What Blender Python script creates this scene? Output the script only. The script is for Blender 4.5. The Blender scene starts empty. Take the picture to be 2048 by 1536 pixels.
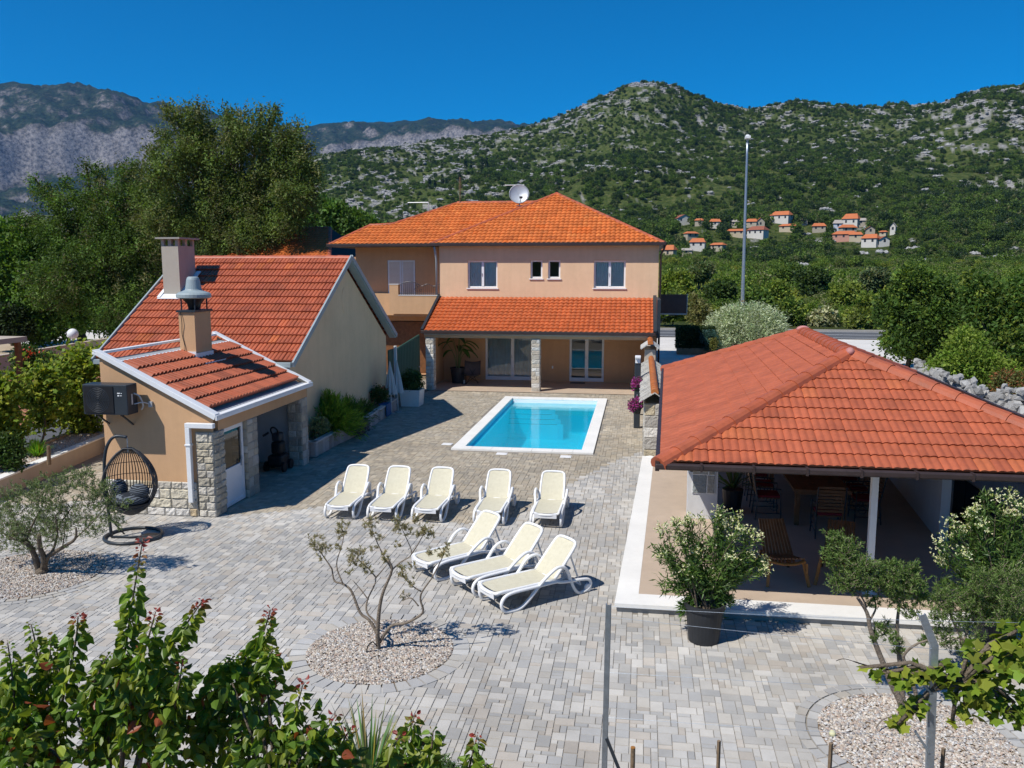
import bpy, math, random
import numpy as np
from mathutils import Vector, Matrix
random.seed(7); RNG = np.random.default_rng(11)
SC = bpy.context.scene; COL = SC.collection
R = math.radians; PI = math.pi
def V(*a): return Vector(a)
# ---------------------------------------------------------------- camera
CH = 5.2; PITCH = R(7.9035); YAW = R(8.5815); FP = 1700.0
cd = bpy.data.cameras.new('camera'); cam = bpy.data.objects.new('camera', cd); COL.objects.link(cam)
cam.location = (0, 0, CH); cam.rotation_euler = (R(90)-PITCH, 0, YAW)
cd.sensor_width = 36; cd.lens = FP/2048*36; cd.clip_start = .1; cd.clip_end = 20000
SC.camera = cam
def ray(x, y):
    u = (x-1024)/FP; v = (768-y)/FP
    fy = math.cos(PITCH)+v*math.sin(PITCH); fz = -math.sin(PITCH)+v*math.cos(PITCH)
    return V(u*math.cos(YAW)-fy*math.sin(YAW), u*math.sin(YAW)+fy*math.cos(YAW), fz)
def G(x, y, z=0.0):
    r = ray(x, y); t = (z-CH)/r.z; return V(r.x*t, r.y*t, z)
def AY(x, y, Y):
    r = ray(x, y); t = Y/r.y; return V(r.x*t, Y, CH+r.z*t)
# ---------------------------------------------------------------- mesh builder
def vec(p): return p if isinstance(p, Vector) else Vector(p)
def wloc(o):
    l = V(0, 0, 0)
    while o is not None: l = l+o.location; o = o.parent
    return l
def link(me, name, mat, parent, smooth, world, bevel):
    o = bpy.data.objects.new(name, me); COL.objects.link(o)
    if parent is not None: o.parent = parent
    if mat is not None:
        for m in (mat if isinstance(mat, (list, tuple)) else [mat]): me.materials.append(m)
    if smooth: me.polygons.foreach_set('use_smooth', [True]*len(me.polygons))
    if bevel:
        b = o.modifiers.new('bevel', 'BEVEL'); b.width = bevel; b.segments = 2; b.limit_method = 'ANGLE'; b.angle_limit = R(40)
    return o
class MB:
    def __init__(s): s.v = []; s.f = []; s.c = []; s.col = (1, 1, 1); s.M = None
    def add(s, vs, fs, col=None):
        n = len(s.v)
        if s.M is not None: vs = [s.M @ vec(p) for p in vs]
        s.v.extend([tuple(p) for p in vs]); s.f.extend([tuple(i+n for i in f) for f in fs]); s.c.extend([col or s.col]*len(fs))
    def quad(s, a, b, c, d, col=None): s.add([a, b, c, d], [(0, 1, 2, 3)], col)
    def poly(s, ps, col=None): s.add(ps, [tuple(range(len(ps)))], col)
    def box(s, x0, x1, y0, y1, z0, z1, col=None, rz=0, at=None):
        vs = [(x, y, z) for z in (z0, z1) for y in (y0, y1) for x in (x0, x1)]
        if rz:
            c, q = math.cos(rz), math.sin(rz); cx, cy = at if at else ((x0+x1)/2, (y0+y1)/2)
            vs = [(cx+(x-cx)*c-(y-cy)*q, cy+(x-cx)*q+(y-cy)*c, z) for x, y, z in vs]
        s.add(vs, [(0, 2, 3, 1), (4, 5, 7, 6), (0, 1, 5, 4), (2, 6, 7, 3), (0, 4, 6, 2), (1, 3, 7, 5)], col)
    def beam(s, a, b, w, h, up=None, col=None):      # rectangular bar from a to b
        a, b = vec(a), vec(b); d = (b-a).normalized(); up = vec(up) if up else (V(0, 0, 1) if abs(d.z) < .95 else V(0, 1, 0))
        x = d.cross(up).normalized(); u = x.cross(d).normalized()
        vs = [p+x*(i*w/2)+u*(j*h/2) for p in (a, b) for i, j in ((-1, -1), (1, -1), (1, 1), (-1, 1))]
        s.add(vs, [(0, 1, 2, 3), (7, 6, 5, 4), (0, 4, 5, 1), (1, 5, 6, 2), (2, 6, 7, 3), (3, 7, 4, 0)], col)
    def tube(s, pts, r, n=8, flat=1.0, closed=False, col=None, up=None, caps=True):
        pts = [vec(p) for p in pts]; m = len(pts); rs = r if isinstance(r, (list, tuple)) else [r]*m
        vs = []; prev = None
        for i, p in enumerate(pts):
            if closed: d = pts[(i+1) % m]-pts[i-1]
            else: d = pts[min(i+1, m-1)]-pts[max(i-1, 0)]
            d = d.normalized() if d.length > 1e-9 else V(0, 0, 1)
            if up is not None: x = d.cross(vec(up))
            elif prev is None: x = d.cross(V(0, 0, 1)) if abs(d.z) < .9 else d.cross(V(0, 1, 0))
            else: x = prev-d*prev.dot(d)
            x = x.normalized() if x.length > 1e-9 else V(1, 0, 0); prev = x; y = d.cross(x)
            for k in range(n):
                a = 2*PI*k/n; vs.append(p+x*(math.cos(a)*rs[i])+y*(math.sin(a)*rs[i]*flat))
        fs = []
        for i in range(m if closed else m-1):
            j = (i+1) % m
            for k in range(n): fs.append((i*n+k, i*n+(k+1) % n, j*n+(k+1) % n, j*n+k))
        if caps and not closed: fs.append(tuple(range(n))[::-1]); fs.append(tuple((m-1)*n+k for k in range(n)))
        s.add(vs, fs, col)
    def lathe(s, prof, c=(0, 0, 0), n=20, col=None, axis='z'):
        c = vec(c); vs = []
        for r, h in prof:
            for k in range(n):
                a = 2*PI*k/n
                o = V(r*math.cos(a), r*math.sin(a), h) if axis == 'z' else V(r*math.cos(a), h, r*math.sin(a))
                vs.append(c+o)
        fs = [(i*n+k, i*n+(k+1) % n, (i+1)*n+(k+1) % n, (i+1)*n+k) for i in range(len(prof)-1) for k in range(n)]
        s.add(vs, fs, col)
    def ball(s, c, r, n=10, sc=(1, 1, 1), col=None):
        c = vec(c); m = n//2+1
        vs = [c+V(r*sc[0]*math.sin(PI*i/m)*math.cos(2*PI*k/n), r*sc[1]*math.sin(PI*i/m)*math.sin(2*PI*k/n), r*sc[2]*math.cos(PI*i/m)) for i in range(m+1) for k in range(n)]
        s.add(vs, [(i*n+k, (i+1)*n+k, (i+1)*n+(k+1) % n, i*n+(k+1) % n) for i in range(m) for k in range(n)], col)
    def build(s, name, mat, parent=None, smooth=False, world=True, bevel=0):
        me = bpy.data.meshes.new(name); vs = s.v
        if parent is not None and world:
            l = wloc(parent); vs = [(x-l.x, y-l.y, z-l.z) for x, y, z in vs]
        me.from_pydata(vs, [], s.f)
        if any(c != (1, 1, 1) for c in s.c):
            at = me.color_attributes.new('Col', 'FLOAT_COLOR', 'CORNER')
            arr = np.repeat(np.array([tuple(c)+(1,) for c in s.c], dtype=np.float32), [len(f) for f in s.f], axis=0)
            at.data.foreach_set('color', arr.ravel())
        me.update()
        return link(me, name, mat, parent, smooth, world, bevel)
def npmesh(name, P, F, cols, mat, parent=None, smooth=False, world=True):
    """P (n,3), F (m,k) faces, cols (m,3) or None"""
    P = np.asarray(P, dtype=np.float64)
    if parent is not None and world: P = P-np.array(wloc(parent))
    me = bpy.data.meshes.new(name); n, (m, k) = len(P), F.shape
    me.vertices.add(n); me.vertices.foreach_set('co', P.astype(np.float32).ravel())
    me.loops.add(m*k); me.loops.foreach_set('vertex_index', F.astype(np.int32).ravel())
    me.polygons.add(m); me.polygons.foreach_set('loop_start', np.arange(0, m*k, k, dtype=np.int32))
    me.update(calc_edges=True)
    if not smooth: me.shade_flat()
    if cols is not None:
        at = me.color_attributes.new('Col', 'FLOAT_COLOR', 'CORNER')
        arr = np.ones((m, k, 4), dtype=np.float32); arr[:, :, :3] = np.asarray(cols)[:, None, :]
        at.data.foreach_set('color', arr.ravel())
    return link(me, name, mat, parent, smooth, world, 0)
def tag(o, label=None, cat=None, group=None, kind=None):
    if label: o['label'] = label
    if cat: o['category'] = cat
    if group: o['group'] = group
    if kind: o['kind'] = kind
    return o
def thing(name, label, cat, loc=(0, 0, 0), rz=0, group=None):
    o = bpy.data.objects.new(name, None); COL.objects.link(o); o.location = loc; o.rotation_euler = (0, 0, rz); o.empty_display_size = .3
    return tag(o, label, cat, group)
def dup(root, loc, rz=0, label=None, scale=None):
    def rec(o, par):
        c = o.copy(); COL.objects.link(c); c.parent = par
        for ch in list(o.children): rec(ch, c)
        return c
    r = rec(root, None); r.location = loc; r.rotation_euler = (0, 0, rz)
    if label: r['label'] = label
    if scale: r.scale = (scale,)*3
    return r
def cat_rom(pts, k=6, closed=False):
    pts = [vec(p) for p in pts]; m = len(pts); out = []
    for i in range(m if closed else m-1):
        g = (lambda j: pts[j % m]) if closed else (lambda j: pts[min(max(j, 0), m-1)])
        a, b, c, d = g(i-1), g(i), g(i+1), g(i+2)
        for q in range(k):
            t = q/k; out.append(.5*((2*b)+(c-a)*t+(2*a-5*b+4*c-d)*t*t+(3*b-a-3*c+d)*t**3))
    if not closed: out.append(pts[-1])
    return out
# ---------------------------------------------------------------- materials
class NT:
    def __init__(s, name):
        s.m = bpy.data.materials.new(name); s.m.use_nodes = True; s.t = s.m.node_tree; s.t.nodes.clear()
        s.out = s.n('ShaderNodeOutputMaterial')
    def n(s, ty, **kw):
        x = s.t.nodes.new(ty)
        for k, v in kw.items(): setattr(x, k, v)
        return x
    def l(s, a, b): s.t.links.new(a, b)
    def co(s, kind='Object'):
        return s.n('ShaderNodeTexCoord').outputs[kind]
    def noise(s, scale, detail=4, vecin=None, rough=.55, dist=0):
        x = s.n('ShaderNodeTexNoise'); x.inputs['Scale'].default_value = scale; x.inputs['Detail'].default_value = detail
        x.inputs['Roughness'].default_value = rough; x.inputs['Distortion'].default_value = dist
        if vecin is not None: s.l(vecin, x.inputs['Vector'])
        return x.outputs['Fac']
    def ramp(s, fac, stops):
        x = s.n('ShaderNodeValToRGB'); e = x.color_ramp.elements
        e[0].position, e[0].color = stops[0][0], tuple(stops[0][1])+(1,); e[1].position, e[1].color = stops[-1][0], tuple(stops[-1][1])+(1,)
        for p, c in stops[1:-1]: q = e.new(p); q.color = tuple(c)+(1,)
        s.l(fac, x.inputs['Fac']); return x.outputs['Color']
    def mix(s, a, b, fac, mode='MIX'):
        x = s.n('ShaderNodeMix', data_type='RGBA', blend_type=mode)
        for sock, v in ((x.inputs[0], fac), (x.inputs[6], a), (x.inputs[7], b)):
            if hasattr(v, 'is_output') or isinstance(v, bpy.types.NodeSocket): s.l(v, sock)
            elif isinstance(v, (int, float)): sock.default_value = v
            else: sock.default_value = tuple(v)+(1,)
        return x.outputs[2]
    def math(s, op, a, b=0.0, c=None):
        x = s.n('ShaderNodeMath', operation=op)
        for i, v in enumerate((a, b) if c is None else (a, b, c)):
            if isinstance(v, bpy.types.NodeSocket): s.l(v, x.inputs[i])
            else: x.inputs[i].default_value = v
        return x.outputs[0]
    def bump(s, h, strength=.3, dist=.02):
        x = s.n('ShaderNodeBump'); x.inputs['Strength'].default_value = strength; x.inputs['Distance'].default_value = dist
        s.l(h, x.inputs['Height']); return x.outputs['Normal']
    def bsdf(s, col, rough=.7, metal=0, spec=.5, normal=None, **kw):
        b = s.n('ShaderNodeBsdfPrincipled')
        for k, v in (('Base Color', col), ('Roughness', rough), ('Metallic', metal), ('Specular IOR Level', spec)):
            if isinstance(v, bpy.types.NodeSocket): s.l(v, b.inputs[k])
            elif isinstance(v, (tuple, list)): b.inputs[k].default_value = tuple(v)+(1,)
            else: b.inputs[k].default_value = v
        if normal is not None: s.l(normal, b.inputs['Normal'])
        for k, v in kw.items(): b.inputs[k].default_value = v
        return b.outputs[0]
    def attr(s, name='Col'): return s.n('ShaderNodeAttribute', attribute_name=name)
    def fin(s, sh): s.l(sh, s.out.inputs['Surface']); return s.m
def surf(name, col, rough=.7, var=.12, scale=3, bump=.1, bscale=60, bdist=.01, metal=0, spec=.4, attr=False, stain=None, big=None):
    t = NT(name); co = t.co()
    f = t.noise(scale, 6, co, .6); f2 = t.noise(scale*9, 3, co)
    c = t.attr().outputs['Color'] if attr else None
    lo = tuple(x*(1-var) for x in col); hi = tuple(min(1, x*(1+var)) for x in col)
    base = t.ramp(f, [(.3, lo), (.7, hi)])
    base = t.mix(base, t.ramp(f2, [(.3, (1-var*.6,)*3), (.7, (1,)*3)]), 1.0, 'MULTIPLY')
    if c is not None: base = t.mix(base, c, 1.0, 'MULTIPLY')
    if stain:
        sf = t.ramp(t.noise(stain[1], 5, co, .65, .5), [(stain[2], (0, 0, 0)), (min(1, stain[2]+.2), (1, 1, 1))])
        base = t.mix(base, stain[0], t.math('MULTIPLY', sf, stain[3]))
    if big == 'streak':
        mp = t.n('ShaderNodeMapping'); mp.inputs['Scale'].default_value = (2.6, 2.6, .22); t.l(co, mp.inputs['Vector'])
        base = t.mix(base, t.ramp(t.noise(1.6, 5, mp.outputs[0], .65), [(.34, (.955, .95, .94)), (.58, (1, 1, 1))]), 1.0, 'MULTIPLY')
    elif big: base = t.mix(base, t.ramp(t.noise(.35, 4, co, .6), [(.35, (.86, .85, .84)), (.65, (1.04, 1.04, 1.04))]), 1.0, 'MULTIPLY')
    nb = t.bump(t.noise(bscale, 4, co), bump, bdist) if bump else None
    rv = t.math('MULTIPLY_ADD', f2, .2, rough-.1)
    return t.fin(t.bsdf(base, rv, metal, spec, nb))
def leafmat(name, tint=(1, 1, 1), rough=.55, trans=.33, spec=.2):
    t = NT(name); c = t.attr().outputs['Color']; c = t.mix(c, tuple(1.75*q for q in tint), 1.0, 'MULTIPLY')
    b = t.bsdf(c, rough, 0, spec)
    tr = t.n('ShaderNodeBsdfTranslucent'); t.l(t.mix(c, (1.25, 1.3, .5), 1.0, 'MULTIPLY'), tr.inputs['Color'])
    mx = t.n('ShaderNodeMixShader'); mx.inputs[0].default_value = trans; t.l(b, mx.inputs[1]); t.l(tr.outputs[0], mx.inputs[2])
    return t.fin(mx.outputs[0])
def glassmat(name, tint=(.75, .8, .8), ior=1.7, rough=.01):
    t = NT(name); fr = t.n('ShaderNodeFresnel'); fr.inputs['IOR'].default_value = ior
    tr = t.n('ShaderNodeBsdfTransparent'); tr.inputs['Color'].default_value = tuple(tint)+(1,)
    gl = t.n('ShaderNodeBsdfGlossy'); gl.inputs['Roughness'].default_value = rough
    mx = t.n('ShaderNodeMixShader'); t.l(fr.outputs[0], mx.inputs[0]); t.l(tr.outputs[0], mx.inputs[1]); t.l(gl.outputs[0], mx.inputs[2])
    return t.fin(mx.outputs[0])
def stuccomat(name, col, var=.07): return surf(name, col, .9, var, .7, .35, 90, .008, 0, .2, stain=((col[0]*.8, col[1]*.78, col[2]*.75), .9, .6, .35), big='streak')
M = {}
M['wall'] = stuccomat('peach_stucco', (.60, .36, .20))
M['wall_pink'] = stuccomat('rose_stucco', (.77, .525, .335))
M['wall_beige'] = stuccomat('sand_stucco', (.80, .56, .34))
M['wall_shed'] = stuccomat('apricot_stucco', (.60, .37, .205))
M['wall_white'] = stuccomat('white_stucco', (.62, .62, .62))
M['wall_grey'] = stuccomat('grey_render', (.46, .42, .36))
M['wall_pale'] = stuccomat('pale_render', (.47, .40, .33))
M['tile'] = surf('clay_tile', (.42, .108, .048), .5, .18, 2.5, .25, 40, .006, 0, .4, attr=True, stain=((.20, .10, .06), 2.2, .58, .42))
M['tile_orange'] = surf('orange_clay_tile', (.58, .155, .036), .62, .16, 1.8, .25, 40, .006, 0, .25, attr=True, stain=((.24, .12, .05), 1.7, .58, .45))
M['tile_gloss'] = surf('glazed_clay_tile', (.50, .11, .032), .34, .14, 2.0, .2, 30, .006, 0, .5, attr=True)
M['white'] = surf('white_paint', (.78, .79, .80), .45, .04, 2, .05, 50)
M['plastic'] = surf('white_resin', (.80, .80, .80), .35, .03, 3, 0)
M['whitestone'] = surf('white_stone_slab', (.78, .765, .73), .6, .06, 1.2, .15, 30)
M['greymetal'] = surf('zinc_sheet', (.50, .53, .56), .45, .08, 3, .08, 30, metal=.3)
M['bluegrey'] = surf('bluegrey_paint', (.30, .36, .38), .5, .08, 3, .08, 30)
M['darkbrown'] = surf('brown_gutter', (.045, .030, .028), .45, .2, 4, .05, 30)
M['anth'] = surf('anthracite_metal', (.028, .036, .045), .4, .1, 4, .03, 30)
M['wicker'] = surf('charcoal_wicker', (.035, .037, .042), .55, .2, 30, .3, 200)
M['stone'] = surf('limestone_block', (1, 1, 1), .9, .16, 9, .9, 22, .03, 0, .2, attr=True, stain=((.34, .25, .13), 3.5, .66, .4))
M['paver'] = surf('concrete_paver', (1, 1, 1), .85, .12, 5, .35, 60, .006, 0, .25, attr=True, stain=((.30, .28, .25), .45, .54, .38), big=True)
M['joint'] = surf('joint_sand', (.25, .225, .19), .95, .2, 6, .2, 60)
M['gravel'] = surf('river_gravel', (1, 1, 1), .8, .12, 20, .2, 80, attr=True)
M['terrace'] = surf('terrace_tile', (.50, .395, .30), .55, .08, 2.2, .05, 30)
M['concrete'] = surf('concrete', (.36, .34, .31), .9, .14, 2, .3, 40)
M['asphalt'] = surf('asphalt', (.095, .098, .105), .9, .15, 1.2, .3, 60)
M['paint'] = surf('road_paint', (.75, .75, .74), .6, .08, 3, .1, 60)
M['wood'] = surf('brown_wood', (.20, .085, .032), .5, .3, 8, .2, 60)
M['woodlight'] = surf('honey_wood', (.38, .17, .04), .5, .25, 8, .2, 60)
M['bark'] = surf('bark', (.16, .125, .09), .95, .3, 12, .8, 40, .03)
M['barkgrey'] = surf('grey_bark', (.23, .185, .14), .95, .25, 12, .8, 40, .03)
M['stake'] = surf('weathered_stake', (.20, .14, .085), .9, .25, 12, .5, 50)
M['galv'] = surf('galvanised_steel', (.42, .47, .52), .4, .18, 14, .1, 40, metal=.75)
M['soil'] = surf('dry_soil', (.24, .17, .11), .95, .3, 2, .5, 20, .03)
M['leaf'] = leafmat('foliage')
M['leafgloss'] = leafmat('glossy_foliage', rough=.42, trans=.4, spec=.4)
M['petal'] = leafmat('petals', (.6, .6, .6), rough=.6, trans=.3)
M['glass'] = glassmat('window_glass', (.95, .97, .97), 1.5)
M['parasol'] = surf('grey_canvas', (.50, .50, .49), .9, .1, 3, .1, 30)
M['doorglass'] = glassmat('door_glass', (.75, .8, .8), 2.0)
M['curtain'] = surf('curtain_cloth', (.78, .77, .74), .9, .1, 3, .1, 30)
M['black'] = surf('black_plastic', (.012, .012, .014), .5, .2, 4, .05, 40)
M['pot'] = surf('dark_pot', (.022, .024, .028), .55, .2, 4, .05, 40)
M['green'] = surf('green_sheet', (.012, .075, .055), .55, .15, 3, .05, 30)
M['redfab'] = surf('red_cushion', (.20, .012, .02), .85, .15, 10, .2, 200)
M['blue'] = surf('blue_cover', (.012, .10, .25), .5, .15, 3, .1, 30)
M['cream'] = None
def mesh_fabric():
    t = NT('cream_mesh_fabric'); co = t.co(); w = t.n('ShaderNodeTexWave', wave_type='BANDS', bands_direction='X'); w.inputs['Scale'].default_value = 40
    t.l(co, w.inputs['Vector']); w2 = t.n('ShaderNodeTexWave', wave_type='BANDS', bands_direction='Y'); w2.inputs['Scale'].default_value = 40; t.l(co, w2.inputs['Vector'])
    f = t.math('MULTIPLY', w.outputs['Fac'], w2.outputs['Fac'])
    f = t.math('MULTIPLY_ADD', f, .5, t.math('MULTIPLY', t.noise(14, 3, co), .6))
    c = t.ramp(f, [(.1, (.50, .46, .34)), (.75, (.66, .62, .48))])
    return t.fin(t.bsdf(c, .8, 0, .2, t.bump(f, .2, .003)))
M['cream'] = mesh_fabric()
# ---------------------------------------------------------------- numpy value noise
_T = RNG.random((256, 256))
def vnoise(x, y):
    xi = np.floor(x).astype(int); yi = np.floor(y).astype(int); fx = x-xi; fy = y-yi
    fx = fx*fx*(3-2*fx); fy = fy*fy*(3-2*fy); g = lambda a, b: _T[a & 255, b & 255]
    return (g(xi, yi)*(1-fx)+g(xi+1, yi)*fx)*(1-fy)+(g(xi, yi+1)*(1-fx)+g(xi+1, yi+1)*fx)*fy
def fbm(x, y, o=5, g=.5):
    x = np.asarray(x, float); y = np.asarray(y, float); s = 0; a = 1; n = 0
    for i in range(o): s = s+a*vnoise(x+17.3*i, y+9.1*i); n += a; a *= g; x = x*2.03; y = y*2.03
    return s/n
# ---------------------------------------------------------------- foliage
def rand_dirs(n):
    d = RNG.normal(size=(n, 3)); return d/np.linalg.norm(d, axis=1)[:, None]
def leaves(name, P, D, L, W, cols, mat, parent=None, world=True, fold=.15, six=False):
    n = len(P); L = np.broadcast_to(np.asarray(L, float), (n,))[:, None]; W = np.broadcast_to(np.asarray(W, float), (n,))[:, None]
    D = D/np.maximum(np.linalg.norm(D, axis=1), 1e-6)[:, None]
    q = rand_dirs(n)*.9+np.array([0, 0, .35]); S = np.cross(D, q); S /= np.maximum(np.linalg.norm(S, axis=1), 1e-6)[:, None]; N = np.cross(S, D)
    if not six:
        V4 = np.stack([P, P+D*L*.45+S*W*.5+N*L*fold*.4, P+D*L, P+D*L*.45-S*W*.5+N*L*fold*.4], 1).reshape(-1, 3)
        F = np.arange(4*n).reshape(n, 4); C = cols
    else:
        Tip = P+D*L-N*L*.30
        q_ = [(.14, .34, fold*.7), (.42, .50, fold), (.74, .34, fold*.2)]
        Lf = [P+D*L*a+S*W*b+N*L*c for a, b, c in q_]; Rt = [P+D*L*a-S*W*b+N*L*c for a, b, c in q_[::-1]]
        V8 = np.stack([P]+Lf+[Tip]+Rt, 1).reshape(-1, 3)
        b = np.arange(n)[:, None]*8; F = np.concatenate([b+np.array([[0, 1, 2, 3, 4]]), b+np.array([[0, 4, 5, 6, 7]])], 0); C = np.concatenate([cols, cols], 0); V4 = V8
    return npmesh(name, V4, F, C, mat, parent, False, world)
def colvar(n, base, var=.2, alt=None, pa=.15, seed=None):
    c = np.array(base)[None, :]*(1+var*(RNG.random((n, 1))*2-1)); c = c*(1+.08*(RNG.random((n, 3))*2-1))
    if alt is not None:
        m = RNG.random(n) < pa; c[m] = np.array(alt)*(1+var*(RNG.random((m.sum(), 1))*2-1))
    return np.clip(c, 0.002, 1)
def crown(name, blobs, nleaf, L, col, parent, mat=None, clump=.5, per=40, alt=None, pa=.2, asp=.5, droop=0., var=.35, hollow=.45, tall=1.0):
    """blobs: (x,y,z,rx,ry,rz). Leaves in clumps spread through each blob's volume, denser outward."""
    vol = np.array([b[3]*b[4]*b[5] for b in blobs])**.75; vol = vol/vol.sum(); Ps = []; Ds = []; Cs = []
    for b, w in zip(blobs, vol):
        nc = max(3, int(nleaf*w/per)); d = rand_dirs(nc); rr = hollow+(1-hollow)*RNG.random(nc)**.6
        rr *= .82+.36*RNG.random(nc); c = np.array(b[:3])+d*rr[:, None]*np.array(b[3:6])
        cb = colvar(nc, col, var, alt, pa)
        idx = np.repeat(np.arange(nc), per); off = RNG.normal(size=(len(idx), 3))*clump*.42*np.array([1, 1, tall]); off[:, 2] -= droop*np.abs(RNG.normal(size=len(idx)))
        Ps.append(c[idx]+off); dd = rand_dirs(len(idx))+d[idx]*.5+np.array([0, 0, -droop*1.5]); Ds.append(dd)
        Cs.append(np.clip(cb[idx]*(1+.22*(RNG.random((len(idx), 1))*2-1)), .002, 1))
    P = np.concatenate(Ps); D = np.concatenate(Ds); C = np.concatenate(Cs); n = len(P)
    Lr = L*(.7+.6*RNG.random(n))
    return leaves(name, P, D, Lr, Lr*asp, C, mat or M['leaf'], parent)
def limbs(name, base, blobs, r, parent, mat=None, fork=.35, twigs=2):
    mb = MB(); base = vec(base); top = V(*[sum(b[i] for b in blobs)/len(blobs) for i in range(3)])
    fk = base.lerp(V(base.x*.7+top.x*.3, base.y*.7+top.y*.3, top.z), fork)
    mb.tube(cat_rom([base-V(0, 0, .1), base.lerp(fk, .5)+V(random.uniform(-.1, .1), random.uniform(-.1, .1), 0), fk], 4), [r*1.25]+[r*(1.1-.04*i) for i in range(8)], 9)
    for b in blobs:
        c = V(*b[:3]); m = fk.lerp(c, .5)+V(random.uniform(-1, 1), random.uniform(-1, 1), random.uniform(-.3, .6))*b[3]*.25
        pts = cat_rom([fk-V(0, 0, .15), m, c], 4); k = len(pts); mb.tube(pts, [max(.012, r*.6*(1-.8*i/k)) for i in range(k)], 6)
        for _ in range(twigs):
            e = c+V(*(rand_dirs(1)[0]))*b[3]*.75; s0 = pts[random.randint(k//2, k-1)]
            mb.tube([s0, s0.lerp(e, .5)+V(0, 0, .1*b[5]), e], [max(.01, r*.18), max(.008, r*.12), max(.005, r*.04)], 5, caps=False)
    return mb.build(name, mat or M['bark'], parent, smooth=True)
def tree(name, label, cat, base, blobs, nleaf, L, col, r=.15, group=None, mat=None, bark=None, **kw):
    t = thing(name, label, cat, base, 0, group)
    crown('crown', blobs, nleaf, L, col, t, mat, **kw); limbs('trunk', base, blobs, r, t, bark)
    return t
def blobs_in(c, R3, n, rad, seed=0, flat=.8):
    rs = random.Random(seed); out = []
    for i in range(n):
        a = rs.uniform(0, 2*PI); u = rs.uniform(.15, .8); h = rs.uniform(-.75, .8)
        k = math.sqrt(max(.1, 1-h*h*.8)); r = rad*rs.uniform(.7, 1.2)
        out.append((c[0]+R3[0]*u*k*math.cos(a), c[1]+R3[1]*u*k*math.sin(a), c[2]+R3[2]*h, r, r, r*flat))
    return out
# ================================================================ sky and sun
SUN_AZ = 44.0; SUN_EL = 53.0            # light travels towards +X and +Y
w = bpy.data.worlds.new('World'); SC.world = w; w.use_nodes = True; nt = w.node_tree; nt.nodes.clear()
wo = nt.nodes.new('ShaderNodeOutputWorld'); bg = nt.nodes.new('ShaderNodeBackground'); sk = nt.nodes.new('ShaderNodeTexSky')
sk.sky_type = 'NISHITA'; sk.sun_disc = False; sk.sun_elevation = R(SUN_EL); sk.sun_rotation = R(180+SUN_AZ)
sk.air_density = 1.0; sk.dust_density = 0.0; sk.ozone_density = 7.0; sk.altitude = 2500
hs = nt.nodes.new('ShaderNodeHueSaturation'); hs.inputs['Saturation'].default_value = 1.75; hs.inputs['Hue'].default_value = .488
nt.links.new(sk.outputs[0], hs.inputs['Color']); tn = nt.nodes.new('ShaderNodeMix'); tn.data_type = 'RGBA'; tn.blend_type = 'MULTIPLY'; tn.inputs[0].default_value = 1; tn.inputs[7].default_value = (.20, .97, 1.10, 1); nt.links.new(hs.outputs[0], tn.inputs[6]); nt.links.new(tn.outputs[2], bg.inputs[0]); bg.inputs[1].default_value = .10
nt.links.new(bg.outputs[0], wo.inputs[0])
sl = bpy.data.lights.new('sun', 'SUN'); sl.energy = 4.7; sl.angle = R(.55); sl.color = (1, .955, .88)
so = bpy.data.objects.new('sun', sl); COL.objects.link(so)
sd = V(math.sin(R(SUN_AZ))*math.cos(R(SUN_EL)), math.cos(R(SUN_AZ))*math.cos(R(SUN_EL)), -math.sin(R(SUN_EL)))
so.rotation_euler = sd.to_track_quat('-Z', 'Y').to_euler(); so.location = (-20, -20, 40)
SC.view_settings.view_transform = 'Standard'; SC.view_settings.look = 'None'; SC.view_settings.exposure = .16; SC.view_settings.gamma = 1
# ================================================================ terrain
NA = np.array([-180, -60, -45, -33, -27, -21.6, -19.1, -12.6, -8, -4.5, -2.6, -1, .9, 2.0, 2.8, 4, 6.6, 9.5, 11.5, 13.8, 15.5, 17.3, 19.4, 21.5, 30, 60, 180.])
NE = np.array([1, 1.5, 2.5, 3.2, 5.0, 6.68, 7.36, 8.25, 8.8, 9.94, 10.75, 11.35, 11.45, 11.2, 10.66, 10.2, 9.62, 9.8, 9.55, 9.37, 9.4, 9.35, 9.95, 9.9, 10.2, 6, 2])
FA = np.array([-180, -60, -45, -38.7, -36, -33.5, -30.9, -26, -22, -18, -14, -11, -7.9, 0, 30, 60, 180.])
FE = np.array([4, 7.6, 9.0, 9.6, 9.7, 9.45, 8.95, 8.75, 8.85, 9.2, 9.45, 9.25, 9.1, 8.3, 7.5, 6, 4])
FD = np.array([5200, 5200, 5200, 5200, 5200, 5200, 5200, 5400, 5900, 6100, 6100, 6100, 6100, 6100, 6100, 6100, 6100.])
def sstep(a, b, x):
    t = np.clip((x-a)/(b-a), 0, 1); return t*t*(3-2*t)
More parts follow.
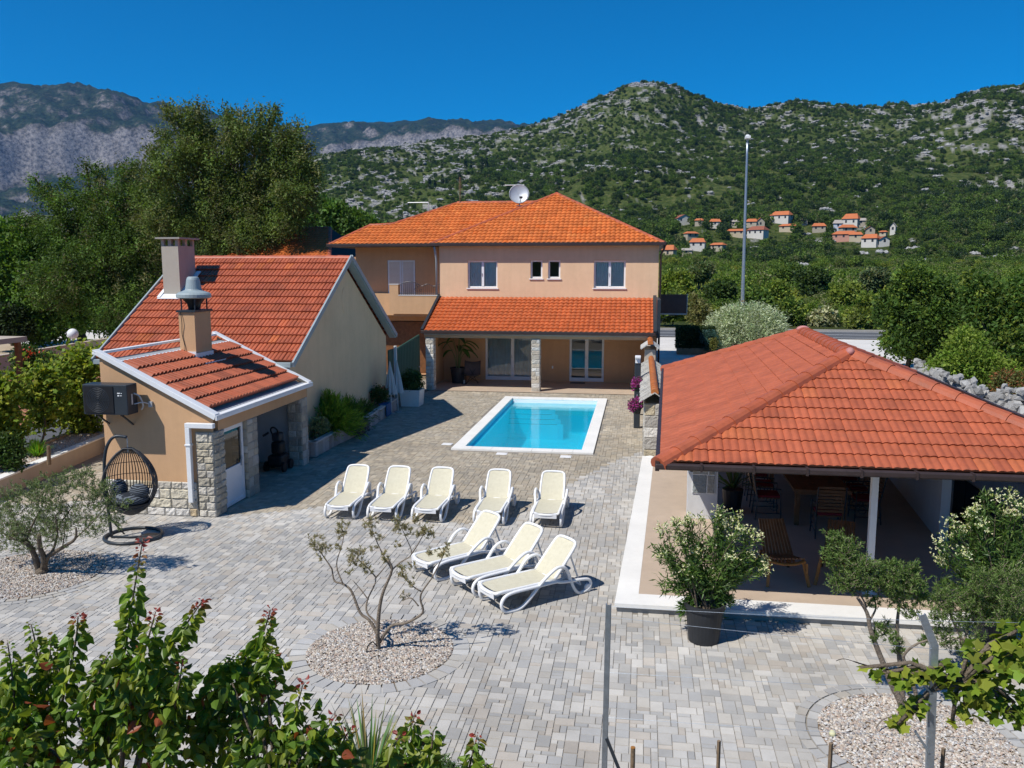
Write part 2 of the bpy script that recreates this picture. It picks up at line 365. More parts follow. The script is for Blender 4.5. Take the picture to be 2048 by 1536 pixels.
def height(x, y):
    x = np.asarray(x, float); y = np.asarray(y, float); r = np.hypot(x, y); az = np.degrees(np.arctan2(x, y))
    e = np.interp(az, NA, NE); hc = CH+1330*np.tan(np.radians(e))
    s = np.clip((r-720)/(1330-720), 0, None)
    low = 44*sstep(240, 760, r)*np.clip(e/9, .15, 1.15)
    rise = np.where(s < 1, s**1.06, 1-(s-1)*.9)*(hc-44*np.clip(e/9, .15, 1.15))
    near = low+np.maximum(rise, -60)
    n1 = fbm(x/160, y/160, 5)-.5; n2 = fbm(x/38+50, y/38, 4)-.5
    amp = sstep(150, 900, r)*(1-.75*np.exp(-((s-1)/.08)**2))
    near = near+amp*(n1*42+n2*12)+n2*2.6*sstep(95, 200, r)
    ef = np.interp(az, FA, FE); fd = np.interp(az, FA, FD); hf = CH+fd*np.tan(np.radians(ef)); q = np.clip((r-2300)/(fd-2300), 0, 1.6)
    q = np.clip(q+(fbm(x/700+31, y/700, 4)-.5)*.10*np.clip(q*4, 0, 1)*(q < .93), 0, 1.6)
    prof = np.where(q < .60, .50*(q/.60)**1.45, np.where(q < .635, .50+(q-.60)*6.3, .72+(q-.635)*.767))
    prof = np.where(q > 1, 1-(q-1)*.8, prof)
    m1 = fbm(x/800+7, y/800, 6, .55)-.5; m2 = np.abs(fbm(x/420, y/420+3, 6, .6)-.5); m3 = fbm(x/110+5, y/110, 4, .6)-.5
    far = hf*prof+np.clip(q*3, 0, 1)*(m1*300-m2*300+20+m3*45)*(1-.93*np.exp(-((q-1)/.06)**2))
    far = np.where(r > 2300, far, -80)
    return np.where(r < 95, 0, np.maximum(near, far))
def rockmask(x, y):
    x = np.asarray(x, float); y = np.asarray(y, float)
    r = np.hypot(x, y); az = np.degrees(np.arctan2(x, y)); s = (r-420)/(1330-420)
    f = fbm(x/12, y/12+30, 5, .66)*.80+fbm(x/95+3, y/95, 4)*.20
    th = .655-.085*np.clip(s, 0, 1)-.035*sstep(12, 20, az)-.045*np.exp(-((az+15)/6.)**2)-.06*np.exp(-((s-1)/.07)**2)
    th = th+.045*np.exp(-((az-3)/5.)**2)*(1-np.clip(s, 0, 1))
    return sstep(0, .035, f-th)*sstep(180, 320, r)
azs = np.unique(np.concatenate([np.arange(-180, -62, 12), np.arange(-62, -42, .6), np.arange(-42, 27, .16), np.arange(27, 52, .5), np.arange(52, 181, 12)]))
rs = [0.4]; 
while rs[-1] < 22: rs.append(rs[-1]*1.35+.3)
rs = [q for q in rs if q < 22]+list(np.arange(22, 36, .5))
while rs[-1] < 95: rs.append(rs[-1]+2.5)
while rs[-1] < 1500: rs.append(rs[-1]*1.0115)
while rs[-1] < 2300: rs.append(rs[-1]*1.03)
while rs[-1] < 5600: rs.append(rs[-1]*1.0065)
while rs[-1] < 7000: rs.append(rs[-1]*1.03)
rs = np.array(rs); AZ, RR = np.meshgrid(np.radians(azs), rs, indexing='ij')
X = RR*np.sin(AZ); Y = RR*np.cos(AZ); Z = height(X, Y)-.06
nA, nR = X.shape; idx = np.arange(nA*nR).reshape(nA, nR)
F = np.stack([idx[:-1, :-1], idx[1:, :-1], idx[1:, 1:], idx[:-1, 1:]], -1).reshape(-1, 4)[:, ::-1]
cx = X.ravel()[F].mean(1); cy = Y.ravel()[F].mean(1)
F = F[~((cx > -5.2) & (cx < -1.3) & (cy > 23.35) & (cy < 33.2))]
rk = rockmask(X, Y).ravel()
t = NT('terrain'); co = t.co(); at = t.attr('rock').outputs['Fac']
geo = t.n('ShaderNodeNewGeometry'); sep = t.n('ShaderNodeSeparateXYZ'); t.l(geo.outputs['Position'], sep.inputs[0])
dist = t.n('ShaderNodeVectorMath', operation='LENGTH'); t.l(geo.outputs['Position'], dist.inputs[0]); dist = dist.outputs['Value']
near = t.ramp(t.noise(.11, 6, co, .6), [(.38, (.36, .29, .20)), (.52, (.29, .23, .15)), (.66, (.10, .11, .035))])
grass = t.ramp(t.noise(.25, 6, co, .65), [(.3, (.035, .055, .014)), (.5, (.06, .085, .02)), (.7, (.14, .14, .05))])
vegf = t.ramp(t.noise(.012, 9, co, .7), [(.32, (.040, .058, .022)), (.5, (.062, .078, .032)), (.62, (.125, .115, .070)), (.75, (.22, .20, .17))])
c1 = t.mix(near, grass, t.ramp(dist, [(0, (0, 0, 0)), (1, (1, 1, 1))]))
mr = t.n('ShaderNodeMapRange'); mr.inputs[1].default_value = 66; mr.inputs[2].default_value = 78; t.l(dist, mr.inputs[0]); c1 = t.mix(near, grass, mr.outputs[0])
mr2 = t.n('ShaderNodeMapRange'); mr2.inputs[1].default_value = 1500; mr2.inputs[2].default_value = 2200; t.l(dist, mr2.inputs[0])
rock = t.ramp(t.noise(.35, 6, co, .7), [(.3, (.13, .125, .115)), (.48, (.29, .28, .265)), (.7, (.42, .41, .395))])
c1 = t.mix(c1, rock, at)
# far range: rock and scrub by steepness and noise
nrm = t.n('ShaderNodeSeparateXYZ'); t.l(geo.outputs['Normal'], nrm.inputs[0])
steep = t.math('SUBTRACT', 1.0, nrm.outputs[2])
fr = t.math('ADD', t.math('MULTIPLY', steep, .9), t.math('MULTIPLY', t.noise(.011, 12, co, .74), 1.0))
far = t.ramp(fr, [(.60, (.022, .040, .022)), (.70, (.05, .062, .04)), (.78, (.15, .14, .13)), (.95, (.27, .25, .245))])
far2 = t.mix(far, t.ramp(t.noise(.07, 6, co, .75), [(.38, (.3, .32, .34)), (.6, (1.2, 1.18, 1.15))]), 1.0, 'MULTIPLY')
c2 = t.mix(c1, far2, mr2.outputs[0])
bh = t.noise(.05, 10, co, .75)
t.fin(t.bsdf(c2, .95, 0, .1, t.bump(bh, .9, 6.0)))
ter = npmesh('ground', np.stack([X.ravel(), Y.ravel(), Z.ravel()], 1), F, None, t.m, None, True)
a = ter.data.attributes.new('rock', 'FLOAT', 'POINT'); a.data.foreach_set('value', rk.astype(np.float32))
tag(ter, kind='structure')
def hit(px, py, zoff=0, rmin=80, rmax=1500):
    d = ray(px, py); h = math.hypot(d.x, d.y); rr = np.linspace(rmin, rmax, 4000); xs = d.x/h*rr; ys = d.y/h*rr
    zz = CH+d.z/h*rr; k = np.argmax(height(xs, ys)+zoff > zz); return V(xs[k], ys[k], float(height(xs[k], ys[k]))), rr[k]
# ---------------------------------------------------------------- woodland: instanced clumps scattered by geometry nodes
def clump_proto(name, R0, nl, L, col, alt, seed, tall=1.0, hollow=.75):
    global RNG
    RNG = np.random.default_rng(seed); rsd = random.Random(seed)
    bl = [(rsd.uniform(-.45, .45)*R0, rsd.uniform(-.45, .45)*R0, R0*tall*rsd.uniform(.45, 1.0), R0*rsd.uniform(.5, .75), R0*rsd.uniform(.5, .75), R0*rsd.uniform(.45, .65)*tall) for _ in range(6)]
    o = crown(name, bl, nl, L, col, None, M['leaf'], clump=R0*.22, per=8, alt=alt, pa=.25, asp=.75, var=.3, hollow=hollow)
    COL.objects.unlink(o); return o
def scatter(name, pts, scl, protos, label, cat):
    pc = bpy.data.collections.new(name+'_clumps')
    for p in protos: pc.objects.link(p)
    me = bpy.data.meshes.new(name); me.vertices.add(len(pts)); me.vertices.foreach_set('co', np.asarray(pts, np.float32).ravel())
    q = me.attributes.new('scl', 'FLOAT', 'POINT'); q.data.foreach_set('value', np.asarray(scl, np.float32)); me.update()
    o = bpy.data.objects.new(name, me); COL.objects.link(o)
    g = bpy.data.node_groups.new(name, 'GeometryNodeTree'); g.interface.new_socket('Geometry', in_out='INPUT', socket_type='NodeSocketGeometry'); g.interface.new_socket('Geometry', in_out='OUTPUT', socket_type='NodeSocketGeometry')
    N = g.nodes; gi = N.new('NodeGroupInput'); go = N.new('NodeGroupOutput'); ip = N.new('GeometryNodeInstanceOnPoints'); m2p = N.new('GeometryNodeMeshToPoints')
    ci = N.new('GeometryNodeCollectionInfo'); ci.inputs['Collection'].default_value = pc; ci.inputs['Separate Children'].default_value = True; ci.inputs['Reset Children'].default_value = True
    rv = N.new('FunctionNodeRandomValue'); rv.data_type = 'FLOAT_VECTOR'; rv.inputs[0].default_value = (-.12, -.12, 0); rv.inputs[1].default_value = (.12, .12, 6.283)
    na = N.new('GeometryNodeInputNamedAttribute'); na.data_type = 'FLOAT'; na.inputs['Name'].default_value = 'scl'
    L_ = g.links.new
    L_(gi.outputs[0], m2p.inputs['Mesh']); L_(m2p.outputs[0], ip.inputs['Points']); L_(ci.outputs[0], ip.inputs['Instance']); ip.inputs['Pick Instance'].default_value = True
    L_(rv.outputs[0], ip.inputs['Rotation']); L_(na.outputs[0], ip.inputs['Scale']); L_(ip.outputs[0], go.inputs[0])
    md = o.modifiers.new('scatter', 'NODES'); md.node_group = g
    return tag(o, label, cat, kind='stuff')
DG = (.044, .072, .015); MG = (.075, .112, .020); YG = (.135, .165, .026); OL = (.11, .115, .050)
hillp = [clump_proto('scrub', 2.6, 620, .62, DG, MG, 21), clump_proto('scrub', 2.4, 600, .6, MG, DG, 22, 1.15), clump_proto('scrub', 2.2, 560, .58, (.030, .050, .014), OL, 23), clump_proto('scrub', 2.3, 560, .58, (.060, .082, .018), MG, 24, .85), clump_proto('scrub', 2.4, 560, .6, (.022, .040, .014), DG, 25, 1.25)]
vp = [clump_proto('bush', 2.3, 2600, .30, (.075, .12, .018), YG, 31, 1.0), clump_proto('bush', 2.1, 2400, .29, (.052, .088, .014), MG, 32, 1.0), clump_proto('bush', 2.0, 2300, .28, YG, (.14, .15, .03), 33, .8), clump_proto('bush', 2.2, 2400, .29, MG, OL, 34, 1.0)]
RNG = np.random.default_rng(5)
def polar_pts(n, r0, r1, a0, a1, pw):
    u = RNG.random(n); r = (r0**pw+(r1**pw-r0**pw)*u)**(1/pw); a = np.radians(a0+(a1-a0)*RNG.random(n)); return r*np.sin(a), r*np.cos(a), r
VIL = [(185, 232, 40)]
def keep_out(x, y):      # clearings round the village houses
    az = np.degrees(np.arctan2(x, y)); r = np.hypot(x, y); return np.zeros(len(x), bool)
x, y, r = polar_pts(60000, 360, 1420, -33, 27, 1.55); rk2 = rockmask(x, y); dens = fbm(x/60+9, y/60, 4)
k = (rk2 < .3) & (RNG.random(len(x)) < .93) & (RNG.random(len(x)) < np.where(r > 700, np.clip((dens-.28)*4.2, .12, 1), 1))
HX, HY, HR = x[k], y[k], r[k]
MAC = fbm(HX/130+60, HY/130, 3)
HS = (.58+.72*RNG.random(k.sum())**1.5)*np.where(HR < 600, 1.1, .95)*np.clip(.3+1.45*MAC, .6, 1.5)
x, y, r = polar_pts(3000, 80, 190, -34, 30, 1.6)
k = (y > 77) & (fbm(x/9+40, y/9, 3) > .42)
BX, BY, BR = x[k], y[k], r[k]; BS = (.35+.85*RNG.random(k.sum())**1.7)*np.clip((BR-50)/70, .45, 1.15)
x, y, r = polar_pts(6500, 185, 375, -34, 30, 1.8); k = fbm(x/20+4, y/20, 3) > .41; BX = np.append(BX, x[k]); BY = np.append(BY, y[k]); BS = np.append(BS, (.5+.8*RNG.random(k.sum())**1.6))
# ================================================================ road, yard, patio
def sheet(name, pts, z, mat, parent=None, kind='structure', **kw):
    mb = MB(); mb.poly([(p[0], p[1], z) for p in pts]); return tag(mb.build(name, mat, parent), kind=kind, **kw)
M['lot'] = surf('white_crushed_gravel', (.62, .59, .55), .95, .12, .5, .5, 8, .02, stain=((.40, .36, .28), .25, .6, .5))
sheet('gravel_lot', [(-30, 44), (9.5, 36), (13.5, 28), (60, 30), (60, 64), (-60, 64)], -.045, M['lot'])
sheet('road', [(-90, 64.5), (90, 64.5), (90, 71.5), (-90, 71.5)], -.03, M['asphalt'])
mb = MB()
for yy in (65.0, 68.0, 71.0): mb.quad((-90, yy, -.024), (90, yy, -.024), (90, yy+.16, -.024), (-90, yy+.16, -.024))
tag(mb.build('road_marking', M['paint']), kind='structure')
mb = MB(); mb.box(-90, 90, 71.5, 71.9, -.06, .10); tag(mb.build('kerb', M['concrete']), kind='structure')
M['yardm'] = surf('pale_dry_earth', (.44, .35, .245), .95, .15, .35, .5, 6, .03, stain=((.16, .15, .06), .18, .6, .55))
sheet('yard', [(-90, 42.5), (-14.8, 42.5), (-14.8, 62), (-90, 62)], -.05, M['yardm'])
# paving: every stone laid by a greedy filling of a 9 cm grid, 4 sizes, each with its own tint
CIRC = [(-3.42, 10.62, .99, 1.22), (3.11, 9.35, 1.02, 1.28), (-10.2, 12.55, 1.18, 1.42)]
POOL = (-5.28, -1.22, 23.28, 33.2)
def paving():
    g = .078; x0, x1, y0, y1 = -14.3, 9.0, 7.2, 36.3
    nx, ny = int((x1-x0)/g), int((y1-y0)/g); used = np.zeros((ny, nx), bool); rd = random.Random(4)
    P = []; C = []
    PA = [(.53, .52, .51), (.46, .465, .475), (.57, .545, .51), (.62, .605, .585), (.41, .42, .44), (.52, .475, .43), (.57, .56, .55), (.55, .545, .54)]
    PB = [(.46, .41, .33), (.40, .36, .30), (.52, .45, .35), (.37, .345, .30), (.49, .44, .37), (.54, .485, .40), (.44, .38, .30)]
    nzz = fbm(*np.meshgrid(np.arange(nx)*g*.55, np.arange(ny)*g*.55), 3)
    for j in range(0, ny):
        for i in range(0, nx):
            if used[j, i]: continue
            ops = [(3, 2), (2, 2), (2, 2), (2, 2), (3, 2), (2, 1), (2, 3), (2, 3), (1, 2), (2, 1)] if j % 2 == 0 else [(2, 1), (1, 1), (2, 1), (2, 3), (1, 2), (3, 2), (2, 2)]
            rd.shuffle(ops)
            for (a, b) in ops+[(1, 1)]:
                if i+a <= nx and j+b <= ny and not used[j:j+b, i:i+a].any(): break
            used[j:j+b, i:i+a] = True
            X0, X1, Y0, Y1 = x0+i*g, x0+(i+a)*g, y0+j*g, y0+(j+b)*g; cx, cy = (X0+X1)/2, (Y0+Y1)/2
            if POOL[0]-.02 < X1 and X0 < POOL[1]+.02 and POOL[2]-.02 < Y1 and Y0 < POOL[3]+.02: continue
            if cx > -.25+(cy-12.4)*.043 and 12.4 < cy < 22.6: continue
            if any(math.hypot(cx-c[0], cy-c[1]) < c[3]-.06 for c in CIRC): continue
            if cx < -14.15-.12*(cy-17): continue
            if cx < -8.8 and cy > 21.3: continue
            warm = cy+.5*math.sin(cx*1.3) > (16.9 if cx < -2.6 else 16.9+(cx+2.6)*2.6) and not (cy < 16.3)
            pal = PB if warm else PA
            c = pal[rd.randrange(len(pal))]; mn = (.47, .435, .37) if warm else (.53, .52, .505); c = tuple(a*.72+b*.28 for a, b in zip(c, mn)); q = rd.uniform(.84, 1.10)*(.86+.28*nzz[j, i]); gp = .0024
            gy = .0068; P.append([(X0+gp, Y0+gy), (X1-gp, Y0+gy), (X1-gp, Y1-gy), (X0+gp, Y1-gy)]); q *= .94; C.append((c[0]*q*1.03, c[1]*q, c[2]*q*(.94 if not warm else .95)))
    P = np.array(P); n = len(P); dz = (RNG.random(n)*.004)[:, None]; b = .0035
    ctr = P.mean(1, keepdims=True); inn = P+np.sign(ctr-P)*b
    top = np.concatenate([inn, np.repeat((dz)[:, :, None], 4, 1)], 2); low = np.concatenate([P, np.full((n, 4, 1), -.008)], 2)
    Vv = np.concatenate([top, low], 1).reshape(-1, 3); k = np.arange(n)[:, None]*8; Fs = [k+np.array([[0, 1, 2, 3]])]
    for e in range(4): Fs.append(k+np.array([[4+e, 4+(e+1) % 4, (e+1) % 4, e]]))
    tag(npmesh('patio_paving', Vv, np.concatenate(Fs, 0), np.tile(np.array(C), (5, 1)), M['paver']), kind='structure')
paving()
mb = MB()      # bedding under the stones, round the pool hole
for a in ((-15.2, 9.0, 3.0, 23.28), (-15.2, -5.28, 23.28, 33.2), (-1.22, 9.0, 23.28, 33.2), (-15.2, 9.0, 33.2, 37.9)): mb.quad((a[0], a[2], -.0085), (a[1], a[2], -.0085), (a[1], a[3], -.0085), (a[0], a[3], -.0085))
tag(mb.build('patio_bedding', M['joint']), kind='structure')
PA2 = [(.50, .485, .455), (.46, .45, .43), (.53, .50, .45), (.55, .535, .505), (.47, .46, .445), (.50, .46, .40)]
for ci, (cx, cy, r0, r1) in enumerate(CIRC):
    mb = MB(); rd = random.Random(ci)
    mid = (r0+r1)/2
    for (a0, a1) in ((r0, mid-.004), (mid+.004, r1)) if ci else ((r0, r1),):
        n = int(2*PI*a1/.19)
        for k in range(n):
            t0, t1 = 2*PI*k/n+.012/a1, 2*PI*(k+1)/n-.012/a1; c = rd.choice(PA2); q = rd.uniform(.86, 1.02)
            pts = [(cx+rr*math.cos(tt), cy+rr*math.sin(tt)) for rr, tt in ((a0+.006, t0), (a0+.006, t1), (a1-.006, t1), (a1-.006, t0))]
            mb.add([(x, y, .0085) for x, y in pts][::-1]+[(x, y, -.013) for x, y in pts][::-1], [(0, 1, 2, 3), (0, 4, 5, 1), (1, 5, 6, 2), (2, 6, 7, 3), (3, 7, 4, 0)], tuple(v*q for v in c))
    tag(mb.build('paving_ring', M['paver']), kind='structure')
    # gravel: individual pebbles (flattened octahedra)
    n = 9000 if ci < 2 else 9000
    rr = r0*np.sqrt(RNG.random(n))*.995; aa = RNG.random(n)*2*PI; s = .011+.011*RNG.random(n); c = np.stack([cx+rr*np.cos(aa), cy+rr*np.sin(aa), .0+.018*RNG.random(n)], 1)
    o6 = np.array([(1, 0, 0), (0, 1, 0), (-1, 0, 0), (0, -1, 0), (0, 0, .75), (0, 0, -.75)]); an = RNG.random(n)*2*PI; sx = 1.1+.5*RNG.random(n)
    vx = o6[None, :, 0]*sx[:, None]; vy = o6[None, :, 1]+0*vx; tl = (RNG.random((n, 1))-.5)*.8
    VX = vx*np.cos(an)[:, None]-vy*np.sin(an)[:, None]; VY = vx*np.sin(an)[:, None]+vy*np.cos(an)[:, None]; VZ = o6[None, :, 2]+tl*VX
    PP = (np.stack([VX, VY, VZ], 2)*s[:, None, None]+c[:, None, :]).reshape(-1, 3)
    F3 = (np.arange(n)[:, None, None]*6+np.array([(0, 1, 4), (1, 2, 4), (2, 3, 4), (3, 0, 4), (1, 0, 5), (2, 1, 5), (3, 2, 5), (0, 3, 5)])[None]).reshape(-1, 3)
    pal = np.array([(.46, .39, .31), (.56, .50, .43), (.36, .31, .27), (.60, .58, .55), (.45, .34, .27), (.32, .30, .29), (.62, .55, .47)]); cc = pal[RNG.integers(0, len(pal), n)]*(.8+.35*RNG.random((n, 1)))
    o = npmesh('gravel', PP, F3, np.repeat(cc, 8, 0), M['gravel']); tag(o, ['beige river gravel in the round bed under the bare olive', 'beige river gravel in the round bed behind the galvanised post', 'beige river gravel in the round bed beside the hanging egg chair'][ci], 'gravel', kind='stuff')
    mb = MB(); mb.poly([(cx+(r0+.004)*math.cos(2*PI*k/48), cy+(r0+.004)*math.sin(2*PI*k/48), -.004) for k in range(48)]); tag(mb.build('bed_soil', M['soil']), kind='structure')
# front soil strip and planting ground beyond the paving
sheet('planting_bed', [(-14, 2.5), (9, 2.5), (9, 7.15), (-14, 7.15)], .012, M['soil'])
# ================================================================ swimming pool
pool = thing('swimming_pool', 'turquoise swimming pool with white stone coping and corner steps', 'pool', (-3.25, 28.2, 0))
ix0, ix1, iy0, iy1 = -4.93, -1.57, 23.64, 32.84
mb = MB()
def copx(x0, x1, y0, y1, horiz):
    n = max(1, round(((x1-x0) if horiz else (y1-y0))/.62))
    for k in range(n):
        if horiz: mb.box(x0+(x1-x0)*k/n+.002, x0+(x1-x0)*(k+1)/n-.002, y0, y1, -.02, .045)
        else: mb.box(x0, x1, y0+(y1-y0)*k/n+.002, y0+(y1-y0)*(k+1)/n-.002, -.02, .045)
copx(POOL[0], POOL[1], POOL[2], iy0-.002, True); copx(POOL[0], POOL[1], iy1+.002, POOL[3]-.01, True)
copx(POOL[0], ix0, iy0, iy1, False); copx(ix1, POOL[1], iy0, iy1, False)
mb.build('coping', M['whitestone'], pool, bevel=.006)
t = NT('pool_liner'); co = t.co(); f = t.noise(1.2, 4, co); c = t.ramp(f, [(.35, (.03, .66, .88)), (.65, (.04, .74, .93))])
t.fin(t.bsdf(c, .5, 0, .2)); M['liner'] = t.m
mb = MB(); zb = -1.35; zt = -.022
mb.quad((ix0, iy0, zb), (ix1, iy0, zb), (ix1, iy1, zb), (ix0, iy1, zb))
for a, b in (((ix0, iy0), (ix0, iy1)), ((ix0, iy1), (ix1, iy1)), ((ix1, iy1), (ix1, iy0)), ((ix1, iy0), (ix0, iy0))):
    mb.quad((a[0], a[1], zb), (b[0], b[1], zb), (b[0], b[1], zt), (a[0], a[1], zt))
mb.build('basin', M['liner'], pool)
mb = MB()        # roller cover housing: white ledge along the far end
mb.box(ix0+.004, ix1-.004, iy1-.10, iy1-.003, -.6, -.03); mb.box(ix0+.004, ix1-.004, iy1-.5, iy1-.103, -.34, -.30)
mb.build('white_ledge', M['plastic'], pool)
M['step'] = surf('pool_step', (.01, .13, .17), .5, .1, 3, .05)
for k in range(4):
    mb = MB(); y1 = iy1-.52-k*.17; x1 = ix0+1.75+.12*k
    pts = [(ix0+.004, y1), (x1-.25, y1), (x1, y1-.05), (x1, y1-.10), (x1-.2, y1-.17), (ix0+.004, y1-.17)]
    z1 = -.30-.16*k
    n = len(pts); mb.add([(x, y, z1) for x, y in pts]+[(x, y, zb+.003) for x, y in pts], [tuple(range(n))]+[(i, i+n, (i+1) % n+n, (i+1) % n) for i in range(n)])
    mb.build('step', M['liner'], pool); mb = MB(); mb.box(ix0+.01, x1-.22, y1-.168, y1-.095, z1+.003, z1+.012); mb.build('step_edge', M['step'], pool)
t = NT('pool_water'); co = t.co(); fr = t.n('ShaderNodeFresnel'); fr.inputs['IOR'].default_value = 1.33
bn = t.bump(t.noise(3.2, 5, co, .55, .6), .22, .02); t.l(bn, fr.inputs['Normal'])
tr = t.n('ShaderNodeBsdfTransparent'); tr.inputs['Color'].default_value = (.72, .96, 1, 1)
gl = t.n('ShaderNodeBsdfGlossy'); gl.inputs['Roughness'].default_value = .02; t.l(bn, gl.inputs['Normal'])
df = t.n('ShaderNodeBsdfDiffuse'); df.inputs['Color'].default_value = (.015, .70, .95, 1); m0 = t.n('ShaderNodeMixShader'); m0.inputs[0].default_value = .40; t.l(tr.outputs[0], m0.inputs[1]); t.l(df.outputs[0], m0.inputs[2])
mx = t.n('ShaderNodeMixShader'); t.l(fr.outputs[0], mx.inputs[0]); t.l(m0.outputs[0], mx.inputs[1]); t.l(gl.outputs[0], mx.inputs[2]); t.fin(mx.outputs[0])
mb = MB(); mb.quad((ix0+.001, iy0+.001, -.13), (ix1-.001, iy0+.001, -.13), (ix1-.001, iy1-.104, -.13), (ix0+.001, iy1-.104, -.13)); mb.build('water', t.m, pool)
for (x, y), lb in (((-3.75, 22.95), 'white skimmer lid set in the paving before the pool, middle one'), ((-1.95, 22.85), 'white skimmer lid set in the paving near the pool right front corner'), ((-5.55, 24.0), 'white skimmer lid set in the paving left of the pool')):
    o = thing('skimmer_lid', lb, 'lid', (x, y, 0), 0, 'white lids in the paving around the pool')
    mb = MB(); mb.box(x-.15, x+.15, y-.13, y+.13, .0, .014); mb.build('frame', M['white'], o, bevel=.004)
    mb = MB(); mb.box(x-.12, x+.12, y-.10, y+.10, .015, .020); mb.build('cover', M['plastic'], o)
# ================================================================ roofs
def tiles(name, poly, u, mat, parent, w=.22, h=.36, amp=.022, lip=.03, rolls=2, samp=8, cvar=.10, pal=None, seed=1):
    poly = [vec(p) for p in poly]; u = vec(u).normalized(); nrm = V(0, 0, 0)
    for i in range(1, len(poly)-1): nrm += (poly[i]-poly[0]).cross(poly[i+1]-poly[0])
    nrm.normalize(); nrm = nrm if nrm.z > 0 else -nrm
    v = nrm.cross(u).normalized(); v = v if v.z > 0 else -v
    O = poly[0]; Q = [((p-O).dot(u), (p-O).dot(v)) for p in poly]; u0 = min(q[0] for q in Q); v0 = min(q[1] for q in Q); v1 = max(q[1] for q in Q)
    def span(y):
        y = min(max(y, v0+1e-4), v1-1e-4); xs = []
        for (a, b), (c, d) in zip(Q, Q[1:]+Q[:1]):
            if (b-y)*(d-y) < 0: xs.append(a+(c-a)*(y-b)/(d-b))
        return (min(xs), max(xs)) if xs else (0, 0)
    nc = max(1, int(round((v1-v0)/h))); h = (v1-v0)/nc; umin, umax = min(q[0] for q in Q), max(q[0] for q in Q)
    nt_ = int((umax-umin)/w)+1; us = umin+np.arange(nt_*samp+1)*w/samp
    ph = (np.arange(nt_*samp+1) % samp)/samp
    if rolls == 2: prof = amp*(.5-.5*np.cos(4*PI*ph))**.8
    elif rolls == 4: prof = amp*np.abs(np.sin(2*PI*ph))**.5
    elif rolls == 1: prof = amp*(.5-.5*np.cos(2*PI*ph))
    else: prof = amp*np.abs(((ph*rolls) % 1)-.5)*2
    prof = prof.copy(); prof[::samp] -= .010
    O_, u_, v_, n_ = (np.array(q) for q in (O, u, v, nrm)); rd = np.random.default_rng(seed)
    P = []; Fc = []; C = []; m = len(us); base = 0
    for k in range(nc):
        ya, yb = v0+k*h, v0+(k+1)*h; la, ra = span(ya+1e-3); lb, rb = span(yb-1e-3)
        jit = rd.random(nt_)*.006
        jv = np.repeat(jit, samp); jv = np.append(jv, jv[-1])
        rows = []
        for (y, l, r, z) in ((ya, la, ra, -.004), (ya-.012, la, ra, lip), (yb, lb, rb, .004)):
            x = np.clip(us, l, r); rows.append(O_+x[:, None]*u_+y*v_+(z+jv*(z > 0)+(prof if z > -.001 else 0*prof))[:, None]*n_)
        P += rows
        xa, xb = np.clip(us, la, ra), np.clip(us, lb, rb)
        ok = ((xa[1:]-xa[:-1]) > 1e-4) | ((xb[1:]-xb[:-1]) > 1e-4); i = np.where(ok)[0]
        tc = np.ones((nt_, 3))*(1+cvar*(rd.random((nt_, 1))*2-1))
        if pal is not None:
            pk = rd.random(nt_) < .13; tc[pk] *= np.array(pal[rd.integers(0, len(pal))])
        for s in (0, 1):
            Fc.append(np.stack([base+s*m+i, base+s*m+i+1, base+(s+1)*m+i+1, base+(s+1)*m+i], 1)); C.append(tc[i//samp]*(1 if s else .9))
        base += 3*m
    return npmesh(name, np.concatenate(P), np.concatenate(Fc), np.clip(np.concatenate(C), 0, 1.4), mat, parent, False)
def ridge(mb, a, b, r=.11, seg=.36, cols=((1, 1, 1), (.9, .92, .95), (1.08, 1, .95)), flat=.75):
    a, b = vec(a), vec(b); L = (b-a).length; n = max(1, round(L/seg)); d = (b-a)/n; dn = d.normalized()
    x = dn.cross(V(0, 0, 1)).normalized(); y = x.cross(dn).normalized()
    for k in range(n):
        c = random.choice(cols); p0 = a+d*k-dn*.03; p1 = a+d*(k+1)+dn*.02; vs = []
        for p, rr in ((p0, r*1.1), (p1, r*.94)):
            for i in range(9):
                t = -.38+(PI+.76)*i/8; vs.append(p+x*(math.cos(t)*rr)+y*(math.sin(t)*rr*flat-.02))
        fs = [(i, i+1, i+10, i+9) for i in range(8)]+[tuple(range(8, -1, -1)), tuple(range(9, 18))]
        mb.add(vs, fs, c)
def wallY(mb, X0, X1, Z0, Z1, Y0, th, ops=(), tops=None):
    """wall facing -Y at Y0, thickness th, with rectangular openings (x0,x1,z0,z1)"""
    xs = sorted({X0, X1, *[o[0] for o in ops], *[o[1] for o in ops]}); zs = sorted({Z0, Z1, *[o[2] for o in ops], *[o[3] for o in ops]})
    for i in range(len(xs)-1):
        for j in range(len(zs)-1):
            a, b, c, d = xs[i], xs[i+1], zs[j], zs[j+1]; mx_, mz = (a+b)/2, (c+d)/2
            if any(o[0] < mx_ < o[1] and o[2] < mz < o[3] for o in ops): continue
            mb.quad((a, Y0, c), (b, Y0, c), (b, Y0, d), (a, Y0, d)); mb.quad((b, Y0+th, c), (a, Y0+th, c), (a, Y0+th, d), (b, Y0+th, d))
    for a, b, c, d in [(X0, X1, Z0, Z1)]+list(ops):
        for p, q in (((a, c), (b, c)), ((b, c), (b, d)), ((b, d), (a, d)), ((a, d), (a, c))):
            mb.quad((p[0], Y0, p[1]), (q[0], Y0, q[1]), (q[0], Y0+th, q[1]), (p[0], Y0+th, p[1]))
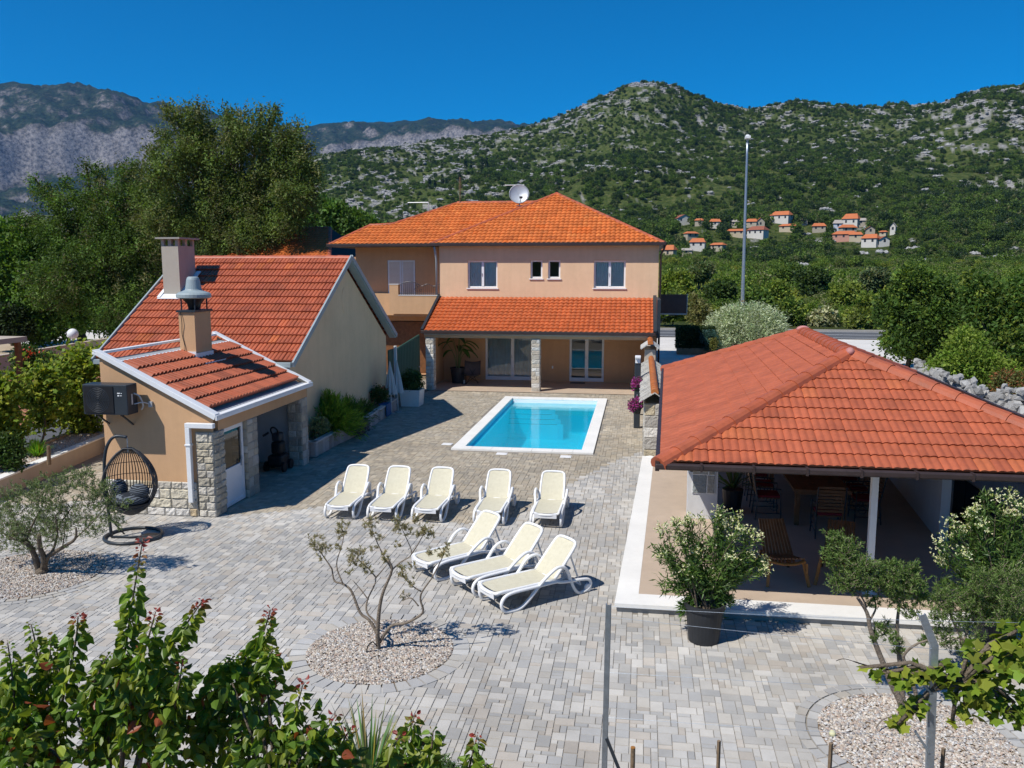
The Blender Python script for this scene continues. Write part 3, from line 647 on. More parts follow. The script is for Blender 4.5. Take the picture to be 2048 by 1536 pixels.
def window(parent, x0, x1, z0, z1, Y, cols=2, sill=True, curtain='white', name='window', fw=.075, rec=.10, door=False, handle=True):
    y = Y+rec; mb = MB(); mb.box(x0, x1, y, y+.06, z0, z0+fw); mb.box(x0, x1, y, y+.06, z1-fw, z1); mb.box(x0, x0+fw, y, y+.06, z0+fw, z1-fw); mb.box(x1-fw, x1, y, y+.06, z0+fw, z1-fw)
    cw = (x1-x0)/cols
    for k in range(1, cols): mb.box(x0+cw*k-fw*.75, x0+cw*k+fw*.75, y-.012, y+.058, z0+fw, z1-fw)
    if door: mb.box(x0+fw, x1-fw, y+.01, y+.05, z0+fw, z0+fw+.07)
    o = mb.build(name, M['white'], parent, bevel=.006)
    for k in range(cols):
        mb = MB(); a, b = x0+cw*k+fw*.7, x0+cw*(k+1)-fw*.7; mb.quad((a, y+.03, z0+fw*.8), (b, y+.03, z0+fw*.8), (b, y+.03, z1-fw*.8), (a, y+.03, z1-fw*.8)); mb.build('pane', M['doorglass' if door else 'glass'], o)
        if curtain:
            mb = MB(); a2, b2 = a, b
            if curtain == 'half': a2, b2 = (a+(b-a)*.0, b) if k else (a, b-(b-a)*.05)
            n = 22; pts = [(a2+(b2-a2)*i/n, Y+rec+.115+.02*math.sin(i*1.9)) for i in range(n+1)]
            for i in range(n): mb.quad((pts[i][0], pts[i][1], z0+.06), (pts[i+1][0], pts[i+1][1], z0+.06), (pts[i+1][0], pts[i+1][1], z1-.03), (pts[i][0], pts[i][1], z1-.03))
            mb.build('curtain', M['curtain'] if curtain != 'half' else M['curtain'], o)
    if handle:
        mb = MB(); xm = x0+cw; mb.box(xm-.045, xm-.025, y-.05, y-.013, (z0+z1)/2-.06, (z0+z1)/2+.06); mb.build('handle', M['greymetal'], o)
    if sill:
        mb = MB(); mb.box(x0-.05, x1+.05, Y-.05, Y+rec-.002, z0-.05, z0-.004); mb.build('sill', M['white'], o, bevel=.005)
    return o
STP = [(.52, .48, .40), (.60, .56, .49), (.46, .42, .34), (.56, .50, .38), (.64, .61, .55), (.50, .43, .31), (.42, .385, .32)]
def stoneface(mb, o, u, nrm, W, H, rh=.2, bw=(.22, .5), dep=.02, pal=None, seed=0, top=None, z=None):
    """rough-hewn blocks on the face spanned by u and +Z from corner o; nrm points out"""
    rd = random.Random(seed); o, u, nrm = vec(o), vec(u).normalized(), vec(nrm).normalized(); zz = 0; pal = pal or STP
    while zz < H-.02:
        hh = min(rh*rd.uniform(.8, 1.2), H-zz); hh = H-zz if H-zz-hh < .07 else hh; x = 0
        while x < W-.01:
            ww = min(rd.uniform(*bw), W-x); ww = W-x if W-x-ww < .09 else ww; c = rd.choice(pal); q = rd.uniform(.86, 1.12); c = tuple(i*q for i in c); g = .006; b = .018
            A = lambda a, h, d: o+u*a+V(0, 0, h)+nrm*d
            ou = [A(x+g, zz+g, .0), A(x+ww-g, zz+g, .0), A(x+ww-g, zz+hh-g, .0), A(x+g, zz+hh-g, .0)]
            nx_, nz_ = max(2, int(ww/.07)), max(2, int(hh/.06)); vs = []
            for j in range(nz_+1):
                for i in range(nx_+1):
                    a = x+g+b+(ww-2*g-2*b)*i/nx_; hh_ = zz+g+b+(hh-2*g-2*b)*j/nz_; vs.append(A(a, hh_, dep*rd.uniform(.45, 1.25)))
            n1 = nx_+1; fs = [(j*n1+i, j*n1+i+1, (j+1)*n1+i+1, (j+1)*n1+i) for j in range(nz_) for i in range(nx_)]
            L = len(vs); vs += ou
            fs += [tuple([L, L+1]+[i for i in range(nx_, -1, -1)]), tuple([L+1, L+2]+[(j)*n1+nx_ for j in range(nz_, -1, -1)]), tuple([L+2, L+3]+[nz_*n1+i for i in range(0, nx_+1)]), tuple([L+3, L]+[j*n1 for j in range(0, nz_+1)])]
            mb.add(vs, fs, c); x += ww
        zz += hh
def stonebox(name, x0, x1, y0, y1, z0, z1, parent, seed=0, rh=.2, bw=(.2, .42), pal=None, cap=False, dep=.018):
    mb = MB(); core = (.40, .37, .31); mb.box(x0, x1, y0, y1, z0, z1, core)
    stoneface(mb, (x0, y0, z0), (1, 0, 0), (0, -1, 0), x1-x0, z1-z0, rh, bw, dep, pal, seed); stoneface(mb, (x1, y0, z0), (0, 1, 0), (1, 0, 0), y1-y0, z1-z0, rh, bw, dep, pal, seed+1)
    stoneface(mb, (x1, y1, z0), (-1, 0, 0), (0, 1, 0), x1-x0, z1-z0, rh, bw, dep, pal, seed+2); stoneface(mb, (x0, y1, z0), (0, -1, 0), (-1, 0, 0), y1-y0, z1-z0, rh, bw, dep, pal, seed+3)
    return mb.build(name, M['stone'], parent)
# ================================================================ main house
FY = 37.9; XL, XR = -9.05, .74
house = thing('house', 'two storey peach house with orange hipped roof and a tiled porch behind the pool', 'house', (-4.2, FY, 0))
UW = [(-7.74, -6.38, 4.22, 5.44), (-4.89, -4.35, 4.65, 5.46), (-4.10, -3.55, 4.65, 5.46), (-2.07, -.68, 4.24, 5.44)]
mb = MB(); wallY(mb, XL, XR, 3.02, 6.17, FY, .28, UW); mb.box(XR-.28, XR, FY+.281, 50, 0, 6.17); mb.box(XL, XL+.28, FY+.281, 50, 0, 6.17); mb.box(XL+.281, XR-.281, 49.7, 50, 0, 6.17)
mb.build('upper_wall', M['wall_pink'], house)
LW = [(-6.95, -4.45, .05, 2.22), (-3.12, -1.57, .05, 2.22)]
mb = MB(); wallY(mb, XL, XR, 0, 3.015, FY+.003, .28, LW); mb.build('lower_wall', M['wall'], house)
mb = MB(); mb.box(XL+.3, XR-.3, FY+.3, 49.6, 2.9, 3.1); mb.box(XL+.3, XR-.3, FY+.3, 49.6, -.03, .02); mb.box(XL+.3, XR-.3, FY+2.6, FY+2.7, .03, 2.88); mb.box(XL+.3, XR-.3, FY+2.6, FY+2.7, 3.12, 6.15); mb.build('inner_floor', M['wall_grey'], house)
for i, q in enumerate(UW): window(house, *q, FY, 2 if q[1]-q[0] > 1 else 1, True, 'white' if q[1]-q[0] > 1 else None, handle=q[1]-q[0] > 1)
window(house, *LW[0], FY, 2, False, 'white', name='sliding_door', fw=.10, rec=.06, door=True)
dd = window(house, *LW[1], FY, 2, False, None, name='french_door', fw=.10, rec=.06, door=True)
# main hip roof
A0 = (-9.32, 37.62, 6.2); B0 = (.95, 37.62, 6.2); AP = (-4.18, 42.4, 8.72); RB = (-4.18, 46.0, 8.72); B1 = (.95, 50.4, 6.2); A1 = (-9.32, 50.4, 6.2)
OPAL = [(1.12, 1.25, 1.3), (.85, .8, .8), (1.05, .9, .7)]
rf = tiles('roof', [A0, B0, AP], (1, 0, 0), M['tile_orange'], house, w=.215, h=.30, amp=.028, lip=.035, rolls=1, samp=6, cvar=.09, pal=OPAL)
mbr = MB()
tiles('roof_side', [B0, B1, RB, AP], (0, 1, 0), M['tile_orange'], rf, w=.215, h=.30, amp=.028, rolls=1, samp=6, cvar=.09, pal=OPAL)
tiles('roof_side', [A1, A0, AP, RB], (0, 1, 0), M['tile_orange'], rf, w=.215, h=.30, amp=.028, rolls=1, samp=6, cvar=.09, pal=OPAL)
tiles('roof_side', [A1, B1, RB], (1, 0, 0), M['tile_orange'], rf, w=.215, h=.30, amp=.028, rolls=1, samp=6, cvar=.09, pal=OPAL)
ridge(mbr, A0, AP); ridge(mbr, B0, AP); ridge(mbr, AP, RB)
# left wing roof
WE = (-14.4, 38.35, 6.2); K1 = (-12.98, 40.2, 7.16); K2 = (-11.95, 40.25, 7.19); RL = (-9.15, 42.5, 8.34); RR_ = (-4.9, 42.5, 8.34); WV = (-9.32, 38.35, 6.2)
wg = tiles('wing_roof', [WE, WV, (-5.0, 42.5, 8.34), RL, K2, K1], (1, 0, 0), M['tile_orange'], rf, w=.215, h=.30, amp=.028, lip=.035, rolls=1, samp=6, cvar=.09, pal=OPAL, seed=3)
mb = MB(); mb.poly([K1, K2, (-11.95, 46.7, 7.19-.06), (-14.4, 46.7, 6.2), (-14.4, 38.36, 6.19)]); mb.poly([K2, RL, (-9.15, 46.7, 7.0), (-11.95, 46.7, 6.9)]); mb.poly([RL, (-5.0, 42.51, 8.33), (-9.3, 46.7, 6.2), (-11, 46.7, 6.2)])
mb.build('wing_roof_back', M['tile_orange'], rf)
ridge(mbr, WE, K1, .10); ridge(mbr, K1, K2, .10); ridge(mbr, K2, RL, .10); ridge(mbr, RL, RR_, .11)
mbr.build('ridge_tiles', M['tile'], rf)
mb = MB(); mb.box(-9.42, 1.02, 37.49, 37.61, 6.08, 6.22); mb.box(-9.3, .93, 37.63, 37.89, 6.085, 6.125); mb.box(.96, 1.06, 37.61, 50.4, 6.08, 6.22); mb.box(XR+.002, .95, FY+.01, 50.3, 6.09, 6.125); mb.box(-14.5, -9.43, 38.23, 38.33, 6.08, 6.21); mb.box(-14.4, -9.3, 38.35, 39.58, 6.09, 6.125); mb.box(-14.52, -14.42, 38.33, 46.7, 6.08, 6.2)
gt = mb.build('gutter', M['darkbrown'], house, bevel=.01)
mb = MB(); mb.tube([(.98, 37.6, 6.08), (.94, 37.7, 5.9), (.82, 37.84, 5.7), (.82, 37.84, .1)], .05, 8); mb.build('downpipe', M['darkbrown'], house, smooth=True)
mb = MB(); mb.tube([(-9.2, 37.6, 6.06), (-9.18, 37.72, 5.8), (-9.16, 37.82, 5.5), (-9.16, 37.84, 3.9)], .05, 8); mb.build('downpipe', M['bluegrey'], house, smooth=True)
# wing body
DW = [(-11.99, -10.62, 3.12, 5.48)]
mb = MB(); wallY(mb, -13.55, XL-.002, 0, 6.08, 39.6, .25, DW+[(-12.9, -9.6, .05, 2.6)]); mb.box(-13.55, -13.3, 39.86, 46.5, 0, 6.08); mb.box(-13.29, XL-.002, 46.2, 46.5, 0, 6.08); mb.box(-13.29, XL-.002, 43, 43.1, 0, 6.08)
mb.build('wing_wall', M['wall'], house)
mb = MB()
for x0, x1 in ((-11.97, -11.315), (-11.295, -10.64)):
    for a in ((x0, x1, 3.13, 3.2), (x0, x1, 5.4, 5.47), (x0, x0+.07, 3.2, 5.4), (x1-.07, x1, 3.2, 5.4)): mb.box(a[0], a[1], 39.60, 39.64, a[2], a[3])
    z = 3.22
    while z < 5.38: mb.quad((x0+.07, 39.635, z), (x1-.07, 39.635, z), (x1-.07, 39.61, z+.045), (x0+.07, 39.61, z+.045)); z += .055
mb.build('shutter', M['white'], house)
bal = MB(); bal.box(-11.42, -9.06, 37.95, 38.10, 3.02, 3.86); bal.box(-11.42, -11.0, 37.949, 38.25, 3.861, 4.36); bal.box(-11.42, -11.28, 38.101, 39.59, 3.02, 3.86); bal.box(-11.28, -9.06, 38.101, 39.59, 2.9, 3.08); bal.box(-13.55, -11.43, 38.9, 39.59, 2.9, 3.9)
bc = bal.build('balcony', M['wall_shed'], house)
mb = MB(); mb.box(-11.0, -9.06, 37.93, 38.12, 3.861, 3.89); mb.box(-11.44, -10.98, 37.93, 38.27, 4.361, 4.385); mb.build('coping', M['whitestone'], bc)
mb = MB(); n = 20; 
for i in range(n+1):
    x = -10.97+1.88*i/n; zt = 4.34+.16*math.sin(PI*min(1, i/n*1.9)) if i < n*.53 else 4.34+.05*math.sin(i)
    mb.tube([(x, 38.02, 3.89), (x, 38.02, zt)], .009, 5)
mb.tube([(-10.97+1.88*i/20, 38.02, 4.34+(.16*math.sin(PI*min(1, i/20*1.9)) if i < 11 else .05*math.sin(i))) for i in range(21)], .013, 6); mb.tube([(-10.97, 38.02, 3.97), (-9.09, 38.02, 3.97)], .010, 5)
for x, z in ((-10.2, 4.15), (-10.05, 4.25), (-10.12, 4.35), (-9.95, 4.1)): mb.tube([(x+.05*math.cos(t_*.7), 38.01, z+.05*math.sin(t_*.7)) for t_ in range(8)], .008, 5)
mb.build('railing', M['anth'], bc)
mb = MB(); mb.box(-12.85, -9.65, 39.72, 39.78, .05, 2.55); mb.build('dark_recess_panel', M['wood'], house)  # brown panel put in for the dark recess below the balcony
# porch
PG = 34.75
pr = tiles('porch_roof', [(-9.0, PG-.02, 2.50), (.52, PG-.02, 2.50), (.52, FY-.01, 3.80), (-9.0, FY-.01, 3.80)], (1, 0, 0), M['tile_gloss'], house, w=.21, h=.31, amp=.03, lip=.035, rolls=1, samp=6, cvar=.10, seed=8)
mb = MB(); mb.box(-9.10, .62, PG-.14, PG-.03, 2.40, 2.53); mb.build('porch_gutter', M['darkbrown'], house, bevel=.012)
mb = MB(); mb.beam((-9.06, PG-.05, 2.52), (-9.06, FY-.01, 3.86), .10, .16); mb.build('verge_flashing', M['anth'], house); mb = MB(); mb.beam((.60, PG-.05, 2.52), (.60, FY-.01, 3.86), .14, .16); mb.box(.66, XR+.06, PG+.1, FY-.004, 2.3, 3.84); mb.build('verge_flashing', M['anth'], house)
mb = MB(); mb.box(-8.98, .5, PG+.02, PG+.24, 2.22, 2.44); mb.box(-8.98, .5, PG+.26, FY-.01, 2.40, 2.45); mb.box(.36, .5, PG+.9, FY-.01, 0, 2.39); mb.box(-8.95, -8.9, PG+.36, FY-.01, .02, 2.39); mb.build('porch_beam', M['wall'], house)
mb = MB(); mb.box(-8.98, .5, PG-.025, PG+.015, 2.33, 2.43); mb.build('beam_trim', M['wall_pale'], house)
for i, x in enumerate((-8.92, -4.42)): stonebox('porch_pillar', x, x+.34, PG+.0, PG+.34, .0, 2.215, house, seed=10+i*7, rh=.17, bw=(.15, .36), pal=[(.62, .58, .51), (.68, .65, .60), (.55, .50, .42), (.72, .69, .63), (.60, .52, .42)])
sheet('porch_floor', [(-9.0, PG-.25), (.55, PG-.25), (.55, FY), (-9.0, FY)], .022, M['terrace'])
mb = MB(); mb.box(-3.9, -3.84, FY-.02, FY, .62, .74); mb.build('wall_socket', M['white'], house)
# dish and aerials
dc = V(-5.93, 41.6, 8.62)
sdsh = MB(); sdsh.tube([dc+V(.02, .02, -.55), dc+V(.02, .10, -.05)], .03, 8); sdsh.tube([dc+V(-.15, .1, -.52), dc+V(.2, .1, -.52)], .025, 6)
ds = sdsh.build('satellite_dish', M['greymetal'], house)
mb = MB(); rim = []; prof = [(.0, .0), (.15, .012), (.30, .045), (.42, .09), (.47, .12)]
mb.lathe([(r*1, -h) for r, h in prof], (0, 0, 0), 28, axis='y'); mb.v = [(x*.92, y, z) for x, y, z in mb.v]
mb.lathe([(.47, -.12), (.485, -.125), (.485, -.10), (.3, -.02), (.0, .02)], (0, 0, 0), 28, axis='y'); rot = Matrix.Rotation(R(8), 4, 'Z') @ Matrix.Rotation(R(-18), 4, 'X')
mb.v = [tuple(rot @ V(*q)+dc+V(0, .02, .0)) for q in mb.v]; mb.build('reflector', M['greymetal'], ds, smooth=True)
mb = MB(); mb.tube([dc+V(.02, -.05, -.46), dc+V(.16, -.42, -.20)], .016, 6); mb.box(dc.x+.09, dc.x+.24, dc.y-.52, dc.y-.40, dc.z-.22, dc.z-.12); mb.build('feed_arm', M['black'], ds)
mb = MB(); c = V(-6.1, 42.1, 9.12); mb.tube([c-V(0, 0, .75), c+V(0, 0, .05)], .018, 6); mb.tube([c+V(-.6, 0, 0), c+V(.35, 0, 0)], .022, 6); mb.build('aerial', M['greymetal'], house)
mb = MB(); c = AY(920, 362, 42.4); b = AY(920, 405, 42.4); mb.tube([b-V(0, 0, .2), c+V(0, 0, .2)], .02, 6)
for k in range(7): mb.tube([c+V(-.06-.01*k, 0, .15-.1*k), c+V(.06+.01*k, 0, .15-.1*k)], .012, 5)
mb.build('aerial', M['stake'], house)
mb = MB(); b = AY(857, 423, 41.6); c = AY(857, 405, 41.6); mb.tube([b-V(0, 0, .15), c], .022, 6); mb.tube([c+V(-1.05, 0, 0), c], .026, 6)
for k in range(3): mb.tube([c+V(-.3+.0*k, 0, -.08-.07*k), c+V(.12, 0, -.08-.07*k)], .012, 5)
mb.build('aerial', M['greymetal'], house)
# rear neighbour house
nb = thing('house', 'low orange tiled house half hidden behind the big feathery tree', 'house', (-20.5, 48, 0))
mb = MB(); mb.box(-22.5, -17.6, 45.6, 53, 0, 5.75); mb.box(-17.59, -14.8, 46.2, 52, 0, 5.7); mb.build('wall', M['wall'], nb)
rr2 = tiles('roof', [(-23, 45, 5.7), (-16.9, 45, 5.7), (-18.3, 49, 7.45), (-21.5, 49, 7.45)], (1, 0, 0), M['tile_orange'], nb, w=.215, h=.30, amp=.028, rolls=1, samp=6, cvar=.09, pal=OPAL)
mb = MB(); mb.poly([(-23, 45.01, 5.69), (-21.5, 49, 7.44), (-23, 53, 5.7)]); mb.poly([(-16.9, 45.01, 5.69), (-16.9, 53, 5.69), (-18.3, 49, 7.44)]); mb.poly([(-23, 53, 5.69), (-16.9, 53, 5.69), (-18.3, 49.01, 7.44), (-21.5, 49.01, 7.44)]); mb.build('roof_slope', M['tile_orange'], rr2)
mb = MB(); ridge(mb, (-21.5, 49, 7.45), (-18.3, 49, 7.45)); ridge(mb, (-16.9, 45, 5.7), (-18.3, 49, 7.45)); mb.build('ridge_tiles', M['tile'], rr2)
# ================================================================ gabled outbuilding
gx = -9.3; gb = thing('outbuilding', 'sand rendered gabled outbuilding with red tiled roof and blue-grey bargeboards', 'building', (-13, 26, 0))
y0, y1, ym, ze, zr = 21.55, 30.35, 26.0, 2.62, 5.25
mb = MB(); pts = [(y0, 0), (y1, 0), (y1, ze), (ym, zr), (y0, ze)]
for x in (gx, -14.55):
    mb.poly([(x, a, b) for a, b in (pts if x == gx else pts[::-1])])
for (a, b), (c, d) in (((y0, 0), (y0, ze)), ((y1, 0), (y1, ze))): mb.quad((gx, a, b), (-14.55, a, b), (-14.55, c, d), (gx, c, d))
mb.build('wall', M['wall_beige'], gb)
mb = MB(); mb.add([(gx+.015, 26.0+.27*math.cos(2*PI*k/24), 4.12+.40*math.sin(2*PI*k/24)) for k in range(24)]+[(gx-.01, 26.0+.29*math.cos(2*PI*k/24), 4.12+.42*math.sin(2*PI*k/24)) for k in range(24)], [tuple(range(24))]+[(k, k+24, (k+1) % 24+24, (k+1) % 24) for k in range(24)]); mb.build('oval_vent', M['wall_beige'], gb)
E0 = (-14.78, 21.3, 2.68); E1 = (-9.06, 21.3, 2.68); R1 = (-9.06, 26, 5.46); R0 = (-14.78, 26, 5.46); E2 = (-9.06, 30.7, 2.68); E3 = (-14.78, 30.7, 2.68)
PAL2 = [(1.15, 1.2, .9), (.88, .88, .95), (1.12, 1.1, 1.0)]
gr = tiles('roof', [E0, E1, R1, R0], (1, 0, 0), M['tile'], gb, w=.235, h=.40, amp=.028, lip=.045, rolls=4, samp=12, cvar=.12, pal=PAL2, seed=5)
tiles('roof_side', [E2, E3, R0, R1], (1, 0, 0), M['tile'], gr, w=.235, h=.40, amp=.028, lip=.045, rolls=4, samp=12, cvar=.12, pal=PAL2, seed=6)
mb = MB(); ridge(mb, R0, R1, .12, .38, cols=((1.1, 1.1, 1.3), (1, 1, 1.2), (1.2, 1.2, 1.4))); mb.build('ridge_tiles', M['tile'], gr)
mb = MB(); mb.beam((-9.03, 21.16, 2.62), (-9.03, 26, 5.48), .05, .15, up=(0, 0, 1)); mb.beam((-9.03, 30.84, 2.62), (-9.03, 26.0, 5.48), .056, .15, up=(0, 0, 1)); mb.beam((-9.16, 21.22, 2.58), (-9.16, 26, 5.41), .22, .05); mb.beam((-9.165, 30.78, 2.57), (-9.165, 26, 5.40), .24, .08); mb.build('bargeboard', M['bluegrey'], gb); mb = MB(); mb.beam((-14.8, 21.16, 2.62), (-14.8, 26, 5.48), .05, .18); mb.build('bargeboard', M['bluegrey'], gb)
mb = MB(); mb.box(-14.78, -9.10, 21.14, 21.27, 2.54, 2.67); mb.build('gutter', M['bluegrey'], gb, bevel=.01)
mb = MB(); mb.box(-9.38, -9.28, 21.42, 21.52, .05, 2.53); mb.build('downpipe', M['greymetal'], gb)
mb = MB(); a, b, c, d = -14.28, -13.74, 24.0, 24.95; mb.box(a, b, c, d, 4.1, 5.80)
for x0_, x1_, y0_, y1_ in ((a, a+.09, c, c+.09), (b-.09, b, c, c+.09), (a, a+.09, d-.09, d), (b-.09, b, d-.09, d), ((a+b)/2-.05, (a+b)/2+.05, c, c+.09), (b-.09, b, (c+d)/2-.06, (c+d)/2+.06), (a, a+.09, (c+d)/2-.06, (c+d)/2+.06)): mb.box(x0_, x1_, y0_, y1_, 5.801, 6.0)
ch = mb.build('chimney', M['wall_grey'], gb)
mb = MB(); mb.box(a-.12, b+.12, c-.12, d+.12, 6.002, 6.05); mb.build('chimney_cap', M['concrete'], ch)
mb = MB(); mb.beam((a-.1, c-.12, 4.29), (b+.1, c-.12, 4.29), .26, .02, up=(0, -.5, .85)); mb.beam((b+.06, c-.2, 4.27), (b+.06, d+.1, 5.03), .14, .03); mb.beam((a-.06, c-.2, 4.27), (a-.06, d+.1, 5.03), .10, .03); mb.build('flashing', M['white'], ch)
# ================================================================ shed with lean-to roof
sx0, sx1, sy0, sy1 = -11.12, -8.66, 16.12, 21.12
sh = thing('shed', 'apricot shed with sloping red tiled roof, white trim and stone pillars', 'shed', (-9.9, 18.6, 0))
zl, zr_ = 3.34, 2.10
zat = lambda x: zl+(zr_-zl)*(x-sx0)/(sx1-sx0)
mb = MB(); xs_ = [sx0, -9.05, sx1]
mb.poly([(sx0, sy0, .0), (-9.05, sy0, 0), (-9.05, sy0, 1.78), (sx1, sy0, 1.78), (sx1, sy0, zr_), (sx0, sy0, zl)]); mb.poly([(sx0, sy0+.2, .0), (sx0, sy0+.2, zl), (sx1, sy0+.2, zr_), (sx1, sy0+.2, 0)])
mb.quad((-9.05, sy0, 0), (-9.05, sy0+.2, 0), (-9.05, sy0+.2, 1.78), (-9.05, sy0, 1.78))
mb.poly([(sx0, sy1, .0), (sx0, sy1, zl), (sx1, sy1, zr_), (sx1, sy1, 0)]); mb.box(sx0, sx0+.2, sy0+.201, sy1-.002, 0, zl-.1)
mb.box(sx1-.22, sx1, sy0+.201, sy1-.01, 1.79, zr_)
mb.build('wall', M['wall_shed'], sh)
mb = MB(); mb.box(sx0+.21, -9.1, 18.2, 18.3, 0, 2.2); mb.box(sx0+.205, sx0+.215, 18.31, sy1-.22, 0, 2.3); mb.box(sx0+.22, sx1-.3, sy1-.14, sy1-.01, 0, 2.05); mb.build('inner_wall', M['wall_white'], sh)
mb = MB(); pal3 = [(.62, .57, .48), (.70, .66, .60), (.56, .49, .38), (.66, .60, .47), (.74, .71, .66), (.60, .47, .30)]
mb.box(-10.7, -9.06, sy0-.05, sy0-.003, 0, .72, (.45, .42, .36)); stoneface(mb, (sx0, sy0-.05, 0), (1, 0, 0), (0, -1, 0), 2.05, .74, .19, (.2, .5), .03, pal3, 3); mb.box(sx0, -10.72, sy0-.05, sy0-.003, 0, .72, (.45, .42, .36)); stoneface(mb, (sx0, sy0+1, 0), (0, -1, 0), (-1, 0, 0), 1.05, .74, .19, (.2, .5), .03, pal3, 4)
mb.build('stone_plinth', M['stone'], sh)
pal4 = [(.54, .50, .42), (.60, .56, .49), (.47, .43, .35), (.52, .46, .35), (.42, .385, .32)]
stonebox('corner_pillar', -9.04, -8.66, sy0-.03, sy0+.42, 0, 1.80, sh, 41, .155, (.15, .3), pal4, dep=.03)
stonebox('pillar', -9.04, -8.66, 17.62, 18.12, 0, 1.785, sh, 45, .2, (.2, .32), pal4)
stonebox('pillar', -9.04, -8.66, 20.72, 21.1, 0, 1.785, sh, 49, .2, (.2, .32), pal4)
dr = MB(); dr.box(-8.80, -8.74, 16.60, 16.68, .02, 1.76); dr.box(-8.80, -8.74, 17.5, 17.58, .02, 1.76); dr.box(-8.80, -8.74, 16.68, 17.5, 1.68, 1.76); dr.box(-8.80, -8.74, 16.68, 17.5, .02, .10); dr.box(-8.80, -8.74, 16.68, 17.5, .78, .86); d_ = dr.build('door', M['white'], sh, bevel=.005)
mb = MB(); mb.quad((-8.77, 16.68, .86), (-8.77, 17.5, .86), (-8.77, 17.5, 1.68), (-8.77, 16.68, 1.68)); mb.build('pane', M['glass'], d_)
mb = MB(); mb.quad((-8.76, 16.68, .10), (-8.76, 17.5, .10), (-8.76, 17.5, .78), (-8.76, 16.68, .78)); mb.build('panel', M['white'], d_)
mb = MB(); mb.box(-8.74, -8.70, 17.40, 17.43, .80, .95); mb.build('handle', M['greymetal'], d_)
TA = (sx0+.42, sy0+.14, 3.34-.42*.504+.0); TB = (sx1-.30, sy0+.14, zat(sx1-.30)+.02)
srf = tiles('roof', [(sx1-.20, sy1-.16, zat(sx1-.20)+.05), (sx1-.20, sy0+.16, zat(sx1-.20)+.05), (sx0+.40, sy0+.16, zat(sx0+.40)+.05), (sx0+.40, sy1-.16, zat(sx0+.40)+.05)], (0, 1, 0), M['tile'], sh, w=.30, h=.335, amp=.062, lip=.055, rolls=4, samp=12, cvar=.10, pal=[(.8, .8, .8), (1.1, 1, .9)], seed=12)
mb = MB(); mb.poly([(sx0+.1, sy0+.02, zat(sx0+.1)-.02), (sx1-.02, sy0+.02, zat(sx1)-.02), (sx1-.02, sy1-.02, zat(sx1)-.02), (sx0+.1, sy1-.02, zat(sx0+.1)-.02)]); mb.build('roof_deck', M['concrete'], srf)
mb = MB(); mb.beam((sx0-.08, sy0-.0, zat(sx0)+.13), (sx1+.10, sy0-.0, zat(sx1)+.075), .20, .035); mb.beam((sx0-.08, sy1+.0, zat(sx0)+.13), (sx1+.10, sy1+.0, zat(sx1)+.075), .20, .035)
mb.box(sx1-.02, sx1+.14, sy0-.10, sy1+.10, zat(sx1)+.030, zat(sx1)+.068); mb.box(sx1+.105, sx1+.14, sy0-.10, sy1+.10, zat(sx1)-.04, zat(sx1)+.029)
mb.box(sx0-.10, sx0+.04, sy0-.09, sy1+.09, zat(sx0)+.04, zat(sx0)+.09); mb.box(sx0+.33, sx0+.42, sy0+.1, sy1-.1, zat(sx0+.4)+.06, zat(sx0+.4)+.10)
mb.beam((sx0, sy0-.095, zat(sx0)+.08), (sx1+.1, sy0-.095, zat(sx1)+.02), .02, .10)
mb.build('trim', M['white'], sh, bevel=.006)
mb = MB(); mb.box(sx1-.19, sx1-.025, sy0+.1, sy1-.1, zat(sx1-.1)+.0, zat(sx1-.1)+.03); mb.box(sx0+.05, sx0+.32, sy0+.1, sy1-.1, zat(sx0+.2)-.02, zat(sx0+.2)+.005); mb.build('gutter', M['greymetal'], sh)
mb = MB(); mb.box(-9.22, -8.60, sy0-.14, sy0-.03, 1.90, 2.0); mb.box(-9.22, -9.12, sy0-.14, sy0-.04, .32, 1.90); mb.box(-9.235, -9.105, sy0-.155, sy0-.03, 1.52, 1.56); mb.build('downpipe', M['white'], sh, bevel=.008)
mb = MB(); mb.box(-10.74, -10.34, 18.62, 19.38, 2.8, 4.12); cst = mb.build('chimney', M['wall_shed'], sh)
mb = MB(); c = V(-10.54, 19.0, 0); mb.box(-10.78, -10.30, 18.58, 19.42, 4.122, 4.17)
for a, b in ((-.17, -.28), (.17, -.28), (-.17, .28), (.17, .28)): mb.tube([c+V(a, b, 4.17), c+V(a, b, 4.45)], .02, 6)
mb.build('chimney_top', M['anth'], cst)
mb = MB(); mb.lathe([(.13, 4.17), (.16, 4.3), (.24, 4.4), (.30, 4.46)], (c.x, c.y, 0), 24); mb.build('cowl_throat', M['black'], cst, smooth=True)
mb = MB(); mb.lathe([(.0, 4.44), (.36, 4.44), (.40, 4.46), (.40, 4.53), (.36, 4.57), (.20, 4.63), (.185, 4.66), (.15, 4.88), (.13, 4.93), (.10, 4.95), (.0, 4.95)], (c.x, c.y, 0), 28); mb.build('cowl', M['bluegrey'], cst, smooth=False)
mb = MB(); mb.beam((-10.78, 18.50, zat(-10.78)+.06), (-10.14, 18.50, zat(-10.14)+.06), .18, .03); mb.beam((-10.18, 18.5, zat(-10.18)+.07), (-10.18, 19.5, zat(-10.18)+.07), .26, .03); mb.box(-10.34, -10.315, 18.6, 19.4, 2.9, 3.16); mb.box(-10.75, -10.33, 18.59, 18.615, 2.95, 3.20); mb.build('flashing', M['white'], cst)
mb = MB(); mb.tube(cat_rom([(-10.68, 18.6, 4.17), (-10.64, 18.58, 3.9), (-10.66, 18.6, 3.6), (-10.6, 18.59, 3.25), (-10.7, 18.45, 3.14), (-10.62, 17.9, 3.15), (-10.5, 17.2, 3.1)], 4), .008, 5); mb.build('cable', M['black'], cst)
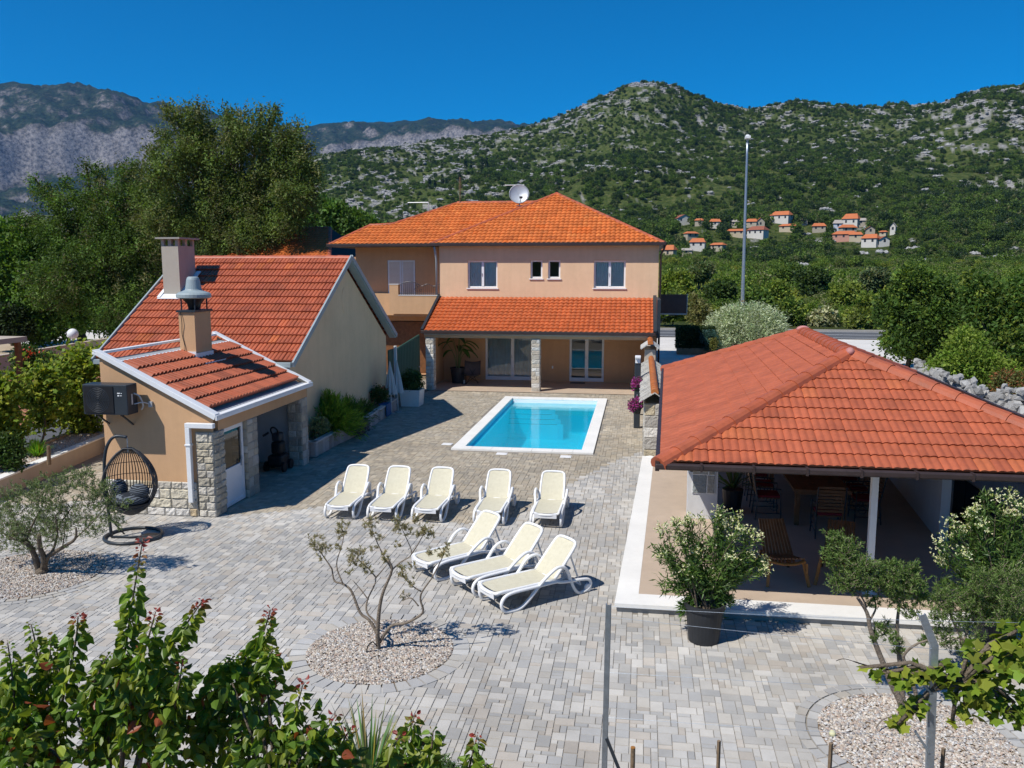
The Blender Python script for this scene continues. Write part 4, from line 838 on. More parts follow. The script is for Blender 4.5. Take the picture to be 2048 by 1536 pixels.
# things at the shed
ac = thing('air_conditioner', 'dark blue-black heat pump unit bracketed to the front wall of the shed', 'heat pump', (-10.7, 15.78, 2.2))
mb = MB(); mb.box(-11.20, -10.22, 15.62, 15.98, 2.20, 2.82); mb.build('casing', M['anth'], ac, bevel=.015)
mb = MB(); mb.box(-11.17, -10.52, 15.605, 15.619, 2.24, 2.78); mb.build('front_grille', M['black'], ac)
mb = MB()
for k in range(1, 8): mb.lathe([(.035*k, 15.603), (.035*k+.006, 15.600), (.035*k+.012, 15.603)], (-10.86, 0, 2.5), 24, axis='y')
for k in range(6): a = k*PI/3; mb.beam((-10.86, 15.602, 2.5), (-10.86+.26*math.cos(a), 15.602, 2.5+.26*math.sin(a)), .006, .006)
mb.build('fan_guard', M['anth'], ac)
mb = MB(); mb.box(-10.43, -10.37, 15.612, 15.618, 2.64, 2.66); mb.box(-10.35, -10.33, 15.612, 15.618, 2.64, 2.655); mb.ball((-10.41, 15.615, 2.60), .018, 8, (1, .2, 1)); mb.box(-10.38, -10.33, 15.612, 15.618, 2.595, 2.605); mb.build('badge', M['white'], ac); mb = MB(); mb.box(-10.215, -10.212, 15.75, 15.80, 2.4, 2.62); mb.build('side_label', M['greymetal'], ac)
mb = MB(); mb.box(-11.0, -10.96, 15.7, 16.11, 2.165, 2.198); mb.beam((-10.98, 15.75, 2.16), (-10.98, 16.10, 1.92), .03, .03); mb.build('bracket', M['anth'], ac); mb = MB(); mb.box(-10.45, -10.41, 15.7, 16.11, 2.165, 2.198); mb.beam((-10.43, 15.75, 2.16), (-10.43, 16.10, 1.92), .03, .03); mb.build('bracket', M['anth'], ac)
mb = MB(); mb.tube(cat_rom([(-10.22, 15.85, 2.62), (-10.14, 15.92, 2.55), (-10.12, 16.0, 2.35), (-10.2, 16.06, 2.25)], 4), .018, 6); mb.tube(cat_rom([(-10.22, 15.85, 2.4), (-10.10, 15.95, 2.42), (-10.02, 16.04, 2.38)], 4), .012, 6); mb.box(-10.05, -9.97, 16.07, 16.115, 2.30, 2.42); mb.build('pipework', M['greymetal'], ac)
# ================================================================ gazebo
TZ = .15
def terr(name, pts, z0, z1, mat):
    mb = MB(); n = len(pts); mb.add([(x, y, z1) for x, y in pts]+[(x, y, z0) for x, y in pts], [tuple(range(n))]+[(i, i+n, (i+1) % n+n, (i+1) % n) for i in range(n)])
    return tag(mb.build(name, mat), kind='structure')
terr('terrace_base', [(-.27, 12.42), (9.5, 12.42), (9.5, 22.6), (.15, 22.6)], -.05, .085, M['concrete'])
terr('terrace_edge', [(-.30, 12.37), (9.5, 12.37), (9.5, 12.80), (.06, 12.80), (.44, 22.62), (.13, 22.62)], .086, TZ, M['whitestone'])
terr('terrace_floor', [(.062, 12.802), (9.5, 12.802), (9.5, 23.2), (.442, 23.2), (.442, 22.62)], .087, TZ-.002, M['terrace'])
gz = thing('gazebo', 'open terrace pavilion under a low hipped red tiled roof with white posts', 'gazebo', (3.6, 17.5, 0))
c00 = (.34, 12.14, 2.42); c10 = (6.75, 12.14, 2.42); c11 = (7.10, 23.5, 2.42); c01 = (.69, 23.5, 2.42); P0 = (3.55, 15.25, 3.72); P1 = (3.706, 20.3, 3.72)
PG3 = [(1.12, 1.2, 1.05), (.90, .88, .88)]
gr_ = tiles('roof', [c00, c10, P0], (1, 0, 0), M['tile'], gz, w=.225, h=.31, amp=.013, lip=.024, rolls=2, samp=10, cvar=.08, pal=PG3, seed=21)
tiles('roof_side', [c01, c00, P0, P1], (.35, 11.36, 0), M['tile'], gr_, w=.225, h=.31, amp=.013, lip=.024, rolls=2, samp=10, cvar=.04, pal=None, seed=22)
tiles('roof_side', [c10, c11, P1, P0], (.35, 11.36, 0), M['tile'], gr_, w=.225, h=.31, amp=.013, lip=.024, rolls=2, samp=10, cvar=.04, pal=None, seed=23)
tiles('roof_side', [c01, c11, P1], (1, 0, 0), M['tile'], gr_, w=.225, h=.31, amp=.013, lip=.024, rolls=2, samp=8, cvar=.04, pal=None, seed=24)
mb = MB(); rc = ((1, 1, 1), (.96, .97, 1), (1.04, 1, 1))
ridge(mb, V(*c00)+V(-.03, -.03, -.02), P0, .135, .40, rc, .85); ridge(mb, V(*c10)+V(.03, -.03, -.02), P0, .135, .40, rc, .85); ridge(mb, P0, P1, .15, .40, rc, .8); ridge(mb, c01, P1, .135, .40, rc, .85); ridge(mb, c11, P1, .135, .40, rc, .85)
mb.build('ridge_tiles', M['tile'], gr_, smooth=False)
M['pinkseal'] = surf('pinkish_sealant', (.50, .22, .20), .7, .2, 8, .3, 40)
mb = MB(); mb.ball(V(*P0)+V(0, -.10, .03), .11, 12, (.7, 1.0, .7)); mb.build('sealant', M['pinkseal'], gr_, smooth=True); mb = MB(); mb.ball(V(*P1)+V(0, .03, .04), .14, 12, (1.1, 1.1, .6)); mb.build('sealant', M['pinkseal'], gr_, smooth=True)
mb = MB(); mb.beam((.25, 12.06, 2.365), (6.85, 12.06, 2.365), .10, .09); mb.build('gutter', M['darkbrown'], gz, bevel=.02)
for k in range(9): mb = MB(); mb.beam((.9+.72*k, 11.995, 2.365), (.9+.72*k, 12.12, 2.365), .03, .11); mb.build('gutter_bracket', M['darkbrown'], gz)
mb = MB(); mb.beam((.28, 12.02, 2.37), (.63, 23.55, 2.37), .06, .14); mb.beam((6.86, 12.1, 2.37), (7.2, 23.55, 2.37), .06, .2); mb.beam((.63, 23.6, 2.37), (7.2, 23.6, 2.37), .06, .2); mb.build('fascia', M['darkbrown'], gz)
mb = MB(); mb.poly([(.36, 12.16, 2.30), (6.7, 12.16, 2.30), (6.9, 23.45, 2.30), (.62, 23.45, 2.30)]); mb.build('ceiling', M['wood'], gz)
mb = MB(); mb.beam((1.0, 13.42, 2.22), (6.7, 13.42, 2.22), .1, .14); mb.beam((1.2, 13.5, 2.22), (1.3, 22.6, 2.22), .1, .14); mb.build('beam', M['wood'], gz)
mb = MB(); mb.box(3.56, 3.66, 13.36, 13.46, TZ, 2.15); mb.box(3.50, 3.72, 13.30, 13.52, TZ, TZ+.012); mb.build('post', M['white'], gz, bevel=.004)
for x, y in ((6.25, 13.4), (6.3, 18.6), (6.35, 22.4), (1.35, 22.4)):
    mb = MB(); mb.box(x, x+.12, y, y+.12, TZ, 2.15); mb.build('post', M['white'] if y < 14 else M['wood'], gz)
mb = MB(); mb.box(1.02, 1.60, 17.0, 17.42, TZ, 2.15); mb.build('pier', M['wall_white'], gz)
mb = MB(); mb.box(1.10, 1.54, 16.975, 16.995, .68, 2.08); stoneface(mb, (1.10, 16.975, .68), (1, 0, 0), (0, -1, 0), .44, 1.42, .34, (.2, .46), .008, [(.34, .37, .37), (.42, .41, .37), (.38, .36, .31)], 77); mb.build('stone_cladding', M['stone'], gz)
mb = MB(); mb.box(1.045, 1.10, 16.88, 16.99, 1.14, 1.34); mb.build('wall_speaker', M['black'], gz)
# back walls, counter
ww = thing('low_wall', 'pale rendered wall running back along the right side of the pavilion terrace', 'wall', (6.1, 18, 0))
mb = MB(); mb.beam((6.12, 21.6, .75), (5.62, 16.2, .75), .16, 1.2); mb.build('wall_body', M['wall_white'], ww)
mb = MB(); mb.beam((6.12, 21.65, 1.38), (5.62, 16.15, 1.38), .24, .05); mb.build('wall_coping', M['whitestone'], ww)
bw = thing('darkening_back_wall', 'dark brown wall closing the far end of the pavilion to darken its interior', 'wall', (4, 23, 0))  # raised to the ceiling and kept dark to cut light inside the pavilion
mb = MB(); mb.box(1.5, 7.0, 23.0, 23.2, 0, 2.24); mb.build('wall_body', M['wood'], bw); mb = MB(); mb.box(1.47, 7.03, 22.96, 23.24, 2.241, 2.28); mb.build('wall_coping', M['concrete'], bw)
bx = thing('kitchen_cabinet', 'black outdoor kitchen cabinet in the dark right corner of the pavilion', 'cabinet', (6.8, 17, 0))
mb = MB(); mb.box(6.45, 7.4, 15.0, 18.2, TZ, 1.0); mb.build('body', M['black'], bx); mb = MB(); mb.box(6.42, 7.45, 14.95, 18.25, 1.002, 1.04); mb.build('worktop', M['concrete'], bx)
mb = MB()
for k in range(5): mb.box(6.435, 6.448, 15.05+.63*k, 15.62+.63*k, .25, .96)
mb.build('door_panel', M['anth'], bx)
dsw = thing('added_dark_wall', 'dark brown wall added behind the black cabinet to darken the right of the pavilion', 'wall', (7.6, 18, 0)); mb = MB(); mb.box(7.5, 7.62, 14.4, 23.3, 0, 2.2); mb.build('wall_body', M['darkbrown'], dsw); mb = MB(); mb.box(7.47, 7.65, 14.37, 23.33, 2.201, 2.24); mb.build('top_rail', M['wood'], dsw)  # added wall, covers the bright bluish ground beyond the cabinet with a dark surface
# dining table and chairs
dt = thing('dining_table', 'long brown wooden dining table in the shade of the pavilion', 'table', (3.55, 18.3, TZ))
mb = MB(); tx0, tx1, ty0, ty1 = 3.02, 4.10, 16.75, 20.3
n = 7
for k in range(n): mb.box(tx0+(tx1-tx0)*k/n+.003, tx0+(tx1-tx0)*(k+1)/n-.003, ty0, ty1, .86, .90)
mb.build('tabletop', M['wood'], dt)
mb = MB(); mb.box(tx0-.0, tx1+.0, ty0-.02, ty0-.002, .83, .90); mb.box(tx0+.06, tx1-.06, ty0+.06, ty1-.06, .78, .858); mb.build('apron', M['wood'], dt)
for x in (tx0+.1, tx1-.1):
    for y in (ty0+.12, ty1-.12): mb = MB(); mb.box(x-.045, x+.045, y-.045, y+.045, TZ, .78); mb.build('leg', M['wood'], dt)
def dining_chair(cush, label):
    t = thing('dining_chair', label, 'chair', (0, 0, 0), 0, 'dining chairs round the pavilion table')
    mb = MB()
    for k in range(6): mb.box(-.23, .23, -.22+.075*k, -.16+.075*k, .43, .45)
    mb.build('seat', M['wood'], t)
    mb = MB()
    for k in range(8): z = .52+.065*k; mb.box(-.23, .23, .235+.12*(z-.5), .25+.12*(z-.5), z, z+.045)
    mb.build('backrest', M['wood'], t)
    for s in (-.25, .25):
        mb = MB(); mb.tube([(s, -.24, 0), (s, -.22, .42), (s, -.22, .64), (s, .26, .66)], .014, 6); mb.tube([(s, .26, 0), (s, .22, .43), (s, .34, 1.02)], .014, 6); mb.tube([(s, -.24, .14), (s, .25, .14)], .01, 6)
        mb.tube([(s, -.1+.08*math.cos(a*PI/4), .28+.08*math.sin(a*PI/4)) for a in range(8)], .008, 5, closed=True); mb.build('side_frame', M['anth'], t)
    mb = MB(); mb.box(-.22, .22, -.22, .22, .452, .50); mb.build('cushion', M['redfab'], t, bevel=.015)
    return t
dcs = [(2.62, 17.35, PI/2), (2.62, 18.25, PI/2), (2.62, 19.15, PI/2), (4.50, 17.35, -PI/2), (4.50, 18.2, -PI/2), (4.50, 19.05, -PI/2), (4.50, 19.9, -PI/2), (3.56, 16.25, PI)]
dlab = ['red cushioned slatted chair on the left side of the dining table, nearest the viewer', 'red cushioned slatted chair on the left of the dining table, second from the viewer', 'red cushioned slatted chair on the left of the dining table, third from the viewer', 'red cushioned slatted chair on the right side of the dining table, nearest the viewer', 'slatted chair on the right of the dining table, second from the viewer', 'slatted chair on the right of the dining table, third from the viewer', 'slatted chair on the right of the dining table, farthest from the viewer', 'slatted chair at the near head of the dining table, its back to the viewer']
dc0 = dining_chair(True, dlab[0]); dc0.location = (dcs[0][0], dcs[0][1], TZ); dc0.rotation_euler = (0, 0, dcs[0][2])
for (x, y, a), lb in list(zip(dcs, dlab))[1:]: dup(dc0, (x, y, TZ), a, lb)
vs_ = thing('flower_vase', 'pale vase with small white flowers on the dining table', 'vase', (3.5, 18.9, .90))
mb = MB(); mb.lathe([(0, .9), (.07, .9), (.10, .98), (.07, 1.06), (.09, 1.10)], (3.5, 18.9, 0), 14); mb.build('vase_body', M['white'], vs_, smooth=True)
P = np.array([[3.5, 18.9, 1.14]])+RNG.normal(size=(160, 3))*.06; leaves('flowers', P, rand_dirs(160), .05, .04, colvar(160, (.7, .7, .66), .2, (.08, .14, .03), .3), M['petal'], vs_)
# folding slatted lounge seats (tall narrow back, low seat on splayed legs)
def slat_seat(label):
    t = thing('slat_seat', label, 'lounge chair', (0, 0, 0), 0, 'brown slatted seats in the pavilion')
    N_ = 9; w = .52
    mb = MB()
    for k in range(N_):
        x = -w/2+w*(k+.5)/N_; mb.beam((x*.82, .50, .80), (x, -.08, .24), .040, .022, up=(0, -.8, .6))
    mb.build('backrest', M['wood'], t)
    mb = MB()
    for k in range(N_-1):
        x = -w/2+w*(k+1)/N_; mb.beam((x, .22, .28), (x, -.48, .44), .040, .022)
    mb.build('seat', M['wood'], t)
    mb = MB(); mb.tube(cat_rom([(-.27, -.48, .40), (-.1, -.52, .37), (.1, -.52, .37), (.27, -.48, .40)], 4), .04, 8, .5); mb.build('rope_edge', M['woodlight'], t)
    for s in (-1, 1):
        mb = MB(); mb.beam((s*.26, -.40, .42), (s*.33, -.56, 0), .045, .03); mb.build('leg', M['woodlight'], t)
        mb = MB(); mb.beam((s*.24, .16, .36), (s*.28, .36, 0), .045, .03); mb.build('leg', M['wood'], t)
    mb = MB(); mb.tube([(.30, -.50, .37), (.29, -.55, .22)], .018, 6); mb.build('rope_end', M['woodlight'], t)
    return t
ss = slat_seat('brown slatted seat on the terrace left of the white post, behind the potted oleander'); ss.location = (2.33, 13.98, TZ); ss.rotation_euler = (0, 0, R(8)); ss.scale = (1.0,)*3
dup(ss, (3.30, 14.05, TZ), R(-14), 'brown slatted seat on the terrace half hidden behind the olive crown beside the white post')
# ================================================================ sun loungers
def ribbon(pts, w, th, mb, closed=False):
    mb.tube(pts, w, 8, th/w, closed, up=(1, 0, 0))
def lounger():
    t = thing('sun_lounger', 'x', 'sun lounger', (0, 0, 0), 0, 'white resin sun loungers on the patio')
    # local: +Y towards the head, foot end at y=0
    hw = .278
    side = [(0.02, .30), (.10, .335), (.6, .335), (1.12, .325)]
    def rail(mb, x, pts, r=.022, f=1.3): mb.tube([(x, y, z) for y, z in pts], r, 8, f, up=(1, 0, 0))
    mb = MB(); out = [(-hw, 1.16, .325), (-hw, .10, .345), (-hw+.03, .02, .33), (-.12, -.02, .315), (.12, -.02, .315), (hw-.03, .02, .33), (hw, .10, .345), (hw, 1.14, .325)]
    mb.tube(cat_rom(out, 4), .028, 8, 1.2); mb.tube([(-hw, 1.14, .32), (hw, 1.14, .32)], .02, 6)
    mb.poly([(-.24, -.045, .345), (.24, -.045, .345), (.24, -.035, .24), (-.24, -.035, .24)]); mb.build('seat_frame', M['plastic'], t, smooth=True)
    mb = MB(); n = 12; m = 6; vs = []
    for i in range(n+1):
        for j in range(m+1):
            y = .03+1.09*i/n; s = (j/m*2-1); xx = hw-.012-(.05*(1-i/1.2)**2 if i < 1.2 else 0); vs.append((s*xx, y, .350-.018*(1-s*s)))
    mb.add(vs, [(i*(m+1)+j, i*(m+1)+j+1, (i+1)*(m+1)+j+1, (i+1)*(m+1)+j) for i in range(n) for j in range(m)]); mb.build('seat', M['cream'], t, smooth=True)
    # backrest
    bl, ba = .68, R(48); B = lambda s, l, d=0: (s, 1.13+l*math.cos(ba)-d*math.sin(ba), .345+l*math.sin(ba)+d*math.cos(ba))
    mb = MB(); out = [B(-.27, 0), B(-.27, .3), B(-.262, .56), B(-.235, .67), B(-.13, .71), B(.13, .71), B(.235, .67), B(.262, .56), B(.27, .3), B(.27, 0)]
    mb.tube(cat_rom(out, 4), .026, 8, 1.1); bk = mb.build('backrest', M['plastic'], t, smooth=True)
    mb = MB(); vs = []
    for i in range(n+1):
        for j in range(m+1):
            l = -.02+.715*i/n; s = j/m*2-1; q = max(0, l-.58)/.12; xx = .262-.05*q*q; l2 = l-(.03*s*s*(i/n)**6); vs.append(B(s*xx, l2, .012-.02*(1-s*s)))
    mb.add(vs, [(i*(m+1)+j, i*(m+1)+j+1, (i+1)*(m+1)+j+1, (i+1)*(m+1)+j) for i in range(n) for j in range(m)]); mb.build('back_fabric', M['cream'], bk, smooth=True)
    mb = MB(); mb.tube([B(-.2, .5, -.02), (-.2, 1.72, .10)], .015, 6); mb.tube([B(.2, .5, -.02), (.2, 1.72, .10)], .015, 6); mb.tube([(-.2, 1.72, .10), (.2, 1.72, .10)], .015, 6); mb.build('back_support', M['plastic'], t)
    lp = [(1.10, .315), (.70, .315), (.30, .318), (.12, .28), (.05, .17), (.10, .05), (.25, .018), (.42, .035), (.58, .14), (.80, .34), (.98, .50), (1.14, .565), (1.28, .52), (1.38, .38), (1.47, .16), (1.56, .04), (1.68, .02), (1.80, .07), (1.84, .15), (1.78, .22), (1.60, .25), (1.40, .265), (1.2, .29)]
    for s in (-1, 1):
        mb = MB(); x0 = s*(hw+.045); q = []
        for y, z in lp: q.append((x0+s*(.035 if .9 < y < 1.4 and z > .4 else 0), y, z))
        mb.tube(cat_rom(q, 4, True), .027, 8, 1.15, True, up=(1, 0, 0)); mb.build('arm_and_leg', M['plastic'], t, smooth=True)
    for s in (-1, 1): mb = MB(); mb.tube([(s*(hw+.045)-.02, 1.78, .075), (s*(hw+.045)+.02, 1.78, .075)], .065, 16); mb.build('wheel', M['plastic'], t, smooth=False)
    return t
lr = [((-6.08, 16.27), 1.5, 'far left white lounger of the row of five before the pool'), ((-5.17, 16.29), .5, 'second lounger from the left in the row of five before the pool'), ((-4.24, 16.32), -1, 'middle lounger of the row of five before the pool'), ((-2.95, 16.32), 0, 'fourth lounger from the left in the row of five before the pool'), ((-1.79, 16.34), -.5, 'far right white lounger of the row of five before the pool')]
L0 = None
for (x, y), a, lb in lr:
    p = V(x, y, 0)
    if L0 is None: L0 = lounger(); L0.location = p; L0.rotation_euler = (0, 0, R(a)); L0['label'] = lb; L0.scale = (.93,)*3
    else: dup(L0, p, R(a), lb, .93)
for (x, y), a, lb in [((-3.55, 13.33), -41, 'white lounger turned sideways below the row of five, farthest of the three'), ((-2.78, 12.78), -44.5, 'white lounger turned sideways between two others, middle of the three'), ((-2.22, 12.22), -47.5, 'white lounger turned sideways nearest the camera, its front loop fully visible')]:
    dup(L0, (x, y, 0), R(a), lb, .96)
# ================================================================ hanging egg chair
ec = thing('egg_chair', 'charcoal wicker hanging egg chair with a dark patterned cushion on a round stand', 'hanging chair', (-9.62, 14.62, 0))
b0 = V(-9.62, 14.62, 0)
def ring(c, rx, ry, n=28, z=0): return [(c[0]+rx*math.cos(2*PI*k/n), c[1]+ry*math.sin(2*PI*k/n), c[2]+z) for k in range(n)]
mb = MB(); mb.tube(ring(b0, .52, .50, 32, .035), .032, 8, closed=True); mb.build('base_ring', M['anth'], ec, smooth=True)
mb = MB(); mb.lathe([(0, .05), (.21, .05), (.22, .03), (.22, .0)], b0+V(.36, -.04, 0), 24); mb.build('foot_plate', M['anth'], ec)
pb = b0+V(-.38, -.12, .03); tp = b0+V(.0, .0, 1.97)
mb = MB(); mb.tube(cat_rom([pb, pb+V(-.03, 0, .6), pb+V(-.06, 0, 1.2), pb+V(-.03, .02, 1.62), pb+V(.06, .04, 1.86), pb+V(.18, .08, 1.96), tp], 5), .030, 10); mb.tube([pb+V(-.02, 0, .38), pb+V(.2, .12, .02)], .016, 6); mb.tube([pb+V(0, 0, .0), b0+V(.36, -.04, .04)], .022, 6); mb.build('stand_pole', M['anth'], ec, smooth=True)
mb = MB()
for k in range(7): z = tp.z-.03-.04*k; mb.tube(ring((tp.x, tp.y, z), .012 if k % 2 else .003, .003 if k % 2 else .012, 8) if False else [(tp.x+(.012*math.cos(a) if k % 2 else 0), tp.y+(0 if k % 2 else .012*math.cos(a)), z+.026*math.sin(a)) for a in [i*PI/4 for i in range(8)]], .004, 4, closed=True)
mb.build('chain', M['galv'], ec)
# egg: profile radius by height, opening towards the viewer and a little right
ez = lambda s: 1.78-1.34*s
er = lambda s: .50*max(0, math.sin(PI*min(1, s**1.08)))**.56
ecc = V(tp.x, tp.y, 0); fa = R(-70)        # facing azimuth of the opening
mb = MB(); ribs = 34
def ep(s, a): r = er(s); return V(ecc.x+r*math.cos(a), ecc.y+r*math.sin(a)*.92, ez(s))
open_half = R(68)
for k in range(ribs):
    a = fa+open_half+(2*PI-2*open_half)*k/(ribs-1); mb.tube([ep(.02+.90*i/14, a) for i in range(15)], .0095, 5)
for s in (.28, .46, .64): mb.tube([ep(s, fa+open_half+(2*PI-2*open_half)*i/24) for i in range(25)], .007, 5)
bk_ = mb.build('basket', M['wicker'], ec)
mb = MB(); q = [ep(.02+.80*i/12, fa+open_half) for i in range(13)]+[ep(.82+.04*math.sin(PI*j/6), fa+open_half*(1-j/3)) for j in range(1, 6)]+[ep(.02+.80*i/12, fa-open_half) for i in range(12, -1, -1)]
mb.tube(q, .018, 8, closed=True); mb.build('rim', M['wicker'], ec, smooth=True)
mb = MB(); nn = 24; vs = []
for i in range(8):
    s = .80+.19*i/7
    for k in range(nn): vs.append(ep(min(s, .995), 2*PI*k/nn))
mb.add(vs, [(i*nn+k, i*nn+(k+1) % nn, (i+1)*nn+(k+1) % nn, (i+1)*nn+k) for i in range(7) for k in range(nn)]); mb.add(vs[-nn:], [tuple(range(nn))]); mb.build('woven_bowl', M['wicker'], ec, smooth=True)
t = NT('swirl_cushion'); co = t.co(); wv = t.n('ShaderNodeTexWave', wave_type='RINGS'); wv.inputs['Scale'].default_value = 9; wv.inputs['Distortion'].default_value = 5; wv.inputs['Detail'].default_value = 1; t.l(co, wv.inputs['Vector'])
t.fin(t.bsdf(t.ramp(wv.outputs['Fac'], [(.45, (.022, .026, .034)), (.75, (.13, .15, .175))]), .8, 0, .2)); M['swirl'] = t.m
mb = MB(); mb.ball(ecc+V(.0, -.02, .77), .33, 18, (1.05, .95, .42)); cu = mb.build('seat_cushion', M['swirl'], ec, smooth=True)
mb = MB(); mb.ball(ecc+V(-.22, -.02, .96), .20, 14, (.75, .75, 1.0)); mb.ball(ecc+V(.20, -.02, .93), .20, 14, (1.0, .7, .75)); mb.build('pillow', M['swirl'], ec, smooth=True)
# ================================================================ garden wall, shower, lids
gw = thing('garden_wall', 'stone garden wall with slanting white slab and orange ridge tile capping beside the pool', 'wall', (.38, 27, 0))
stonebox('stone_wall', .16, .62, 22.75, 26.4, 0, 1.55, gw, 61, .3, (.25, .46), [(.60, .55, .45), (.66, .62, .54), (.55, .47, .33), (.50, .47, .42), (.70, .67, .61)], dep=.02)
mb = MB(); mb.box(.19, .60, 26.41, 36.8, 0, 1.5); mb.build('rendered_wall', M['wall_pale'], gw)
mb = MB(); mb.quad((.63, 22.74, 0), (.70, 22.74, 0), (.70, 22.74, 1.6), (.63, 22.74, 1.6)); mb.box(.64, .70, 22.75, 26.4, 0, 1.6); mb.build('edge_strip', M['white'], gw)
mb = MB(); zt, zm, xl, xr, xm = 1.60, 1.84, .02, .78, .42; rd = random.Random(3)
y = 22.62; k = 0
while y < 31.6:
    for s, xe in ((-1, xl), (1, xr)):
        j = rd.uniform(-.02, .02); a = V(xm, y, zm+.01); b = V(xe+j, y-.05 if s < 0 else y, zt); c = V(xe+j, y+.30, zt-.02); d = V(xm, y+.33, zm-.015)
        th = V(0, 0, .03); vs = [a, b, c, d, a+th, b+th, c+th*.6, d+th*.6]; q = rd.uniform(.85, 1.05)
        mb.add(vs, [(0, 3, 2, 1), (4, 5, 6, 7), (0, 1, 5, 4), (1, 2, 6, 5), (2, 3, 7, 6), (3, 0, 4, 7)], (.62*q, .60*q, .55*q))
    y += .30
mb.build('slab_capping', M['stone'], gw)
mb = MB(); ridge(mb, (xm, 22.75, zm+.04), (xm, 31.5, zm+.04), .095, .42, ((1.15, 1.5, .9), (1.1, 1.35, .8)), .9); mb.build('ridge_tile', M['tile'], gw)
pl = thing('wall_pillar', 'pale pillar with a small gabled stone cap at the house end of the garden wall', 'pillar', (.4, 33, 0))
mb = MB(); mb.box(.20, .60, 32.9, 36.7, 0, 2.02); mb.build('shaft', M['wall_pale'], pl)
mb = MB()
for s in (-1, 1):
    for kk in range(3): yy = 32.75+.55*kk; mb.beam((.40+s*.02, yy+.25, 2.30-.005*kk), (.40+s*.36, yy+.25, 2.05), .5, .04, up=(0, 0, 1), col=(.58, .56, .52))
mb.build('cap_slab', M['stone'], pl)
mb = MB(); ridge(mb, (.40, 32.7, 2.30), (.40, 35, 2.30), .10, .42, ((1.15, 1.4, .8),), .9); mb.build('ridge_tile', M['tile'], pl)
sw = thing('pool_shower', 'dark solar pool shower column with a white top by the garden wall', 'shower', (-.06, 27.4, 0))
mb = MB(); mb.box(-.15, .05, 27.3, 27.48, 0, 2.28); mb.build('column', M['anth'], sw, bevel=.03); mb = MB(); mb.box(-.14, .04, 27.18, 27.47, 2.282, 2.36); mb.box(-.13, .03, 27.27, 27.298, 2.12, 2.30); mb.build('shower_head', M['plastic'], sw, bevel=.03)
mb = MB(); mb.tube([(-.05, 27.30, 1.1), (-.05, 27.2, 1.1)], .02, 8); mb.build('tap', M['galv'], sw)
def flowerpot(x, y, z, lb, s=1):
    t = thing('flower_pot', lb, 'flower pot', (x, y, z), 0, 'hanging petunia pots on the garden wall')
    mb = MB(); mb.lathe([(0, z), (.09*s, z), (.13*s, z+.2*s), (.14*s, z+.2*s), (.14*s, z+.22*s), (.11*s, z+.2*s)], (x, y, 0), 14); mb.build('pot', M['pot'], t, smooth=False)
    n = 700; d = rand_dirs(n); P = np.array([x-.03, y, z+.27*s])+d*np.array([.2, .2, .17])*s*RNG.random((n, 1))**.4; P[:, 2] -= .12*RNG.random(n)*(d[:, 0] < 0)
    leaves('petunias', P, d+rand_dirs(n)*.5, .055, .05, colvar(n, (.42, .06, .30), .3, (.06, .10, .03), .35), M['petal'], t)
    mb = MB(); mb.beam((x+.1, y, z-.02), (x+.28, y, z-.02), .02, .03); mb.beam((x+.20, y, z-.12), (x+.26, y, z-.0), .02, .02); mb.build('bracket', M['anth'], t)
p = AY(1275, 775, 26.0); flowerpot(-.02, 26.6, 1.32, 'pink petunias in the upper dark pot beside the shower column')
flowerpot(-.05, 25.2, .85, 'pink petunias in the lower dark pot hung on the garden wall', 1.15)
o = thing('boulder', 'small rounded pale stone lying at the foot of the garden wall', 'stone', (.33, 22.6, 0)); mb = MB(); mb.ball((.34, 22.55, .09), .12, 14, (1.3, .9, .72)); ob = mb.build('stone_body', M['whitestone'], o, smooth=True)
# ================================================================ planter wall along the outbuilding, parasols, planter
pw = thing('raised_planter', 'low stone planter wall zigzagging along the sand outbuilding', 'planter', (-9.0, 26, 0))
PP = [(-9.28, 21.75), (-8.72, 21.75), (-8.72, 23.3), (-8.55, 25.3), (-8.72, 29.6), (-9.28, 29.6)]
mb = MB(); prd = [(.50, .47, .44), (.58, .52, .47), (.46, .40, .37), (.54, .47, .40)]
for i in range(len(PP)-1):
    a, b = V(*PP[i], 0), V(*PP[i+1], 0); d = (b-a); L = d.length; d.normalize(); nrm = V(d.y, -d.x, 0)
    stoneface(mb, a, d, nrm, L, .40, .40, (.18, .34), .006, prd, 90+i); mb.beam(a-nrm*.05+V(0, 0, .2), b-nrm*.05+V(0, 0, .2), .09, .39, col=(.4, .38, .36))
    mb.beam(a-nrm*.04-d*.03+V(0, 0, .425), b-nrm*.04+d*.03+V(0, 0, .425), .17, .045, col=(.60, .585, .56))
mb.build('wall_ring', M['stone'], pw)
mb = MB(); mb.poly([(x*.999, y, .35) for x, y in PP][::1]); mb.build('planting_soil', M['soil'], pw)
bl_ = thing('folded_cover', 'bright blue folded cover hanging over the planter edge near the parasols', 'cover', (-8.68, 28.1, .4))
mb = MB(); mb.box(-8.86, -8.575, 27.9, 28.45, .452, .475); mb.box(-8.60, -8.572, 27.9, 28.45, .05, .451); mb.build('cloth', M['blue'], bl_, bevel=.008)
